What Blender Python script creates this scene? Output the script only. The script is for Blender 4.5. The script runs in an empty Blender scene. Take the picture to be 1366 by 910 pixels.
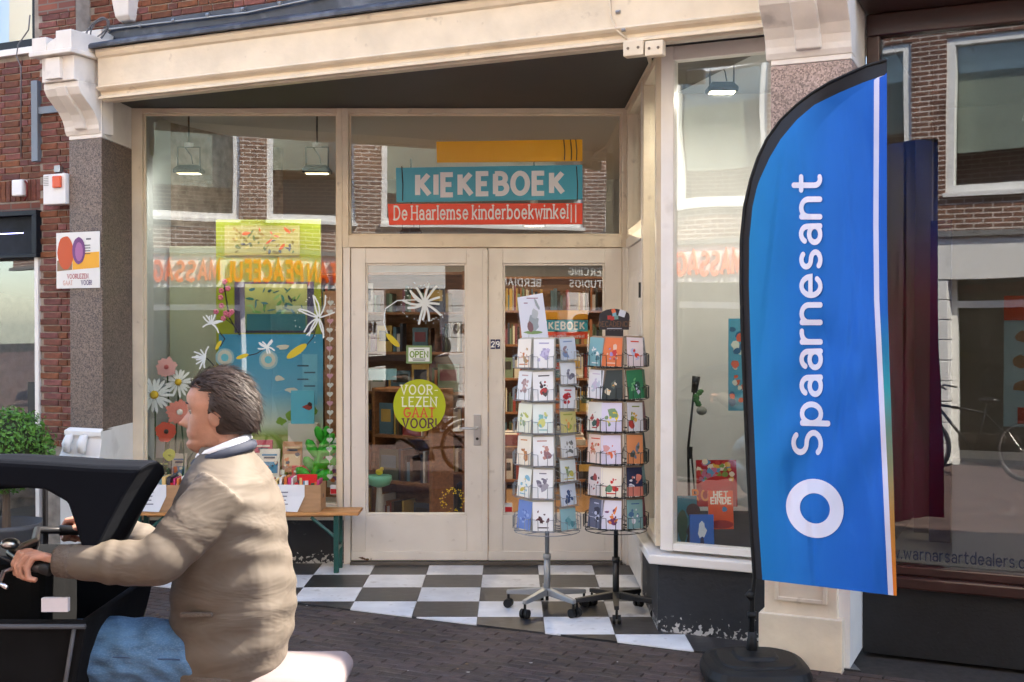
import bpy, bmesh, math, random
from mathutils import Matrix, Vector, noise
R = math.radians
rnd = random.Random(7)
scene = bpy.context.scene
COL = scene.collection

# ------------------------------------------------------------------ camera
EYE = 1.77; FPX = 1560.0; PITCH = math.atan(21.0 / FPX)
cd = bpy.data.cameras.new('camera'); cam = bpy.data.objects.new('camera', cd); COL.objects.link(cam)
cam.location = (0, 0, EYE); cam.rotation_euler = (R(90) - PITCH, 0, 0)
cd.sensor_width = 36.0; cd.lens = FPX / 1366.0 * 36.0; cd.clip_end = 500; cd.clip_start = 0.05
scene.camera = cam

# ------------------------------------------------------------------ sky, sun, exposure
SUN_AZ = R(72); SUN_EL = R(50)
w = bpy.data.worlds.new('World'); scene.world = w; w.use_nodes = True
nt = w.node_tree; bg = nt.nodes['Background']
sky = nt.nodes.new('ShaderNodeTexSky'); sky.sky_type = 'NISHITA'; sky.sun_disc = False
sky.sun_elevation = SUN_EL; sky.sun_rotation = SUN_AZ
nt.links.new(sky.outputs[0], bg.inputs[0]); bg.inputs[1].default_value = 0.15
sl = bpy.data.lights.new('sun', 'SUN'); sl.energy = 4.2; sl.angle = R(0.5); sl.color = (1, 0.9, 0.75)
so = bpy.data.objects.new('sun', sl); COL.objects.link(so)
sd = Vector((math.sin(SUN_AZ) * math.cos(SUN_EL), math.cos(SUN_AZ) * math.cos(SUN_EL), math.sin(SUN_EL)))
so.rotation_euler = sd.to_track_quat('Z', 'Y').to_euler(); so.location = (0, 0, 30)
vs = scene.view_settings; vs.view_transform = 'Standard'; vs.look = 'None'; vs.gamma = 1.0; vs.exposure = 2.5
scene.cycles.use_denoising = True
scene.cycles.max_bounces = 6; scene.cycles.diffuse_bounces = 4; scene.cycles.glossy_bounces = 3; scene.cycles.transmission_bounces = 2; scene.cycles.transparent_max_bounces = 14
scene.cycles.use_adaptive_sampling = True; scene.cycles.adaptive_threshold = 0.035
scene.cycles.sample_clamp_indirect = 6.0

# ------------------------------------------------------------------ where a pixel of the photograph lies
def ray(px, py):
    dx = (px - 683.0) / FPX; dz = -(py - 455.0) / FPX
    c, s = math.cos(PITCH), math.sin(PITCH)
    return Vector((dx, c + dz * s, -s + dz * c))
def P(px, py, Y):
    d = ray(px, py); t = Y / d.y
    return Vector((d.x * t, Y, EYE + d.z * t))
UX, UY = 0.9063, -0.4226                      # the street runs obliquely past the porch
F0 = Vector((0.142, 6.733, 0))
FAC = Matrix(((UX, 0.4226, 0, F0.x), (UY, 0.9063, 0, F0.y), (0, 0, 1, 0), (0, 0, 0, 1)))   # (along street, inward, up)
def FW(s, d, z=0.0): return FAC @ Vector((s, d, z))
def FP(px, py, d):                             # pixel on the plane inward depth d -> (s, z)
    r = ray(px, py); inw = Vector((0.4226, 0.9063, 0)); A = FW(0, d)
    t = A.dot(inw) / (r.x * inw.x + r.y * inw.y)
    p = Vector((r.x * t, r.y * t, 0)) - A
    return p.x * UX + p.y * UY, EYE + r.z * t

# ------------------------------------------------------------------ mesh building
class MB:
    def __init__(s, M=None): s.V = []; s.F = []; s.I = []; s.M = M
    def v(s, p):
        p = Vector(p)
        s.V.append(tuple(s.M @ p) if s.M else tuple(p)); return len(s.V) - 1
    def face(s, ids, mi=0): s.F.append(tuple(ids)); s.I.append(mi)
    def poly(s, pts, mi=0): s.face([s.v(p) for p in pts], mi)
    def box(s, x0, x1, y0, y1, z0, z1, mi=0):
        i = [s.v((x, y, z)) for z in (z0, z1) for y in (y0, y1) for x in (x0, x1)]
        for f in ((0, 2, 3, 1), (4, 5, 7, 6), (0, 1, 5, 4), (2, 6, 7, 3), (0, 4, 6, 2), (1, 3, 7, 5)):
            s.face([i[k] for k in f], mi)
    def prism(s, pts, vec, mi=0):
        vec = Vector(vec); n = len(pts)
        a = [s.v(p) for p in pts]; b = [s.v(Vector(p) + vec) for p in pts]
        s.face(a[::-1], mi); s.face(b, mi)
        for k in range(n): s.face((a[k], a[(k + 1) % n], b[(k + 1) % n], b[k]), mi)
    def loft(s, rings, mi=0, cap=True, closed=True):
        ids = [[s.v(p) for p in r] for r in rings]; n = len(ids[0])
        for a, b in zip(ids, ids[1:]):
            for k in range(n if closed else n - 1):
                s.face((a[k], a[(k + 1) % n], b[(k + 1) % n], b[k]), mi)
        if cap and closed: s.face(ids[0][::-1], mi); s.face(ids[-1], mi)
    def tube(s, path, r, seg=8, mi=0, cap=True, squash=None):
        path = [Vector(p) for p in path]; n = len(path)
        rr = r if isinstance(r, (list, tuple)) else [r] * n
        rings = []; up = None
        for k in range(n):
            t = (path[min(k + 1, n - 1)] - path[max(k - 1, 0)]).normalized()
            if up is None:
                up = Vector((0, 0, 1)) if abs(t.z) < 0.9 else Vector((0, 1, 0))
            a = t.cross(up)
            if a.length < 1e-6: a = t.orthogonal()
            a.normalize(); b = a.cross(t).normalized(); up = b
            rings.append([path[k] + (a * math.cos(q) + b * math.sin(q)) * rr[k] for q in [2 * math.pi * j / seg for j in range(seg)]])
        s.loft(rings, mi, cap)
    def lathe(s, prof, c=(0, 0, 0), seg=24, mi=0, pw=2.0, sx=1, sy=1):
        c = Vector(c); rings = []
        for r, z in prof:
            ring = []
            for j in range(seg):
                q = 2 * math.pi * j / seg; cx, sy_ = math.cos(q), math.sin(q)
                f = (abs(cx) ** pw + abs(sy_) ** pw) ** (-1 / pw)
                ring.append(c + Vector((cx * f * r * sx, sy_ * f * r * sy, z)))
            rings.append(ring)
        s.loft(rings, mi)
    def ell(s, c, rad, seg=14, rings=9, mi=0, rot=None):
        c = Vector(c); rs = []
        for i in range(rings + 1):
            th = math.pi * (i + 0.02) / (rings + 0.04)
            ring = []
            for j in range(seg):
                q = 2 * math.pi * j / seg
                p = Vector((math.sin(th) * math.cos(q) * rad[0], math.sin(th) * math.sin(q) * rad[1], -math.cos(th) * rad[2]))
                if rot: p = rot @ p
                ring.append(c + p)
            rs.append(ring)
        s.loft(rs, mi)
    def mesh(s, name, mats, smooth=False):
        me = bpy.data.meshes.new(name); me.from_pydata(s.V, [], s.F)
        for m in (mats if isinstance(mats, (list, tuple)) else [mats]): me.materials.append(m)
        me.polygons.foreach_set('material_index', s.I)
        if smooth: me.polygons.foreach_set('use_smooth', [True] * len(s.F))
        me.update(); return me
    def build(s, name, mats, parent=None, smooth=False, bevel=0, fix=True):
        me = s.mesh(name, mats, smooth)
        if fix:
            bm = bmesh.new(); bm.from_mesh(me); bmesh.ops.recalc_face_normals(bm, faces=bm.faces); bm.to_mesh(me); bm.free()
        o = bpy.data.objects.new(name, me); COL.objects.link(o)
        if parent: put(o, parent)
        if bevel:
            m = o.modifiers.new('bevel', 'BEVEL'); m.width = bevel; m.segments = 2; m.limit_method = 'ANGLE'
        return o
def wm(o):
    M = Matrix.LocRotScale(o.location, o.rotation_euler, o.scale)
    return (wm(o.parent) @ o.matrix_parent_inverse @ M) if o.parent else M
def put(o, parent): o.parent = parent; o.matrix_parent_inverse = wm(parent).inverted()
def tag(o, label, cat, group=None, kind=None):
    o['label'] = label
    if cat: o['category'] = cat
    if group: o['group'] = group
    if kind: o['kind'] = kind
    return o
def thing(name, label, cat, loc=(0, 0, 0), group=None):
    o = bpy.data.objects.new(name, None); COL.objects.link(o); o.location = loc; o.empty_display_size = 0.1
    return tag(o, label, cat, group)
def struct(o, label=None):
    o['kind'] = 'structure'
    if label: o['label'] = label
    return o
def holder(name, parent):                       # a part that is only the sum of its pieces
    o = bpy.data.objects.new(name, None); COL.objects.link(o); put(o, parent); return o

# ------------------------------------------------------------------ materials
MATS = {}
def lin(r, g, b): return tuple(((c / 255) / 12.92 if c <= 10 else ((c / 255 + 0.055) / 1.055) ** 2.4) for c in (r, g, b))
def mat(name, col=(0.5, 0.5, 0.5), rough=0.5, metal=0.0, vary=0.0, vscale=8.0, bump=0.0, bscale=60.0, obj=0.0, dirt=0.0, dscale=3.0, dcol=(0.12, 0.09, 0.06), spec=0.5, emit=None, estr=0.0, coat=0.0, stretch=(1, 1, 1), dthr=0.55):
    if name in MATS: return MATS[name]
    m = bpy.data.materials.new(name); MATS[name] = m; m.use_nodes = True
    n = m.node_tree.nodes; L = m.node_tree.links; b = n['Principled BSDF']
    b.inputs['Roughness'].default_value = rough; b.inputs['Metallic'].default_value = metal
    b.inputs['Specular IOR Level'].default_value = spec
    if coat: b.inputs['Coat Weight'].default_value = coat; b.inputs['Coat Roughness'].default_value = 0.15
    if emit: b.inputs['Emission Color'].default_value = (*emit, 1); b.inputs['Emission Strength'].default_value = estr
    rgb = n.new('ShaderNodeRGB'); rgb.outputs[0].default_value = (*col, 1); out = rgb.outputs[0]
    tc = n.new('ShaderNodeTexCoord'); mp = n.new('ShaderNodeMapping'); L.new(tc.outputs['Object'], mp.inputs[0]); mp.inputs['Scale'].default_value = stretch
    def mul(o1, fac):
        x = n.new('ShaderNodeMix'); x.data_type = 'RGBA'; x.blend_type = 'MULTIPLY'; x.inputs[0].default_value = 1
        L.new(o1, x.inputs[6]); L.new(fac, x.inputs[7]); return x.outputs[2]
    def rng(o1, lo, hi, a=0.0, c=1.0):
        x = n.new('ShaderNodeMapRange'); L.new(o1, x.inputs[0]); x.inputs[1].default_value = a; x.inputs[2].default_value = c
        x.inputs[3].default_value = lo; x.inputs[4].default_value = hi; return x.outputs[0]
    def noi(scale, det=4.0):
        x = n.new('ShaderNodeTexNoise'); x.inputs['Scale'].default_value = scale; x.inputs['Detail'].default_value = det
        L.new(mp.outputs[0], x.inputs['Vector']); return x.outputs[0]
    if vary: out = mul(out, rng(noi(vscale, 6.0), 1 - vary, 1 + vary, 0.3, 0.7))
    if obj:
        oi = n.new('ShaderNodeObjectInfo'); out = mul(out, rng(oi.outputs['Random'], 1 - obj, 1 + obj))
        hs = n.new('ShaderNodeHueSaturation'); L.new(out, hs.inputs['Color'])
        fr = n.new('ShaderNodeMath'); fr.operation = 'FRACT'; ml = n.new('ShaderNodeMath'); ml.operation = 'MULTIPLY'; ml.inputs[1].default_value = 7.31
        L.new(oi.outputs['Random'], ml.inputs[0]); L.new(ml.outputs[0], fr.inputs[0])
        L.new(rng(fr.outputs[0], 0.5 - 0.06 * obj, 0.5 + 0.05 * obj), hs.inputs['Hue']); L.new(rng(fr.outputs[0], 1 - 0.5 * obj, 1 + 0.3 * obj), hs.inputs['Saturation'])
        out = hs.outputs[0]
    if dirt:
        x = n.new('ShaderNodeMix'); x.data_type = 'RGBA'; L.new(rng(noi(dscale, 9.0), 0, dirt, dthr, dthr + 0.12), x.inputs[0]); L.new(out, x.inputs[6]); x.inputs[7].default_value = (*dcol, 1); out = x.outputs[2]
    L.new(out, b.inputs['Base Color'])
    if bump:
        bp = n.new('ShaderNodeBump'); bp.inputs['Strength'].default_value = bump; bp.inputs['Distance'].default_value = 0.01
        L.new(noi(bscale, 5.0), bp.inputs['Height']); L.new(bp.outputs[0], b.inputs['Normal'])
    return m
def glass(name, f0=0.05, wob=0.02, wscale=1.2, tint=(0.96, 0.98, 0.97)):
    m = bpy.data.materials.new(name); MATS[name] = m; m.use_nodes = True
    n = m.node_tree.nodes; L = m.node_tree.links; n.remove(n['Principled BSDF']); out = n['Material Output']
    tr = n.new('ShaderNodeBsdfTransparent'); tr.inputs[0].default_value = (*tint, 1)
    gl = n.new('ShaderNodeBsdfGlossy'); gl.inputs['Roughness'].default_value = 0.0; gl.inputs[0].default_value = (1, 1, 1, 1)
    lw = n.new('ShaderNodeLayerWeight'); lw.inputs[0].default_value = 0.5
    pw = n.new('ShaderNodeMath'); pw.operation = 'POWER'; pw.inputs[1].default_value = 5.0; L.new(lw.outputs['Facing'], pw.inputs[0])
    ma = n.new('ShaderNodeMath'); ma.operation = 'MULTIPLY_ADD'; ma.inputs[1].default_value = 1 - f0; ma.inputs[2].default_value = f0; L.new(pw.outputs[0], ma.inputs[0])
    tc = n.new('ShaderNodeTexCoord'); nz = n.new('ShaderNodeTexNoise'); nz.inputs['Scale'].default_value = wscale; nz.inputs['Detail'].default_value = 1.0
    L.new(tc.outputs['Object'], nz.inputs['Vector'])
    bp = n.new('ShaderNodeBump'); bp.inputs['Strength'].default_value = wob; bp.inputs['Distance'].default_value = 0.3; L.new(nz.outputs[0], bp.inputs['Height']); L.new(bp.outputs[0], gl.inputs['Normal'])
    mx = n.new('ShaderNodeMixShader'); L.new(ma.outputs[0], mx.inputs[0]); L.new(tr.outputs[0], mx.inputs[1]); L.new(gl.outputs[0], mx.inputs[2]); L.new(mx.outputs[0], out.inputs[0])
    return m
def ramp_mat(name, axis, stops, rough=0.6, coord='Object', vary=0.0):
    m = mat(name, (1, 1, 1), rough); n = m.node_tree.nodes; L = m.node_tree.links; b = n['Principled BSDF']
    tc = n.new('ShaderNodeTexCoord'); sp = n.new('ShaderNodeSeparateXYZ'); L.new(tc.outputs[coord], sp.inputs[0])
    lo, hi = stops[0][0], stops[-1][0]
    mr = n.new('ShaderNodeMapRange'); L.new(sp.outputs[axis], mr.inputs[0]); mr.inputs[1].default_value = lo; mr.inputs[2].default_value = hi
    cr = n.new('ShaderNodeValToRGB'); L.new(mr.outputs[0], cr.inputs[0]); e = cr.color_ramp.elements
    while len(e) < len(stops): e.new(0.5)
    for k, (p, c) in enumerate(stops): e[k].position = (p - lo) / (hi - lo); e[k].color = (*c, 1)
    L.new(cr.outputs[0], b.inputs['Base Color']); return m
def brick_mat(name, c1, c2, mortar, bw, bh, mo, rot='XZ', bump=0.6, rough=0.85, ang=0.0):
    m = mat(name, c1, rough); n = m.node_tree.nodes; L = m.node_tree.links; b = n['Principled BSDF']
    tc = n.new('ShaderNodeTexCoord'); sp = n.new('ShaderNodeSeparateXYZ'); cb = n.new('ShaderNodeCombineXYZ')
    mp = n.new('ShaderNodeMapping'); mp.inputs['Rotation'].default_value = (0, 0, ang); L.new(tc.outputs['Object'], mp.inputs[0]); L.new(mp.outputs[0], sp.inputs[0])
    L.new(sp.outputs[0], cb.inputs[0]); L.new(sp.outputs[2 if rot == 'XZ' else 1], cb.inputs[1])
    bt = n.new('ShaderNodeTexBrick'); bt.inputs['Scale'].default_value = 1; bt.inputs['Brick Width'].default_value = bw; bt.inputs['Row Height'].default_value = bh
    bt.inputs['Mortar Size'].default_value = mo; bt.inputs['Mortar Smooth'].default_value = 0.2; bt.inputs['Color1'].default_value = (*c1, 1); bt.inputs['Color2'].default_value = (*c2, 1); bt.inputs['Mortar'].default_value = (*mortar, 1)
    L.new(cb.outputs[0], bt.inputs['Vector'])
    nz = n.new('ShaderNodeTexNoise'); nz.inputs['Scale'].default_value = 2.5; nz.inputs['Detail'].default_value = 6; L.new(tc.outputs['Object'], nz.inputs['Vector'])
    mr = n.new('ShaderNodeMapRange'); L.new(nz.outputs[0], mr.inputs[0]); mr.inputs[1].default_value = 0.3; mr.inputs[2].default_value = 0.7; mr.inputs[3].default_value = 0.7; mr.inputs[4].default_value = 1.25
    x = n.new('ShaderNodeMix'); x.data_type = 'RGBA'; x.blend_type = 'MULTIPLY'; x.inputs[0].default_value = 1; L.new(bt.outputs[0], x.inputs[6]); L.new(mr.outputs[0], x.inputs[7]); L.new(x.outputs[2], b.inputs['Base Color'])
    bp = n.new('ShaderNodeBump'); bp.inputs['Strength'].default_value = bump; bp.inputs['Distance'].default_value = 0.006; bp.invert = True; L.new(bt.outputs['Fac'], bp.inputs['Height']); L.new(bp.outputs[0], b.inputs['Normal'])
    return m
def plain(r, g, b, rough=0.6):                   # a flat printed or painted colour from its 0-255 look
    return mat('print_%d_%d_%d_%d' % (r, g, b, rough * 100), lin(r, g, b), rough)

CREAM = mat('cream_paint', (0.74, 0.63, 0.475), 0.42, vary=0.09, vscale=5, bump=0.2, bscale=25, dirt=0.5, dscale=13, dcol=(0.32, 0.24, 0.17), dthr=0.645)
CREAMD = mat('door_paint', (0.77, 0.71, 0.63), 0.38, vary=0.06, vscale=4, bump=0.1, bscale=18, dirt=0.35, dscale=14, dcol=(0.38, 0.3, 0.22), dthr=0.65)
WHITEP = mat('white_paint', (0.78, 0.75, 0.71), 0.4, vary=0.05, vscale=5, dirt=0.3, dscale=5, dcol=(0.35, 0.3, 0.26), dthr=0.63)
STONEW = mat('white_stone', (0.74, 0.69, 0.63), 0.6, vary=0.08, vscale=7, bump=0.15, bscale=40, dirt=0.5, dscale=5, dcol=(0.3, 0.27, 0.25), dthr=0.6)
SOFFIT = mat('charcoal_paint', (0.024, 0.024, 0.026), 0.55, vary=0.15, vscale=3, bump=0.05)
PLINTH = mat('plinth_paint', (0.011, 0.013, 0.018), 0.6, vary=0.25, vscale=5, bump=0.3, bscale=30, dirt=0.5, dscale=11, dcol=(0.3, 0.29, 0.28), dthr=0.68)
def flaking(m):                                  # paint worn to the render along the foot of the wall
    n = m.node_tree.nodes; L = m.node_tree.links; b = n['Principled BSDF']; src = b.inputs['Base Color'].links[0].from_socket
    tc = n.new('ShaderNodeTexCoord'); sp = n.new('ShaderNodeSeparateXYZ'); L.new(tc.outputs['Object'], sp.inputs[0]); nz = n.new('ShaderNodeTexNoise'); nz.inputs['Scale'].default_value = 38; nz.inputs['Detail'].default_value = 8; L.new(tc.outputs['Object'], nz.inputs['Vector'])
    mr = n.new('ShaderNodeMapRange'); L.new(sp.outputs[2], mr.inputs[0]); mr.inputs[1].default_value = 0; mr.inputs[2].default_value = .14; mr.inputs[3].default_value = .16; mr.inputs[4].default_value = -.12
    ad = n.new('ShaderNodeMath'); ad.operation = 'ADD'; L.new(nz.outputs[0], ad.inputs[0]); L.new(mr.outputs[0], ad.inputs[1])
    th = n.new('ShaderNodeMapRange'); L.new(ad.outputs[0], th.inputs[0]); th.inputs[1].default_value = .62; th.inputs[2].default_value = .66
    x = n.new('ShaderNodeMix'); x.data_type = 'RGBA'; L.new(th.outputs[0], x.inputs[0]); L.new(src, x.inputs[6]); x.inputs[7].default_value = (.42, .41, .4, 1); L.new(x.outputs[2], b.inputs['Base Color'])
flaking(PLINTH)
LEAD = mat('lead_sheet', (0.05, 0.058, 0.075), 0.5, metal=0.25, vary=0.3, vscale=6, bump=0.35, bscale=14, dirt=0.4, dscale=5, dcol=(0.22, 0.24, 0.28), dthr=0.55)
def granite(name, c, dk):
    m = mat(name, c, 0.5, vary=0.15, vscale=3, bump=0.25, bscale=120); n = m.node_tree.nodes; L = m.node_tree.links; b = n['Principled BSDF']
    src = b.inputs['Base Color'].links[0].from_socket
    tc = n.new('ShaderNodeTexCoord'); vo = n.new('ShaderNodeTexVoronoi'); vo.inputs['Scale'].default_value = 130; L.new(tc.outputs['Object'], vo.inputs['Vector'])
    bw = n.new('ShaderNodeRGBToBW'); L.new(vo.outputs['Color'], bw.inputs[0])
    mr = n.new('ShaderNodeMapRange'); L.new(bw.outputs[0], mr.inputs[0]); mr.inputs[1].default_value = 0.2; mr.inputs[2].default_value = 0.8; mr.inputs[3].default_value = dk; mr.inputs[4].default_value = 1.55
    x = n.new('ShaderNodeMix'); x.data_type = 'RGBA'; x.blend_type = 'MULTIPLY'; x.inputs[0].default_value = 1; L.new(src, x.inputs[6]); L.new(mr.outputs[0], x.inputs[7]); L.new(x.outputs[2], b.inputs['Base Color']); return m
GRAN = granite('brown_granite', (0.14, 0.1, 0.078), 0.45)
GRANLIT = granite('bright_lit_granite', (0.33, 0.245, 0.21), 0.55)  # same granite; bounce light on the right pier put into a paler colour
BRICK = mat('red_brick', (0.155, 0.05, 0.03), 0.85, vary=0.35, vscale=30, bump=0.5, bscale=90, obj=0.3)
MORTAR = mat('mortar', (0.3, 0.26, 0.22), 0.95, vary=0.3, vscale=12, bump=0.4, bscale=90)
PAVER = mat('clinker', (0.052, 0.033, 0.026), 0.75, vary=0.3, vscale=22, bump=0.4, bscale=70, obj=0.3, dirt=0.35, dscale=3.5, dcol=(0.09, 0.085, 0.085), dthr=0.5)
SAND = mat('joint_sand', (0.03, 0.025, 0.021), 0.95, vary=0.3, vscale=30)
BLACK = mat('black_metal', (0.012, 0.012, 0.013), 0.4)
BLACKP = mat('black_plastic', (0.007, 0.007, 0.0075), 0.55, spec=0.3, bump=0.1, bscale=200)
GREYM = mat('grey_metal', (0.33, 0.34, 0.35), 0.38, metal=0.7)
STEEL = mat('steel', (0.6, 0.6, 0.6), 0.28, metal=1.0)
GLASS = glass('window_glass', 0.078, 0.006, 1.0)
GLASSB = glass('old_glass', 0.085, 0.009, 1.3)
GLASSD = glass('door_glass', 0.065, 0.006, 1.1)
GLASSR = glass('gallery_glass', 0.085, 0.006, 0.9, (0.66, 0.68, 0.69))
WALLI = mat('shop_wall', (0.36, 0.39, 0.4), 0.8, vary=0.04, vscale=3)
WOODB = mat('brown_wood', (0.26, 0.115, 0.05), 0.5, vary=0.25, vscale=4, stretch=(1, 8, 12))
WHITE = mat('white_card', (0.8, 0.8, 0.8), 0.6)

# ------------------------------------------------------------------ stroke lettering
def A(cx, cy, rx, ry, a0, a1):
    n = max(5, int(abs(a1 - a0) / 14)); return [(cx + rx * math.cos(R(a0 + (a1 - a0) * k / n)), cy + ry * math.sin(R(a0 + (a1 - a0) * k / n))) for k in range(n + 1)]
GL = {
 'A': (.64, [[(0, 0), (.32, 1), (.64, 0)], [(.12, .35), (.52, .35)]]), 'B': (.52, [[(.0, 0), (0, 1)], [(0, 1), *A(.26, .76, .24, .24, 90, -90), (0, .52)], [(0, .52), *A(.28, .26, .26, .26, 90, -90), (0, 0)]]),
 'C': (.62, [A(.33, .5, .33, .5, 45, 315)]), 'D': (.6, [[(0, 0), (0, 1), (.2, 1), *A(.2, .5, .4, .5, 90, -90), (0, 0)]]),
 'E': (.48, [[(.48, 1), (0, 1), (0, 0), (.48, 0)], [(0, .52), (.4, .52)]]), 'F': (.46, [[(.46, 1), (0, 1), (0, 0)], [(0, .52), (.38, .52)]]),
 'G': (.66, [[*A(.34, .5, .34, .5, 50, 350), (.68, .45), (.4, .45)]]), 'H': (.6, [[(0, 0), (0, 1)], [(.6, 0), (.6, 1)], [(0, .5), (.6, .5)]]),
 'I': (.0, [[(0, 0), (0, 1)]]), 'J': (.4, [[(.4, 1), (.4, .25), *A(.2, .22, .2, .22, 0, -170)]]), 'K': (.56, [[(0, 0), (0, 1)], [(.52, 1), (.05, .45)], [(.14, .56), (.56, 0)]]),
 'L': (.44, [[(0, 1), (0, 0), (.44, 0)]]), 'M': (.74, [[(0, 0), (0.02, 1), (.37, .25), (.72, 1), (.74, 0)]]), 'N': (.6, [[(0, 0), (0, 1), (.6, 0), (.6, 1)]]),
 'O': (.7, [A(.35, .5, .35, .5, 0, 360)]), 'P': (.52, [[(0, 0), (0, 1)], [(0, 1), *A(.26, .73, .26, .27, 90, -90), (0, .46)]]),
 'R': (.54, [[(0, 0), (0, 1)], [(0, 1), *A(.26, .75, .25, .25, 90, -90), (0, .5)], [(.24, .5), (.54, 0)]]), 'S': (.56, [[*A(.28, .755, .25, .235, 35, 270), *A(.28, .265, .28, .255, 90, -145)]]),
 'T': (.6, [[(0, 1), (.6, 1)], [(.3, 1), (.3, 0)]]), 'U': (.6, [[(0, 1), (0, .3), *A(.3, .3, .3, .3, 180, 360), (.6, 1)]]), 'V': (.62, [[(0, 1), (.31, 0), (.62, 1)]]),
 'W': (.9, [[(0, 1), (.22, 0), (.45, .8), (.68, 0), (.9, 1)]]), 'Z': (.54, [[(0, 1), (.54, 1), (0, 0), (.54, 0)]]), '!': (.0, [[(0, 1), (0, .33)], [(0, .06), (0, .0)]]), '-': (.3, [[(0, .42), (.3, .42)]]),
 '.': (.0, [[(0, .04), (0, 0)]]), '0': (.5, [A(.25, .5, .25, .5, 0, 360)]), '1': (.2, [[(0, .8), (.2, 1), (.2, 0)]]), '2': (.5, [[*A(.25, .73, .25, .27, 170, -30), (0, 0), (.5, 0)]]),
 '8': (.5, [A(.25, .75, .21, .24, 0, 360), A(.25, .26, .25, .26, 0, 360)]), '9': (.5, [A(.25, .72, .25, .28, 0, 360), [(.5, .72), *A(.2, .4, .3, .4, 15, -70)]]),
 'a': (.46, [[*A(.24, .46, .21, .23, 155, 0), (.46, 0)], A(.235, .2, .22, .2, 0, 360)]), 'b': (.5, [[(0, 1), (0, 0)], A(.25, .34, .25, .34, 0, 360)]),
 'c': (.46, [A(.26, .34, .26, .34, 50, 310)]), 'd': (.5, [[(.5, 1), (.5, 0)], A(.25, .34, .25, .34, 0, 360)]), 'e': (.52, [[(.04, .36), (.52, .36), *A(.265, .34, .255, .34, 6, 320)]]),
 'h': (.48, [[(0, 1), (0, 0)], [*A(.24, .42, .24, .26, 180, 0), (.48, 0)]]), 'i': (.0, [[(0, .68), (0, 0)], [(0, .95), (0, .92)]]), 'k': (.46, [[(0, 1), (0, 0)], [(.42, .68), (.04, .3)], [(.14, .4), (.46, 0)]]),
 'l': (.0, [[(0, 1), (0, 0)]]), 'm': (.76, [[(0, .68), (0, 0)], [*A(.19, .44, .19, .24, 180, 0), (.38, 0)], [*A(.57, .44, .19, .24, 180, 0), (.76, 0)]]),
 'n': (.48, [[(0, .68), (0, 0)], [*A(.24, .42, .24, .26, 180, 0), (.48, 0)]]), 'o': (.54, [A(.27, .34, .27, .34, 0, 360)]), 'p': (.5, [[(0, .68), (0, -.26)], A(.25, .34, .25, .34, 0, 360)]),
 'r': (.28, [[(0, .68), (0, 0)], A(.25, .41, .25, .27, 180, 80)]), 's': (.42, [[*A(.21, .51, .19, .17, 40, 270), *A(.21, .17, .21, .17, 90, -140)]]),
 't': (.36, [[(.13, .95), (.13, .2), *A(.3, .2, .17, .2, 180, 290)], [(0, .68), (.36, .68)]]), 'w': (.7, [[(0, .68), (.17, 0), (.35, .6), (.53, 0), (.7, .68)]]),
}
def strokes(text, th=0.15, gap=0.16, serif=0.0, space=0.34):
    out = []; x = 0.0
    for ch in text:
        if ch == ' ': x += space; continue
        wd, st = GL[ch]
        for s in st:
            out.append([(px + x, py) for px, py in s])
            if serif and ch not in '!.-':
                for a, b in ((s[0], s[1]), (s[-1], s[-2])):
                    if abs(a[0] - b[0]) < 0.45 * abs(a[1] - b[1]) and (min(abs(a[1] - q) for q in (0, .68, 1, -.26)) < 0.02):
                        out.append([(a[0] + x - serif, a[1]), (a[0] + x + serif, a[1])])
        x += wd + gap + th
    return out, x - gap - th
def ribbon(mb, pts, th, fmap, mi=0, rnd_cap=True, k=0):
    pts = [Vector((p[0], p[1])) for p in pts]
    closed = (pts[0] - pts[-1]).length < 1e-5 and len(pts) > 3
    if closed: pts = pts[:-1]
    q = [pts[0]]
    for p in pts[1:]:
        if (p - q[-1]).length > 1e-5: q.append(p)
    pts = q; n = len(pts); Lf, Rt = [], []
    for i in range(n):
        a = pts[i - 1] if (i or closed) else None; b = pts[(i + 1) % n] if (i < n - 1 or closed) else None
        t1 = (pts[i] - a).normalized() if a is not None else None; t2 = (b - pts[i]).normalized() if b is not None else None
        if t1 is None: t1 = t2
        if t2 is None: t2 = t1
        n1 = Vector((-t1.y, t1.x)); n2 = Vector((-t2.y, t2.x)); m = n1 + n2
        if m.length < 0.2: m = n1
        m.normalize(); h = th / 2 / max(0.45, m.dot(n1)); Lf.append(pts[i] + m * h); Rt.append(pts[i] - m * h)
    ia = [mb.v(fmap(p.x, p.y, k)) for p in Lf]; ib = [mb.v(fmap(p.x, p.y, k)) for p in Rt]
    for i in range(n if closed else n - 1):
        j = (i + 1) % n; mb.face((ib[i], ib[j], ia[j], ia[i]), mi)
    if not closed and rnd_cap:
        for e, o in ((0, 1), (n - 1, n - 2)):
            t = (pts[e] - pts[o]).normalized(); nn = Vector((-t.y, t.x)); c = mb.v(fmap(pts[e].x, pts[e].y, k))
            ring = [mb.v(fmap(*(pts[e] + (nn * math.cos(R(d)) + t * math.sin(R(d))) * th / 2), k)) for d in range(0, 181, 30)]
            for x, y in zip(ring, ring[1:]): mb.face((c, y, x), mi)
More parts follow.
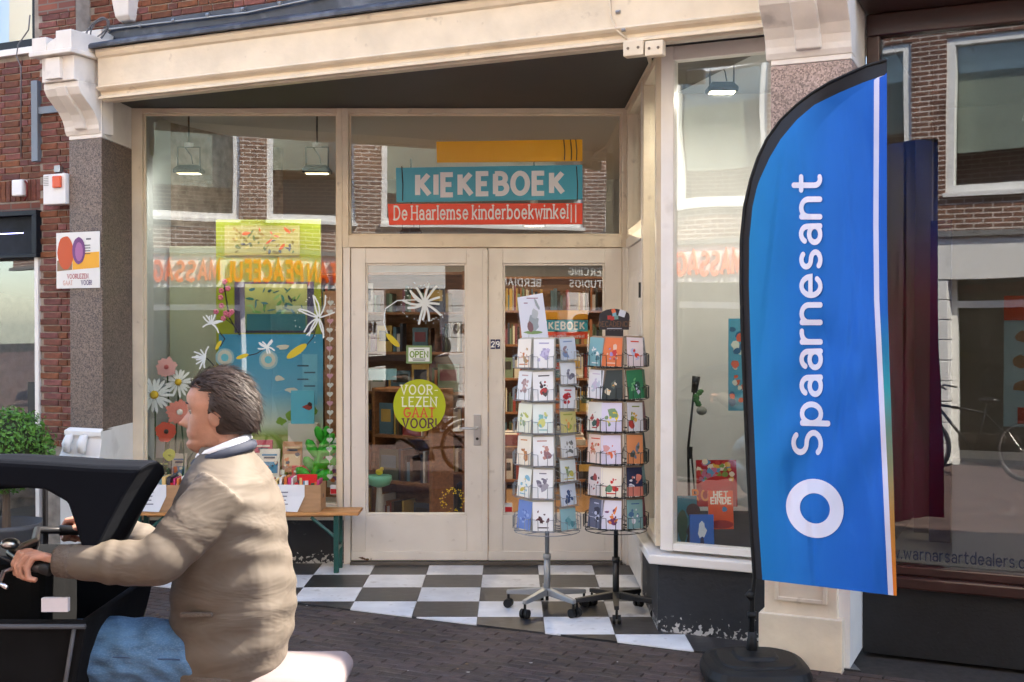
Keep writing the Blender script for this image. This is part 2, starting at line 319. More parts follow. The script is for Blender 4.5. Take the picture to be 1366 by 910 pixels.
def text(mb, s, size, org, ux, uy, un, th=0.15, gap=0.16, serif=0.0, mi=0, align='c', cap=True, jit=0.0, space=0.34, squeeze=1.0):
    st, wd = strokes(s, th, gap, serif, space); org, ux, uy, un = Vector(org), Vector(ux), Vector(uy), Vector(un)
    off = {'c': -wd / 2, 'l': 0, 'r': -wd}[align]
    for k, q in enumerate(st):
        jx, jy = (rnd.uniform(-jit, jit), rnd.uniform(-jit, jit)) if jit else (0, 0)
        ribbon(mb, q, th if abs(q[0][1] - q[1][1]) > 1e-6 or not serif or len(q) > 2 else th * 0.7, lambda x, y, kk: org + ux * ((x + off + jx) * size * squeeze) + uy * ((y + jy) * size) + un * (0.0006 + kk * 0.00012), mi, cap, k)
    return wd * size
def blob(mb, c, ux, uy, un, r, mi, n=10, jit=0.3, off=0.001, ry=None, rg=None):
    g = rg or rnd; c, ux, uy, un = Vector(c), Vector(ux), Vector(uy), Vector(un); ry = ry or r
    mb.poly([c + ux * (math.cos(2 * math.pi * k / n) * r * (1 + g.uniform(-jit, jit))) + uy * (math.sin(2 * math.pi * k / n) * ry * (1 + g.uniform(-jit, jit))) + un * off for k in range(n)], mi)
def rect(mb, c, ux, uy, un, x0, x1, y0, y1, mi, off=0.001):
    c, ux, uy, un = Vector(c), Vector(ux), Vector(uy), Vector(un)
    mb.poly([c + ux * a + uy * b + un * off for a, b in ((x0, y0), (x1, y0), (x1, y1), (x0, y1))], mi)
XA, ZA, NA = Vector((1, 0, 0)), Vector((0, 0, 1)), Vector((0, -1, 0))       # door-wall axes: right, up, towards the street
SA = Vector((UX, UY, 0)); SN = Vector((-0.4226, -0.9063, 0))                # street-line axes

# ================================================================== THE SETTING
g = MB(); g.box(-120, 120, -120, 120, -0.3, -0.045)
STREET = brick_mat('street_clinker', (0.12, 0.07, 0.058), (0.085, 0.05, 0.045), (0.05, 0.043, 0.038), 0.21, 0.07, 0.006, 'XY', 0.5, 0.8, R(-25))
ground = struct(g.build('ground', SAND))
g = MB(FAC)
g.box(-60, 60, -60, -2.3, -0.2, -0.012); g.box(-60, -7, -2.3, 0.0, -0.2, -0.012); g.box(7, 60, -2.3, 0.0, -0.2, -0.012); g.box(-6.999, 6.999, -2.299, -0.0, -0.2, -0.03, 1)
road = struct(g.build('paved_street', [STREET, SAND]))
# clinkers near the porch: the ones that show largest are pieces of their own
pm = []
for q in range(4):
    m = MB(); j = lambda: rnd.uniform(-0.0015, 0.0015)
    b = 0.004
    lo = [(-.1, -.0325, -.05), (.1, -.0325, -.05), (.1, .0325, -.05), (-.1, .0325, -.05)]
    mi_ = [(-.1 + j(), -.0325, -b), (.1 + j(), -.0325, -b), (.1 + j(), .0325, -b), (-.1 + j(), .0325, -b)]
    hi = [(-.1 + b, -.0325 + b, j() * .6), (.1 - b, -.0325 + b, j() * .6), (.1 - b, .0325 - b, j() * .6), (-.1 + b, .0325 - b, j() * .6)]
    m.loft([lo, mi_, hi]); pm.append(m.mesh('clinker', PAVER))
cand = []
rows = int(2.27 / 0.0675)
for r in range(rows):
    d = -0.038 - r * 0.0675
    for c in range(-33, 33):
        s = c * 0.2033 + (r % 2) * 0.1017 + rnd.uniform(-.0012, .0012)
        p = FW(s, d); depth = p.y
        px = 683 + FPX * p.x / max(depth, .1); py = 434 + FPX * (EYE) / max(depth, .1)
        vis = depth > 1 and 330 < px < 1400 and py < 935 and not (px > 1018 and d > -0.1)
        cand.append((0 if vis else 1, depth, s, d))
cand.sort()
rest = MB(); k = 0
for vis, depth, s, d in cand:
    a = rnd.uniform(-0.005, 0.005); z = -0.008 + rnd.uniform(-0.002, 0.002)
    if k < 300 and vis == 0:
        o = bpy.data.objects.new('clinker', pm[k % 4]); COL.objects.link(o); o.location = FW(s, d, z); o.rotation_euler = (rnd.uniform(-.01, .01), rnd.uniform(-.006, .006), math.atan2(UY, UX) + a + (math.pi if rnd.random() < .5 else 0)); put(o, road); k += 1
    else:
        rest.M = FAC @ Matrix.Translation((s, d, z)) @ Matrix.Rotation(a, 4, 'Z')
        h = [(-.096, -.0285, 0), (.096, -.0285, 0), (.096, .0285, 0), (-.096, .0285, 0)]; l = [(-.1, -.0325, -.03), (.1, -.0325, -.03), (.1, .0325, -.03), (-.1, .0325, -.03)]
        rest.loft([l, h])
o = rest.build('clinkers', PAVER, road, fix=False); o['kind'] = 'stuff'

# the porch floor: black and white tiles, cut along the street line
TW = mat('white_tile', (0.66, 0.665, 0.68), 0.38, vary=0.14, vscale=6, obj=0.08, dirt=0.6, dscale=12, dcol=(0.3, 0.28, 0.27), dthr=0.59)
TB = mat('black_tile', (0.032, 0.031, 0.033), 0.33, vary=0.35, vscale=7, obj=0.2, dirt=0.45, dscale=9, dcol=(0.13, 0.125, 0.125), dthr=0.56, stretch=(1, 4, 1))
fl = MB(); fl.prism([FW(-3.7, 0.004, -0.25), FW(1.3, 0.004, -0.25), (1.7, 8.75, -0.25), (-2.9, 8.75, -0.25)], (0, 0, 0.24))
tiled = struct(fl.build('tiled_floor', mat('grout', (0.03, 0.03, 0.032), 0.9)))
def clip(poly, dist):
    out = []
    for i in range(len(poly)):
        a, b = poly[i], poly[(i + 1) % len(poly)]; da, db = dist(a), dist(b)
        if da >= 0: out.append(a)
        if da * db < 0: t = da / (da - db); out.append(a.lerp(b, t))
    return out
INW = Vector((0.4226, 0.9063, 0))
for i in range(-9, 4):
    for jx in range(8):
        y1 = 8.675 - 0.4 * jx
        x0 = 0.19 + 0.4 * i
        sq = [Vector((x0 + .0012, y1 - .4 + .0012, 0)), Vector((x0 + .4 - .0012, y1 - .4 + .0012, 0)), Vector((x0 + .4 - .0012, y1 - .0012, 0)), Vector((x0 + .0012, y1 - .0012, 0))]
        sq = clip(sq, lambda p: (p - F0).dot(INW) - 0.004)
        if len(sq) < 3: continue
        t = MB(); t.prism([p + Vector((0, 0, -0.008)) for p in sq], (0, 0, 0.008 + rnd.uniform(0, .0006)))
        t.build('tile', TW if (i + jx) % 2 == 0 else TB, tiled)
        # parity: the tile right of x=-0.21 in the second row from the doors is white

g_ = random.Random(21); c = MB()
for k in range(46):
    s, d = g_.uniform(-2.6, 1.2), -g_.uniform(-.05, 1.3) ** 1; p = FW(s, d, .001 if d > 0 else -.003); an = g_.uniform(0, 6.28); r = g_.uniform(.004, .014)
    c.prism([p + Vector((math.cos(an + q) * r * g_.uniform(.5, 1), math.sin(an + q) * r * g_.uniform(.4, .9), 0)) for q in (0, 1.3, 2.5, 3.9, 5.2)], (0, 0, .002), k % 3)
o = c.build('litter', [plain(150, 145, 140), plain(95, 70, 40), plain(60, 52, 45)]); o['kind'] = 'stuff'; o['label'] = 'scattered crumbs of paper and dry leaf on the paving'
# ================================================================== THE BOOKSHOP BUILDING
bs = thing('bookshop_building', 'cream-painted shopfront with a recessed double door between granite piers', 'building', FW(-1, 0.2))
# fascia beam along the street line
prof = [(-.02, 3.325), (-.055, 3.325), (-.055, 3.345), (-.035, 3.352), (-.03, 3.372), (-.062, 3.385), (-.075, 3.40), (-.075, 3.405), (-.06, 3.412), (-.06, 3.60), (-.075, 3.612), (-.085, 3.635), (-.085, 3.66), (.2, 3.66), (.2, 3.42), (.1, 3.325), (.03, 3.325), (.03, 3.315), (-.01, 3.315)]
b = MB(FAC); b.prism([(-3.27, d, z) for d, z in prof], (4.61, 0, 0)); b.build('fascia_beam', CREAM, bs, bevel=0.003)
b = MB(FAC)
fp = [(-.125, 3.662), (-.125, 3.685), (-.11, 3.70), (.19, 3.80), (.19, 3.90), (.196, 3.90), (.196, 3.79), (-.1, 3.675), (-.1, 3.662)]
rg = []
for k in range(40):
    s = -3.46 + 4.9 * k / 39; e = 0.006 * noise.noise((s * 2.3, 0, 1)); rg.append([(s, d + e * 0.4, z + (e if d < 0 else e * .5)) for d, z in fp])
b.loft(rg); b.build('lead_flashing', LEAD, bs, bevel=0.003)
b = MB(FAC)
for k in range(9):
    s = -3.0 + k * 0.5; b.tube([(s, -.127, 3.68), (s, -.1, 3.70), (s, .18, 3.797)], 0.004, 5)
b.build('flashing_seam', LEAD, bs)['kind'] = 'stuff'
b = MB(); b.prism([FW(-3.35, .05, 3.372), FW(1.3, .05, 3.372), FW(1.36, .4, 3.372), (0.95, 8.8, 3.372), (-2.9, 8.8, 3.372)], (0, 0, 0.05)); b.build('porch_ceiling', SOFFIT, bs)
# piers
def pier(corners, zb, zt, m, base, con, s0, s1, cz):
    p = MB(); p.prism([(c.x, c.y, zb) for c in corners], (0, 0, zt - zb)); sh = p.build('pier', m, bs, bevel=0.006)
    base(sh); con(sh, s0, s1, cz); return sh
def console(sh, s0, s1, cz):
    pr = [(.12, cz), (-.005, cz), (-.02, cz + .03), (-.025, cz + .06), (-.04, cz + .1), (-.075, cz + .15), (-.13, cz + .2), (-.18, cz + .245), (-.205, cz + .29), (-.205, cz + .33), (.12, cz + .33)]
    c = MB(FAC); c.prism([(s0, d, z) for d, z in pr], (s1 - s0, 0, 0)); co = c.build('console', STONEW, sh, bevel=0.005)
    w = (s1 - s0)
    c = MB(FAC)                                   # raised tongue down the scroll
    tp = [(-.0, cz + .03), (-.045, cz + .035), (-.06, cz + .08), (-.085, cz + .125), (-.14, cz + .18), (-.195, cz + .24), (-.222, cz + .3), (-.1, cz + .3)]
    c.prism([(s0 + w * .36, d, z) for d, z in tp], (w * .3, 0, 0)); c.build('scroll_tongue', STONEW, sh, bevel=0.008)
    c = MB(FAC); c.box(s0 + .01, s1 - .015, -.23, .12, cz + .332, cz + .5); c.box(s0 + .07, s0 + .07 + w * .42, -.26, -.2, cz + .345, cz + .49); c.build('console_block', STONEW, sh, bevel=0.005)
    c = MB(FAC); c.box(s0 - .05, s1 + .02, -.29, .14, cz + .502, cz + .535); c.box(s0 - .03, s0 + .1, -.28, .12, cz + .535, cz + .63); c.box(s1 - .13, s1 + .01, -.28, .12, cz + .535, cz + .66)
    c.prism([(s0 + .1, -.275, cz + .535), (s1 - .13, -.275, cz + .535), (s1 - .13, -.275, cz + .62), (s0 + .1, -.275, cz + .58)], (0, .39, 0)); c.build('console_cap', STONEW, sh, bevel=0.006)
A_, B_ = FW(-3.60, 0), FW(-3.295, 0)
def base_left(sh):
    def ring(e, z, dn=0): return [FW(-3.60 - e, -e, z), FW(-3.295 + e * .3, -e, z), Vector((-2.795, 8.74, z)), FW(-3.60 - e, .5, z)]
    c = MB(); c.loft([ring(.05, 0), ring(.05, .74), ring(.075, .76), ring(.075, .82), ring(.05, .86), ring(.02, .98), ring(.03, 1.0), ring(.03, 1.03), ring(0.004, 1.05)]); c.build('pier_base', WHITEP, sh, bevel=0.004)
    for e in (-3.555, -3.42):                      # two rounded bosses
        c = MB(FAC); c.tube([(e, -.05, .88), (e, -.075, .9), (e, -.08, .94), (e, -.055, .985), (e, -.03, 1.0)], [.012, .03, .034, .03, .012], 14); c.build('boss', WHITEP, sh, True)
    c = MB(FAC); c.box(-3.53, -3.36, -.082, -.05, .70, .73); c.build('slot', mat('slot_dark', (.05, .04, .03), .8), sh)
pier([A_, B_, Vector((-2.80, 8.74, 0)), FW(-3.6, .5)], 1.03, 3.07, GRAN, base_left, console, -3.62, -3.30, 3.10)
c = MB(); c.prism([FW(-3.60, .0, 3.072), FW(-3.293, .0, 3.072), Vector((-2.798, 8.74, 3.072)), FW(-3.6, .5, 3.072)], (0, 0, 0.75)); c.build('pier_head', STONEW, bs, bevel=0.004)
def base_right(sh):
    c = MB(FAC); c.box(1.325, 1.70, -.03, .56, -.02, .99); c.box(1.30, 1.73, -.055, .565, -.02, .26)
    o = c.build('pier_base', CREAM, sh, bevel=0.005)
    c = MB(FAC)
    for x0, x1, z0, z1 in ((1.38, 1.40, .33, .93), (1.63, 1.65, .33, .93), (1.40, 1.63, .33, .35), (1.40, 1.63, .91, .93)): c.box(x0, x1, -.042, -.03, z0, z1)
    c.build('base_panel_moulding', CREAM, sh, bevel=0.003)
    c = MB(FAC); c.loft([[(1.325 + e, -.03 + e, z), (1.70 - e, -.03 + e, z), (1.70 - e, .5, z), (1.325 + e, .5, z)] for e, z in ((-.012, .99), (-.012, 1.02), (.03, 1.06))]); c.build('base_cap', CREAM, sh)
pier([FW(1.343, 0), FW(1.758, 0), FW(1.758, .5), FW(1.343, .5)], 1.05, 3.13, GRANLIT, base_right, console, 1.32, 1.76, 3.16)
c = MB(FAC); c.box(1.345, 1.757, .0, .5, 3.132, 3.8); c.build('pier_head', STONEW, bs, bevel=0.004)
c = MB(FAC); c.box(1.70, 1.757, .02, .5, 0.0, 1.06); c.build('pier_return', WHITEP, bs)

# upper wall above the porch (bricks one by one where they show)
bmesh_b = {}
def brick_mesh(L, hgt, key):
    if key not in bmesh_b:
        vs_ = []
        for q in range(3):
            m = MB(); e = .003; j = lambda: rnd.uniform(-.0015, .0015)
            m.loft([[(-L / 2, .06, -hgt / 2), (L / 2, .06, -hgt / 2), (L / 2, .06, hgt / 2), (-L / 2, .06, hgt / 2)], [(-L / 2 + j(), e, -hgt / 2 + j()), (L / 2 + j(), e, -hgt / 2 + j()), (L / 2 + j(), e, hgt / 2 + j()), (-L / 2 + j(), e, hgt / 2 + j())], [(-L / 2 + e, j(), -hgt / 2 + e), (L / 2 - e, j(), -hgt / 2 + e), (L / 2 - e, j(), hgt / 2 - e), (-L / 2 + e, j(), hgt / 2 - e)]])
            bm = bmesh.new(); me = m.mesh('brick', BRICK); bm.from_mesh(me); bmesh.ops.recalc_face_normals(bm, faces=bm.faces); bm.to_mesh(me); bm.free(); vs_.append(me)
        bmesh_b[key] = vs_
    return rnd.choice(bmesh_b[key])
ROT = math.atan2(UY, UX)
def bricks(wall, s0, s1, z0, z1, d, keep, ch=0.0485, jt=0.008):
    z = z0; r = 0; n = 0
    while z + ch - jt <= z1 + 1e-6:
        s = s0; k = r % 2
        if r % 2: s -= 0.055
        while s < s1:
            L = 0.17 if k % 2 == 0 else 0.08; a, e = max(s, s0), min(s + L, s1); s += L + jt; k += 1
            if e - a < .03: continue
            c = ((a + e) / 2, z + (ch - jt) / 2)
            if not keep(a, e, c[1]): continue
            key = 'l' if (e - a) > .12 else 's'; base = 0.17 if key == 'l' else 0.08
            o = bpy.data.objects.new('brick', brick_mesh(base, ch - jt, key)); COL.objects.link(o)
            o.location = FW(c[0], d - rnd.uniform(0.008, .011), c[1]); o.rotation_euler = (0, rnd.uniform(-.006, .006), ROT); o.scale = ((e - a) / base, 1, 1); put(o, wall); n += 1
        z += ch; r += 1
    return n
BRICKM = brick_mat('brick_beyond', (0.21, 0.065, 0.04), (0.15, 0.05, 0.036), (0.16, 0.13, 0.11), 0.18, 0.0485, 0.006)
def inview(s, z, d=0.1, m=40):
    p = FW(s, d, z); r = p - Vector((0, 0, EYE)); return -m < 683 + FPX * r.x / r.y < 1366 + m and 434 - FPX * r.z / r.y > -25
c = MB(FAC); c.box(-3.95, 1.8, .21, 3.0, 3.80, 6.7); c.box(-3.95, -3.598, .07, .2, 0, 6.7); c.box(-3.95, -3.58, .2, .5, 0, 3.81); c.box(-3.598, 1.8, .21, .3, 3.66, 3.8)
uw = c.build('brick_wall', MORTAR, bs)
n1 = bricks(uw, -3.95, -3.6, 0.9, 4.0, .07, lambda a, e, z: inview((a + e) / 2, z))
n2 = bricks(uw, -3.59, -0.9, 3.86, 4.1, .21, lambda a, e, z: inview((a + e) / 2, z, .2, 5))
c = MB(FAC); c.box(-3.598, 1.8, .2, .209, 4.105, 6.7); c.box(-3.95, -3.6, .06, .069, 4.0, 6.7); c.box(-.9, 1.8, .2, .209, 3.86, 4.104); c.build('brick_facing', BRICKM, bs)
print('bricks', n1, n2)

# --------------- glazed wall of the porch
YW = 8.70
def X(px): return (px - 683) / FPX * 8.72
def Z(py): return EYE + (434 - py) / FPX * 8.72
def window(name, xs, zs, fr, gl, m=CREAM, y=YW, parent=bs, depth=(-.06, .05), bars=()):
    x0, x1 = xs; z0, z1 = zs; l, r, bt, tp = fr
    c = MB(); a, e = y + depth[0], y + depth[1]
    c.box(x0, x0 + l, a, e, z0, z1); c.box(x1 - r, x1, a, e, z0, z1); c.box(x0 + l, x1 - r, a + .002, e - .002, z0, z0 + bt); c.box(x0 + l, x1 - r, a + .002, e - .002, z1 - tp, z1)
    q = .014                                        # glazing bead
    gx0, gx1, gz0, gz1 = x0 + l, x1 - r, z0 + bt, z1 - tp
    for b4 in ((gx0, gx0 + q, gz0, gz1), (gx1 - q, gx1, gz0, gz1), (gx0 + q, gx1 - q, gz0, gz0 + q), (gx0 + q, gx1 - q, gz1 - q, gz1)): c.box(b4[0], b4[1], y - .022, y + .0, b4[2], b4[3])
    o = c.build(name, m, parent, bevel=0.003)
    p = MB(); p.box(gx0 + .002, gx1 - .002, y + .002, y + .008, gz0 + .002, gz1 - .002); p.build('pane', gl, o, fix=True)
    return o
wl = window('display_window', (X(181), X(459) - .001), (.36, 3.37), (X(195) - X(181), X(459) - X(452), .07, .035), GLASS)
wt = window('transom_window', (X(459), X(842)), (Z(331), 3.37), (X(467) - X(459), X(842) - X(828), Z(315) - Z(331), .035), GLASS)
c = MB(); c.box(X(181), X(462), YW - .085, YW + .06, .33, .362); c.build('window_sill', CREAM, wl, bevel=.004)
c = MB(); c.box(-2.82, X(463), YW - .02, YW + .1, -.01, .332); c.build('plinth', PLINTH, bs)
for jx0, jx1, jy, jz in ((460, 469, -.062, Z(331) - .001), (829, 842, -.062, Z(331) - .001), (842, 848, -.07, 3.37)):
    c = MB(); c.box(X(jx0), X(jx1), YW + jy, YW + .05, 0, jz); c.build('door_jamb', CREAMD, bs, bevel=.004)
c = MB(); c.box(X(469), X(829), YW - .1, YW + .05, -.005, .022); c.build('threshold', mat('threshold_wood', (.1, .085, .07), .6, vary=.3), bs, bevel=.004)
def door(x0, x1, gx0, gx1, handle):
    y = YW; z0, z1, gz0, gz1 = .024, Z(332), Z(686), Z(352)
    c = MB(); a, e = y - .045, y + .0
    c.box(x0, gx0, a, e, z0, z1); c.box(gx1, x1, a, e, z0, z1); c.box(gx0, gx1, a + .002, e, gz1, z1); c.box(gx0, gx1, a + .002, e, z0, gz0)
    c.box(x0, x1, a - .016, a - .001, z0 + .004, z0 + .07)
    for b4 in ((gx0, gx0 + .016, gz0, gz1), (gx1 - .016, gx1, gz0, gz1), (gx0 + .016, gx1 - .016, gz0, gz0 + .016), (gx0 + .016, gx1 - .016, gz1 - .016, gz1)): c.box(*b4[:2], y - .032, y - .005, *b4[2:])
    o = c.build('door', CREAMD, bs, bevel=.004)
    p = MB(); p.box(gx0 + .002, gx1 - .002, y - .018, y - .012, gz0 + .002, gz1 - .002); p.build('pane', GLASSD, o)
    if handle:
        h = MB(); hx = X(637); hz = Z(570); h.box(hx - .027, hx + .027, a - .008, a - .0005, hz - .13, hz + .1); h.build('lock_plate', STEEL, o, bevel=.003)
        h = MB(); h.tube([(hx, a, hz), (hx, a - .05, hz), (hx - .02, a - .06, hz), (hx - .13, a - .06, hz + .003)], .009, 8); h.build('handle', STEEL, o, True)
        h = MB(); h.tube([(hx, a - .006, hz - .08), (hx, a - .013, hz - .08)], .011, 10); h.build('lock_cylinder', BLACK, o)
    return o
dl = door(X(470), X(649.5), X(489), X(623), True)
dr = door(X(651.5), X(828), X(671), X(806), False)
c = MB(); c.box(X(644), X(651), YW - .062, YW - .0465, .03, Z(334)); c.build('meeting_strip', CREAMD, dl, bevel=.004)
# house number 29
c = MB(); nx, nz = X(661), Z(459); c.box(nx - .035, nx - .002, YW - .05, YW - .0465, nz - .035, nz + .035); c.box(nx + .002, nx + .035, YW - .05, YW - .0465, nz - .035, nz + .035)
num = c.build('house_number', plain(40, 44, 90, .3), dr)
c = MB(); text(c, '2', .04, (nx - .018, YW - .05, nz - .02), XA, ZA, NA, th=.2); text(c, '9', .04, (nx + .018, YW - .05, nz - .02), XA, ZA, NA, th=.2); c.build('number_figures', plain(240, 240, 240), dr, fix=False)

# --------------- return side: panelled side door, its fanlight, side pane of the bay
RX = .885
def ret(name, y0, y1, z0, z1, fr, gl, m=CREAM):
    c = MB(); f = fr
    c.box(RX - .04, RX + .05, y0, y0 + f, z0, z1); c.box(RX - .04, RX + .05, y1 - f, y1, z0, z1); c.box(RX - .038, RX + .048, y0 + f, y1 - f, z0, z0 + f); c.box(RX - .038, RX + .048, y0 + f, y1 - f, z1 - f, z1)
    o = c.build(name, m, bs, bevel=.003)
    p = MB(); p.box(RX + .002, RX + .008, y0 + f + .002, y1 - f - .002, z0 + f + .002, z1 - f - .002); p.build('pane', gl, o); return o
ret('fanlight', 7.63, 8.63, Z(331) + .06, 3.37, .06, GLASSB)
ret('bay_side_window', 6.87, 7.60, .47, 3.37, .055, GLASSB)
c = MB(); c.box(RX - .045, RX + .055, 7.60, 7.63, 0, 3.37); c.box(RX - .045, RX + .05, 7.63, 8.63, Z(331) - .01, Z(331) + .06); c.box(RX - .045, RX + .05, 8.60, 8.63, 0, Z(331) - .01); c.build('side_door_frame', CREAMD, bs, bevel=.003)
c = MB(); c.box(RX - .03, RX + .02, 7.632, 8.60, .02, Z(331) - .012); c.box(RX - .036, RX - .03, 7.76, 8.47, .2, .78); c.box(RX - .036, RX - .03, 7.76, 8.47, .95, 2.15)
c.box(RX - .042, RX - .036, 7.80, 8.43, .24, .74); c.box(RX - .042, RX - .036, 7.80, 8.43, .99, 2.11)
sdoor = c.build('side_door', CREAMD, bs, bevel=.004)
c = MB(); c.box(RX - .05, RX - .0425, 7.95, 8.25, .83, .89); c.build('letter_slot', STEEL, sdoor, bevel=.002)
for z in (.5, 1.2, 2.0):
    c = MB(); c.tube([(RX - .05, 7.64, z - .05), (RX - .05, 7.64, z + .05)], .009, 8); c.build('hinge', BLACK, sdoor)
# bay front
BD = .352; S0 = .66; S1 = 1.36
c = MB(FAC)
c.box(S0 - .02, S0 + .055, BD - .03, BD + .06, .47, 3.37); c.box(S1 - .05, S1 + .01, BD - .03, BD + .06, .47, 3.37); c.box(S0 + .055, S1 - .05, BD - .028, BD + .058, .47, .51); c.box(S0 + .055, S1 - .05, BD - .028, BD + .058, 3.29, 3.37)
bw = c.build('bay_window', WHITEP, bs, bevel=.004)
c = MB(FAC); c.box(S0 + .056, S1 - .051, BD + .002, BD + .008, .511, 3.289); c.build('pane', GLASSB, bw)
c = MB(); cs = [FW(S0 - .07, BD - .09, .395), FW(S1, BD - .09, .395), FW(S1, BD + .1, .395), Vector((RX + .1, 7.1, .395)), Vector((RX + .1, 7.62, .395)), Vector((RX - .1, 7.62, .395)), ]
up = [p + Vector((0, 0, .055)) for p in cs]; c.loft([cs, up]); sill = c.build('bay_sill', WHITEP, bs, bevel=.008)
c = MB(); c.prism([FW(S0 - .03, BD - .04, -.02), FW(S1 + .02, BD - .04, -.02), FW(S1 + .02, BD + .3, -.02), Vector((RX + .1, 7.62, -.02)), Vector((RX - .035, 7.62, -.02))], (0, 0, .414)); c.build('bay_plinth', PLINTH, bs, bevel=.004)
c = MB(); q = [FW(S0 + .02, BD + .05, 3.29), FW(S1, BD + .05, 3.29)]

# ================================================================== LEFT NEIGHBOUR
ln = thing('neighbour_building', 'red brick neighbour with a dark shopfront beyond the left granite pier', 'building', FW(-6, .2))
c = MB(FAC); c.box(-16, -3.955, .10, 3.0, 2.60, 3.74); c.box(-16, -5.6, .10, 3.0, 3.74, 6.7); c.box(-5.6, -3.955, .5, 3.0, 3.74, 6.7); c.box(-4.03, -3.955, .10, .5, 3.74, 6.7); c.box(-16, -5.9, .10, 3, 0, 2.6); c.box(-5.9, -3.97, 2.9, 3, 0, 2.6)
lw = c.build('brick_wall', MORTAR, ln)
n3 = bricks(lw, -4.62, -3.965, 2.84, 3.72, .10, lambda a, e, z: inview((a + e) / 2, z, .1, 30))
for k in range(11):                                  # soldier course
    o = bpy.data.objects.new('brick', brick_mesh(.17, .042, 'sol')); COL.objects.link(o); o.location = FW(-3.99 - k * .051, .09, 2.755); o.rotation_euler = (0, math.pi / 2, ROT); o.scale = (.9, 1, 1); put(o, lw)
print('bricks left', n3)
c = MB(FAC); c.box(-16, -4.63, .095, .099, 2.7, 6.7); c.box(-4.62, -3.965, .095, .099, 2.61, 2.665); c.build('brick_facing', BRICKM, ln)
NAVY = mat('dark_frame', (.008, .011, .016), .5, spec=.25)
c = MB(FAC); c.box(-5.55, -3.99, .06, .2, 3.742, 3.79); c.build('window_sill', WHITEP, ln, bevel=.004)
c = MB(FAC); c.box(-5.5, -4.03, .14, .22, 3.80, 3.87); c.box(-4.10, -4.03, .14, .22, 3.87, 5.4); up = c.build('upper_window', NAVY, ln, bevel=.004)
c = MB(FAC); c.box(-5.5, -4.10, .17, .176, 3.872, 5.4); c.build('pane', GLASS, up)
c = MB(FAC); c.box(-5.5, -4.1, .3, .31, 3.88, 5.4); c.build('curtain', mat('net_curtain', (.6, .63, .62), .8), up)
# shopfront
c = MB(FAC); c.box(-3.995, -3.957, .05, .2, 0, 2.6); c.box(-5.9, -3.995, .1, .2, .02, .2); sf = c.build('shopfront_frame', WHITEP, ln, bevel=.003)
c = MB(FAC); c.box(-5.9, -3.995, .18, .186, .2, 2.28); c.build('pane', GLASS, sf)
c = MB(FAC); c.box(-5.9, -3.94, .02, .2, 2.565, 2.60); c.box(-5.9, -3.94, .02, .2, 2.26, 2.285); c.box(-3.985, -3.94, .02, .2, 2.285, 2.565); c.box(-5.9, -3.985, .08, .2, 2.285, 2.565); led = c.build('display_board', NAVY, ln, bevel=.003)
SCR = mat('board_screen', (.012, .014, .02), .6, vary=.8, vscale=5, spec=.15)
c = MB(FAC); c.box(-5.85, -3.99, .07, .079, 2.29, 2.56); c.build('screen', SCR, led)
c = MB(FAC); c.box(-5.2, -4.12, .066, .069, 2.44, 2.446); c.build('light_line', mat('led_line', (.3, .3, .9), .5, emit=(.45, .45, 1), estr=1.5), led)
GREYW = mat('grey_lining', (.13, .128, .12), .7, vary=.08)
c = MB(FAC); c.prism([(-5.9, .22, 2.25), (-3.96, .22, 2.25), (-3.96, 2.5, 1.9), (-5.9, 2.5, 1.9)], (0, 0, .02)); c.box(-5.9, -3.96, 2.5, 2.52, .1, 2.6); c.box(-5.9, -3.96, .2, 2.5, -.01, .1); c.box(-3.955, -3.95, .2, 2.5, 0, 2.6); c.build('shop_lining', GREYW, ln)
c = MB(FAC); c.box(-4.16, -4.13, .2, .24, .1, 2.2); c.box(-4.19, -4.1, .165, .17, 1.0, 1.35); c.build('glass_door_post', BLACK, ln)
for k, (a, e, z) in enumerate(((-5.0, -4.2, 1.5), (-5.0, -4.0, 1.1), (-5.0, -4.2, .75))):
    c = MB(FAC); c.box(a, e, 1.2, 1.5, z, z + .03); c.box(a + .1, a + .35, 1.25, 1.4, z + .03, z + .25); c.box(a + .5, a + .7, 1.25, 1.4, z + .03, z + .18); c.build('display_shelf', mat('grey_stock', (.3, .3, .28), .6, vary=.3), ln)

# ================================================================== RIGHT NEIGHBOUR: the gallery
gb = thing('gallery_building', 'dark gallery front with a large window in a brown wooden frame', 'building', FW(4, .3))
MAHO = mat('mahogany', (.04, .013, .009), .3, vary=.3, vscale=3, stretch=(1, 1, 8), coat=.3)
GD = .46
c = MB(FAC); c.box(1.765, 5.2, GD - .02, GD + .1, 3.34, 3.46); c.box(1.765, 1.835, GD - .02, GD + .1, .42, 3.34); c.box(5.1, 5.2, GD - .02, GD + .1, .42, 3.34); c.box(1.835, 5.1, GD - .015, GD + .1, .42, .47); gw = c.build('gallery_window', MAHO, gb, bevel=.008)
c = MB(FAC); c.box(1.837, 5.098, GD + .03, GD + .036, .472, 3.338); c.build('pane', GLASSR, gw)
c = MB(FAC); c.box(1.762, 5.2, GD - .07, GD + .06, .355, .42); c.build('window_sill', MAHO, gw, bevel=.01)
c = MB(FAC); c.box(1.76, 16, GD - .02, GD + .3, -.02, .354); c.build('plinth', mat('gallery_plinth', (.006, .006, .007), .6, vary=.4, bump=.2, dirt=.4, dscale=25, dcol=(.2, .2, .2), dthr=.72), gb)
c = MB(FAC); c.box(1.76, 5.3, .1, GD + .1, 3.462, 3.62); c.box(1.77, 5.3, .05, .12, 3.50, 3.66); c.build('fascia', mat('dark_wood', (.035, .014, .01), .4), gb, bevel=.006)
c = MB(FAC); c.box(1.80, 16, .12, 3, 3.66, 6.7); c.box(5.2, 16, GD - .02, 3, .354, 3.66); c.build('upper_wall', BRICKM, gb)
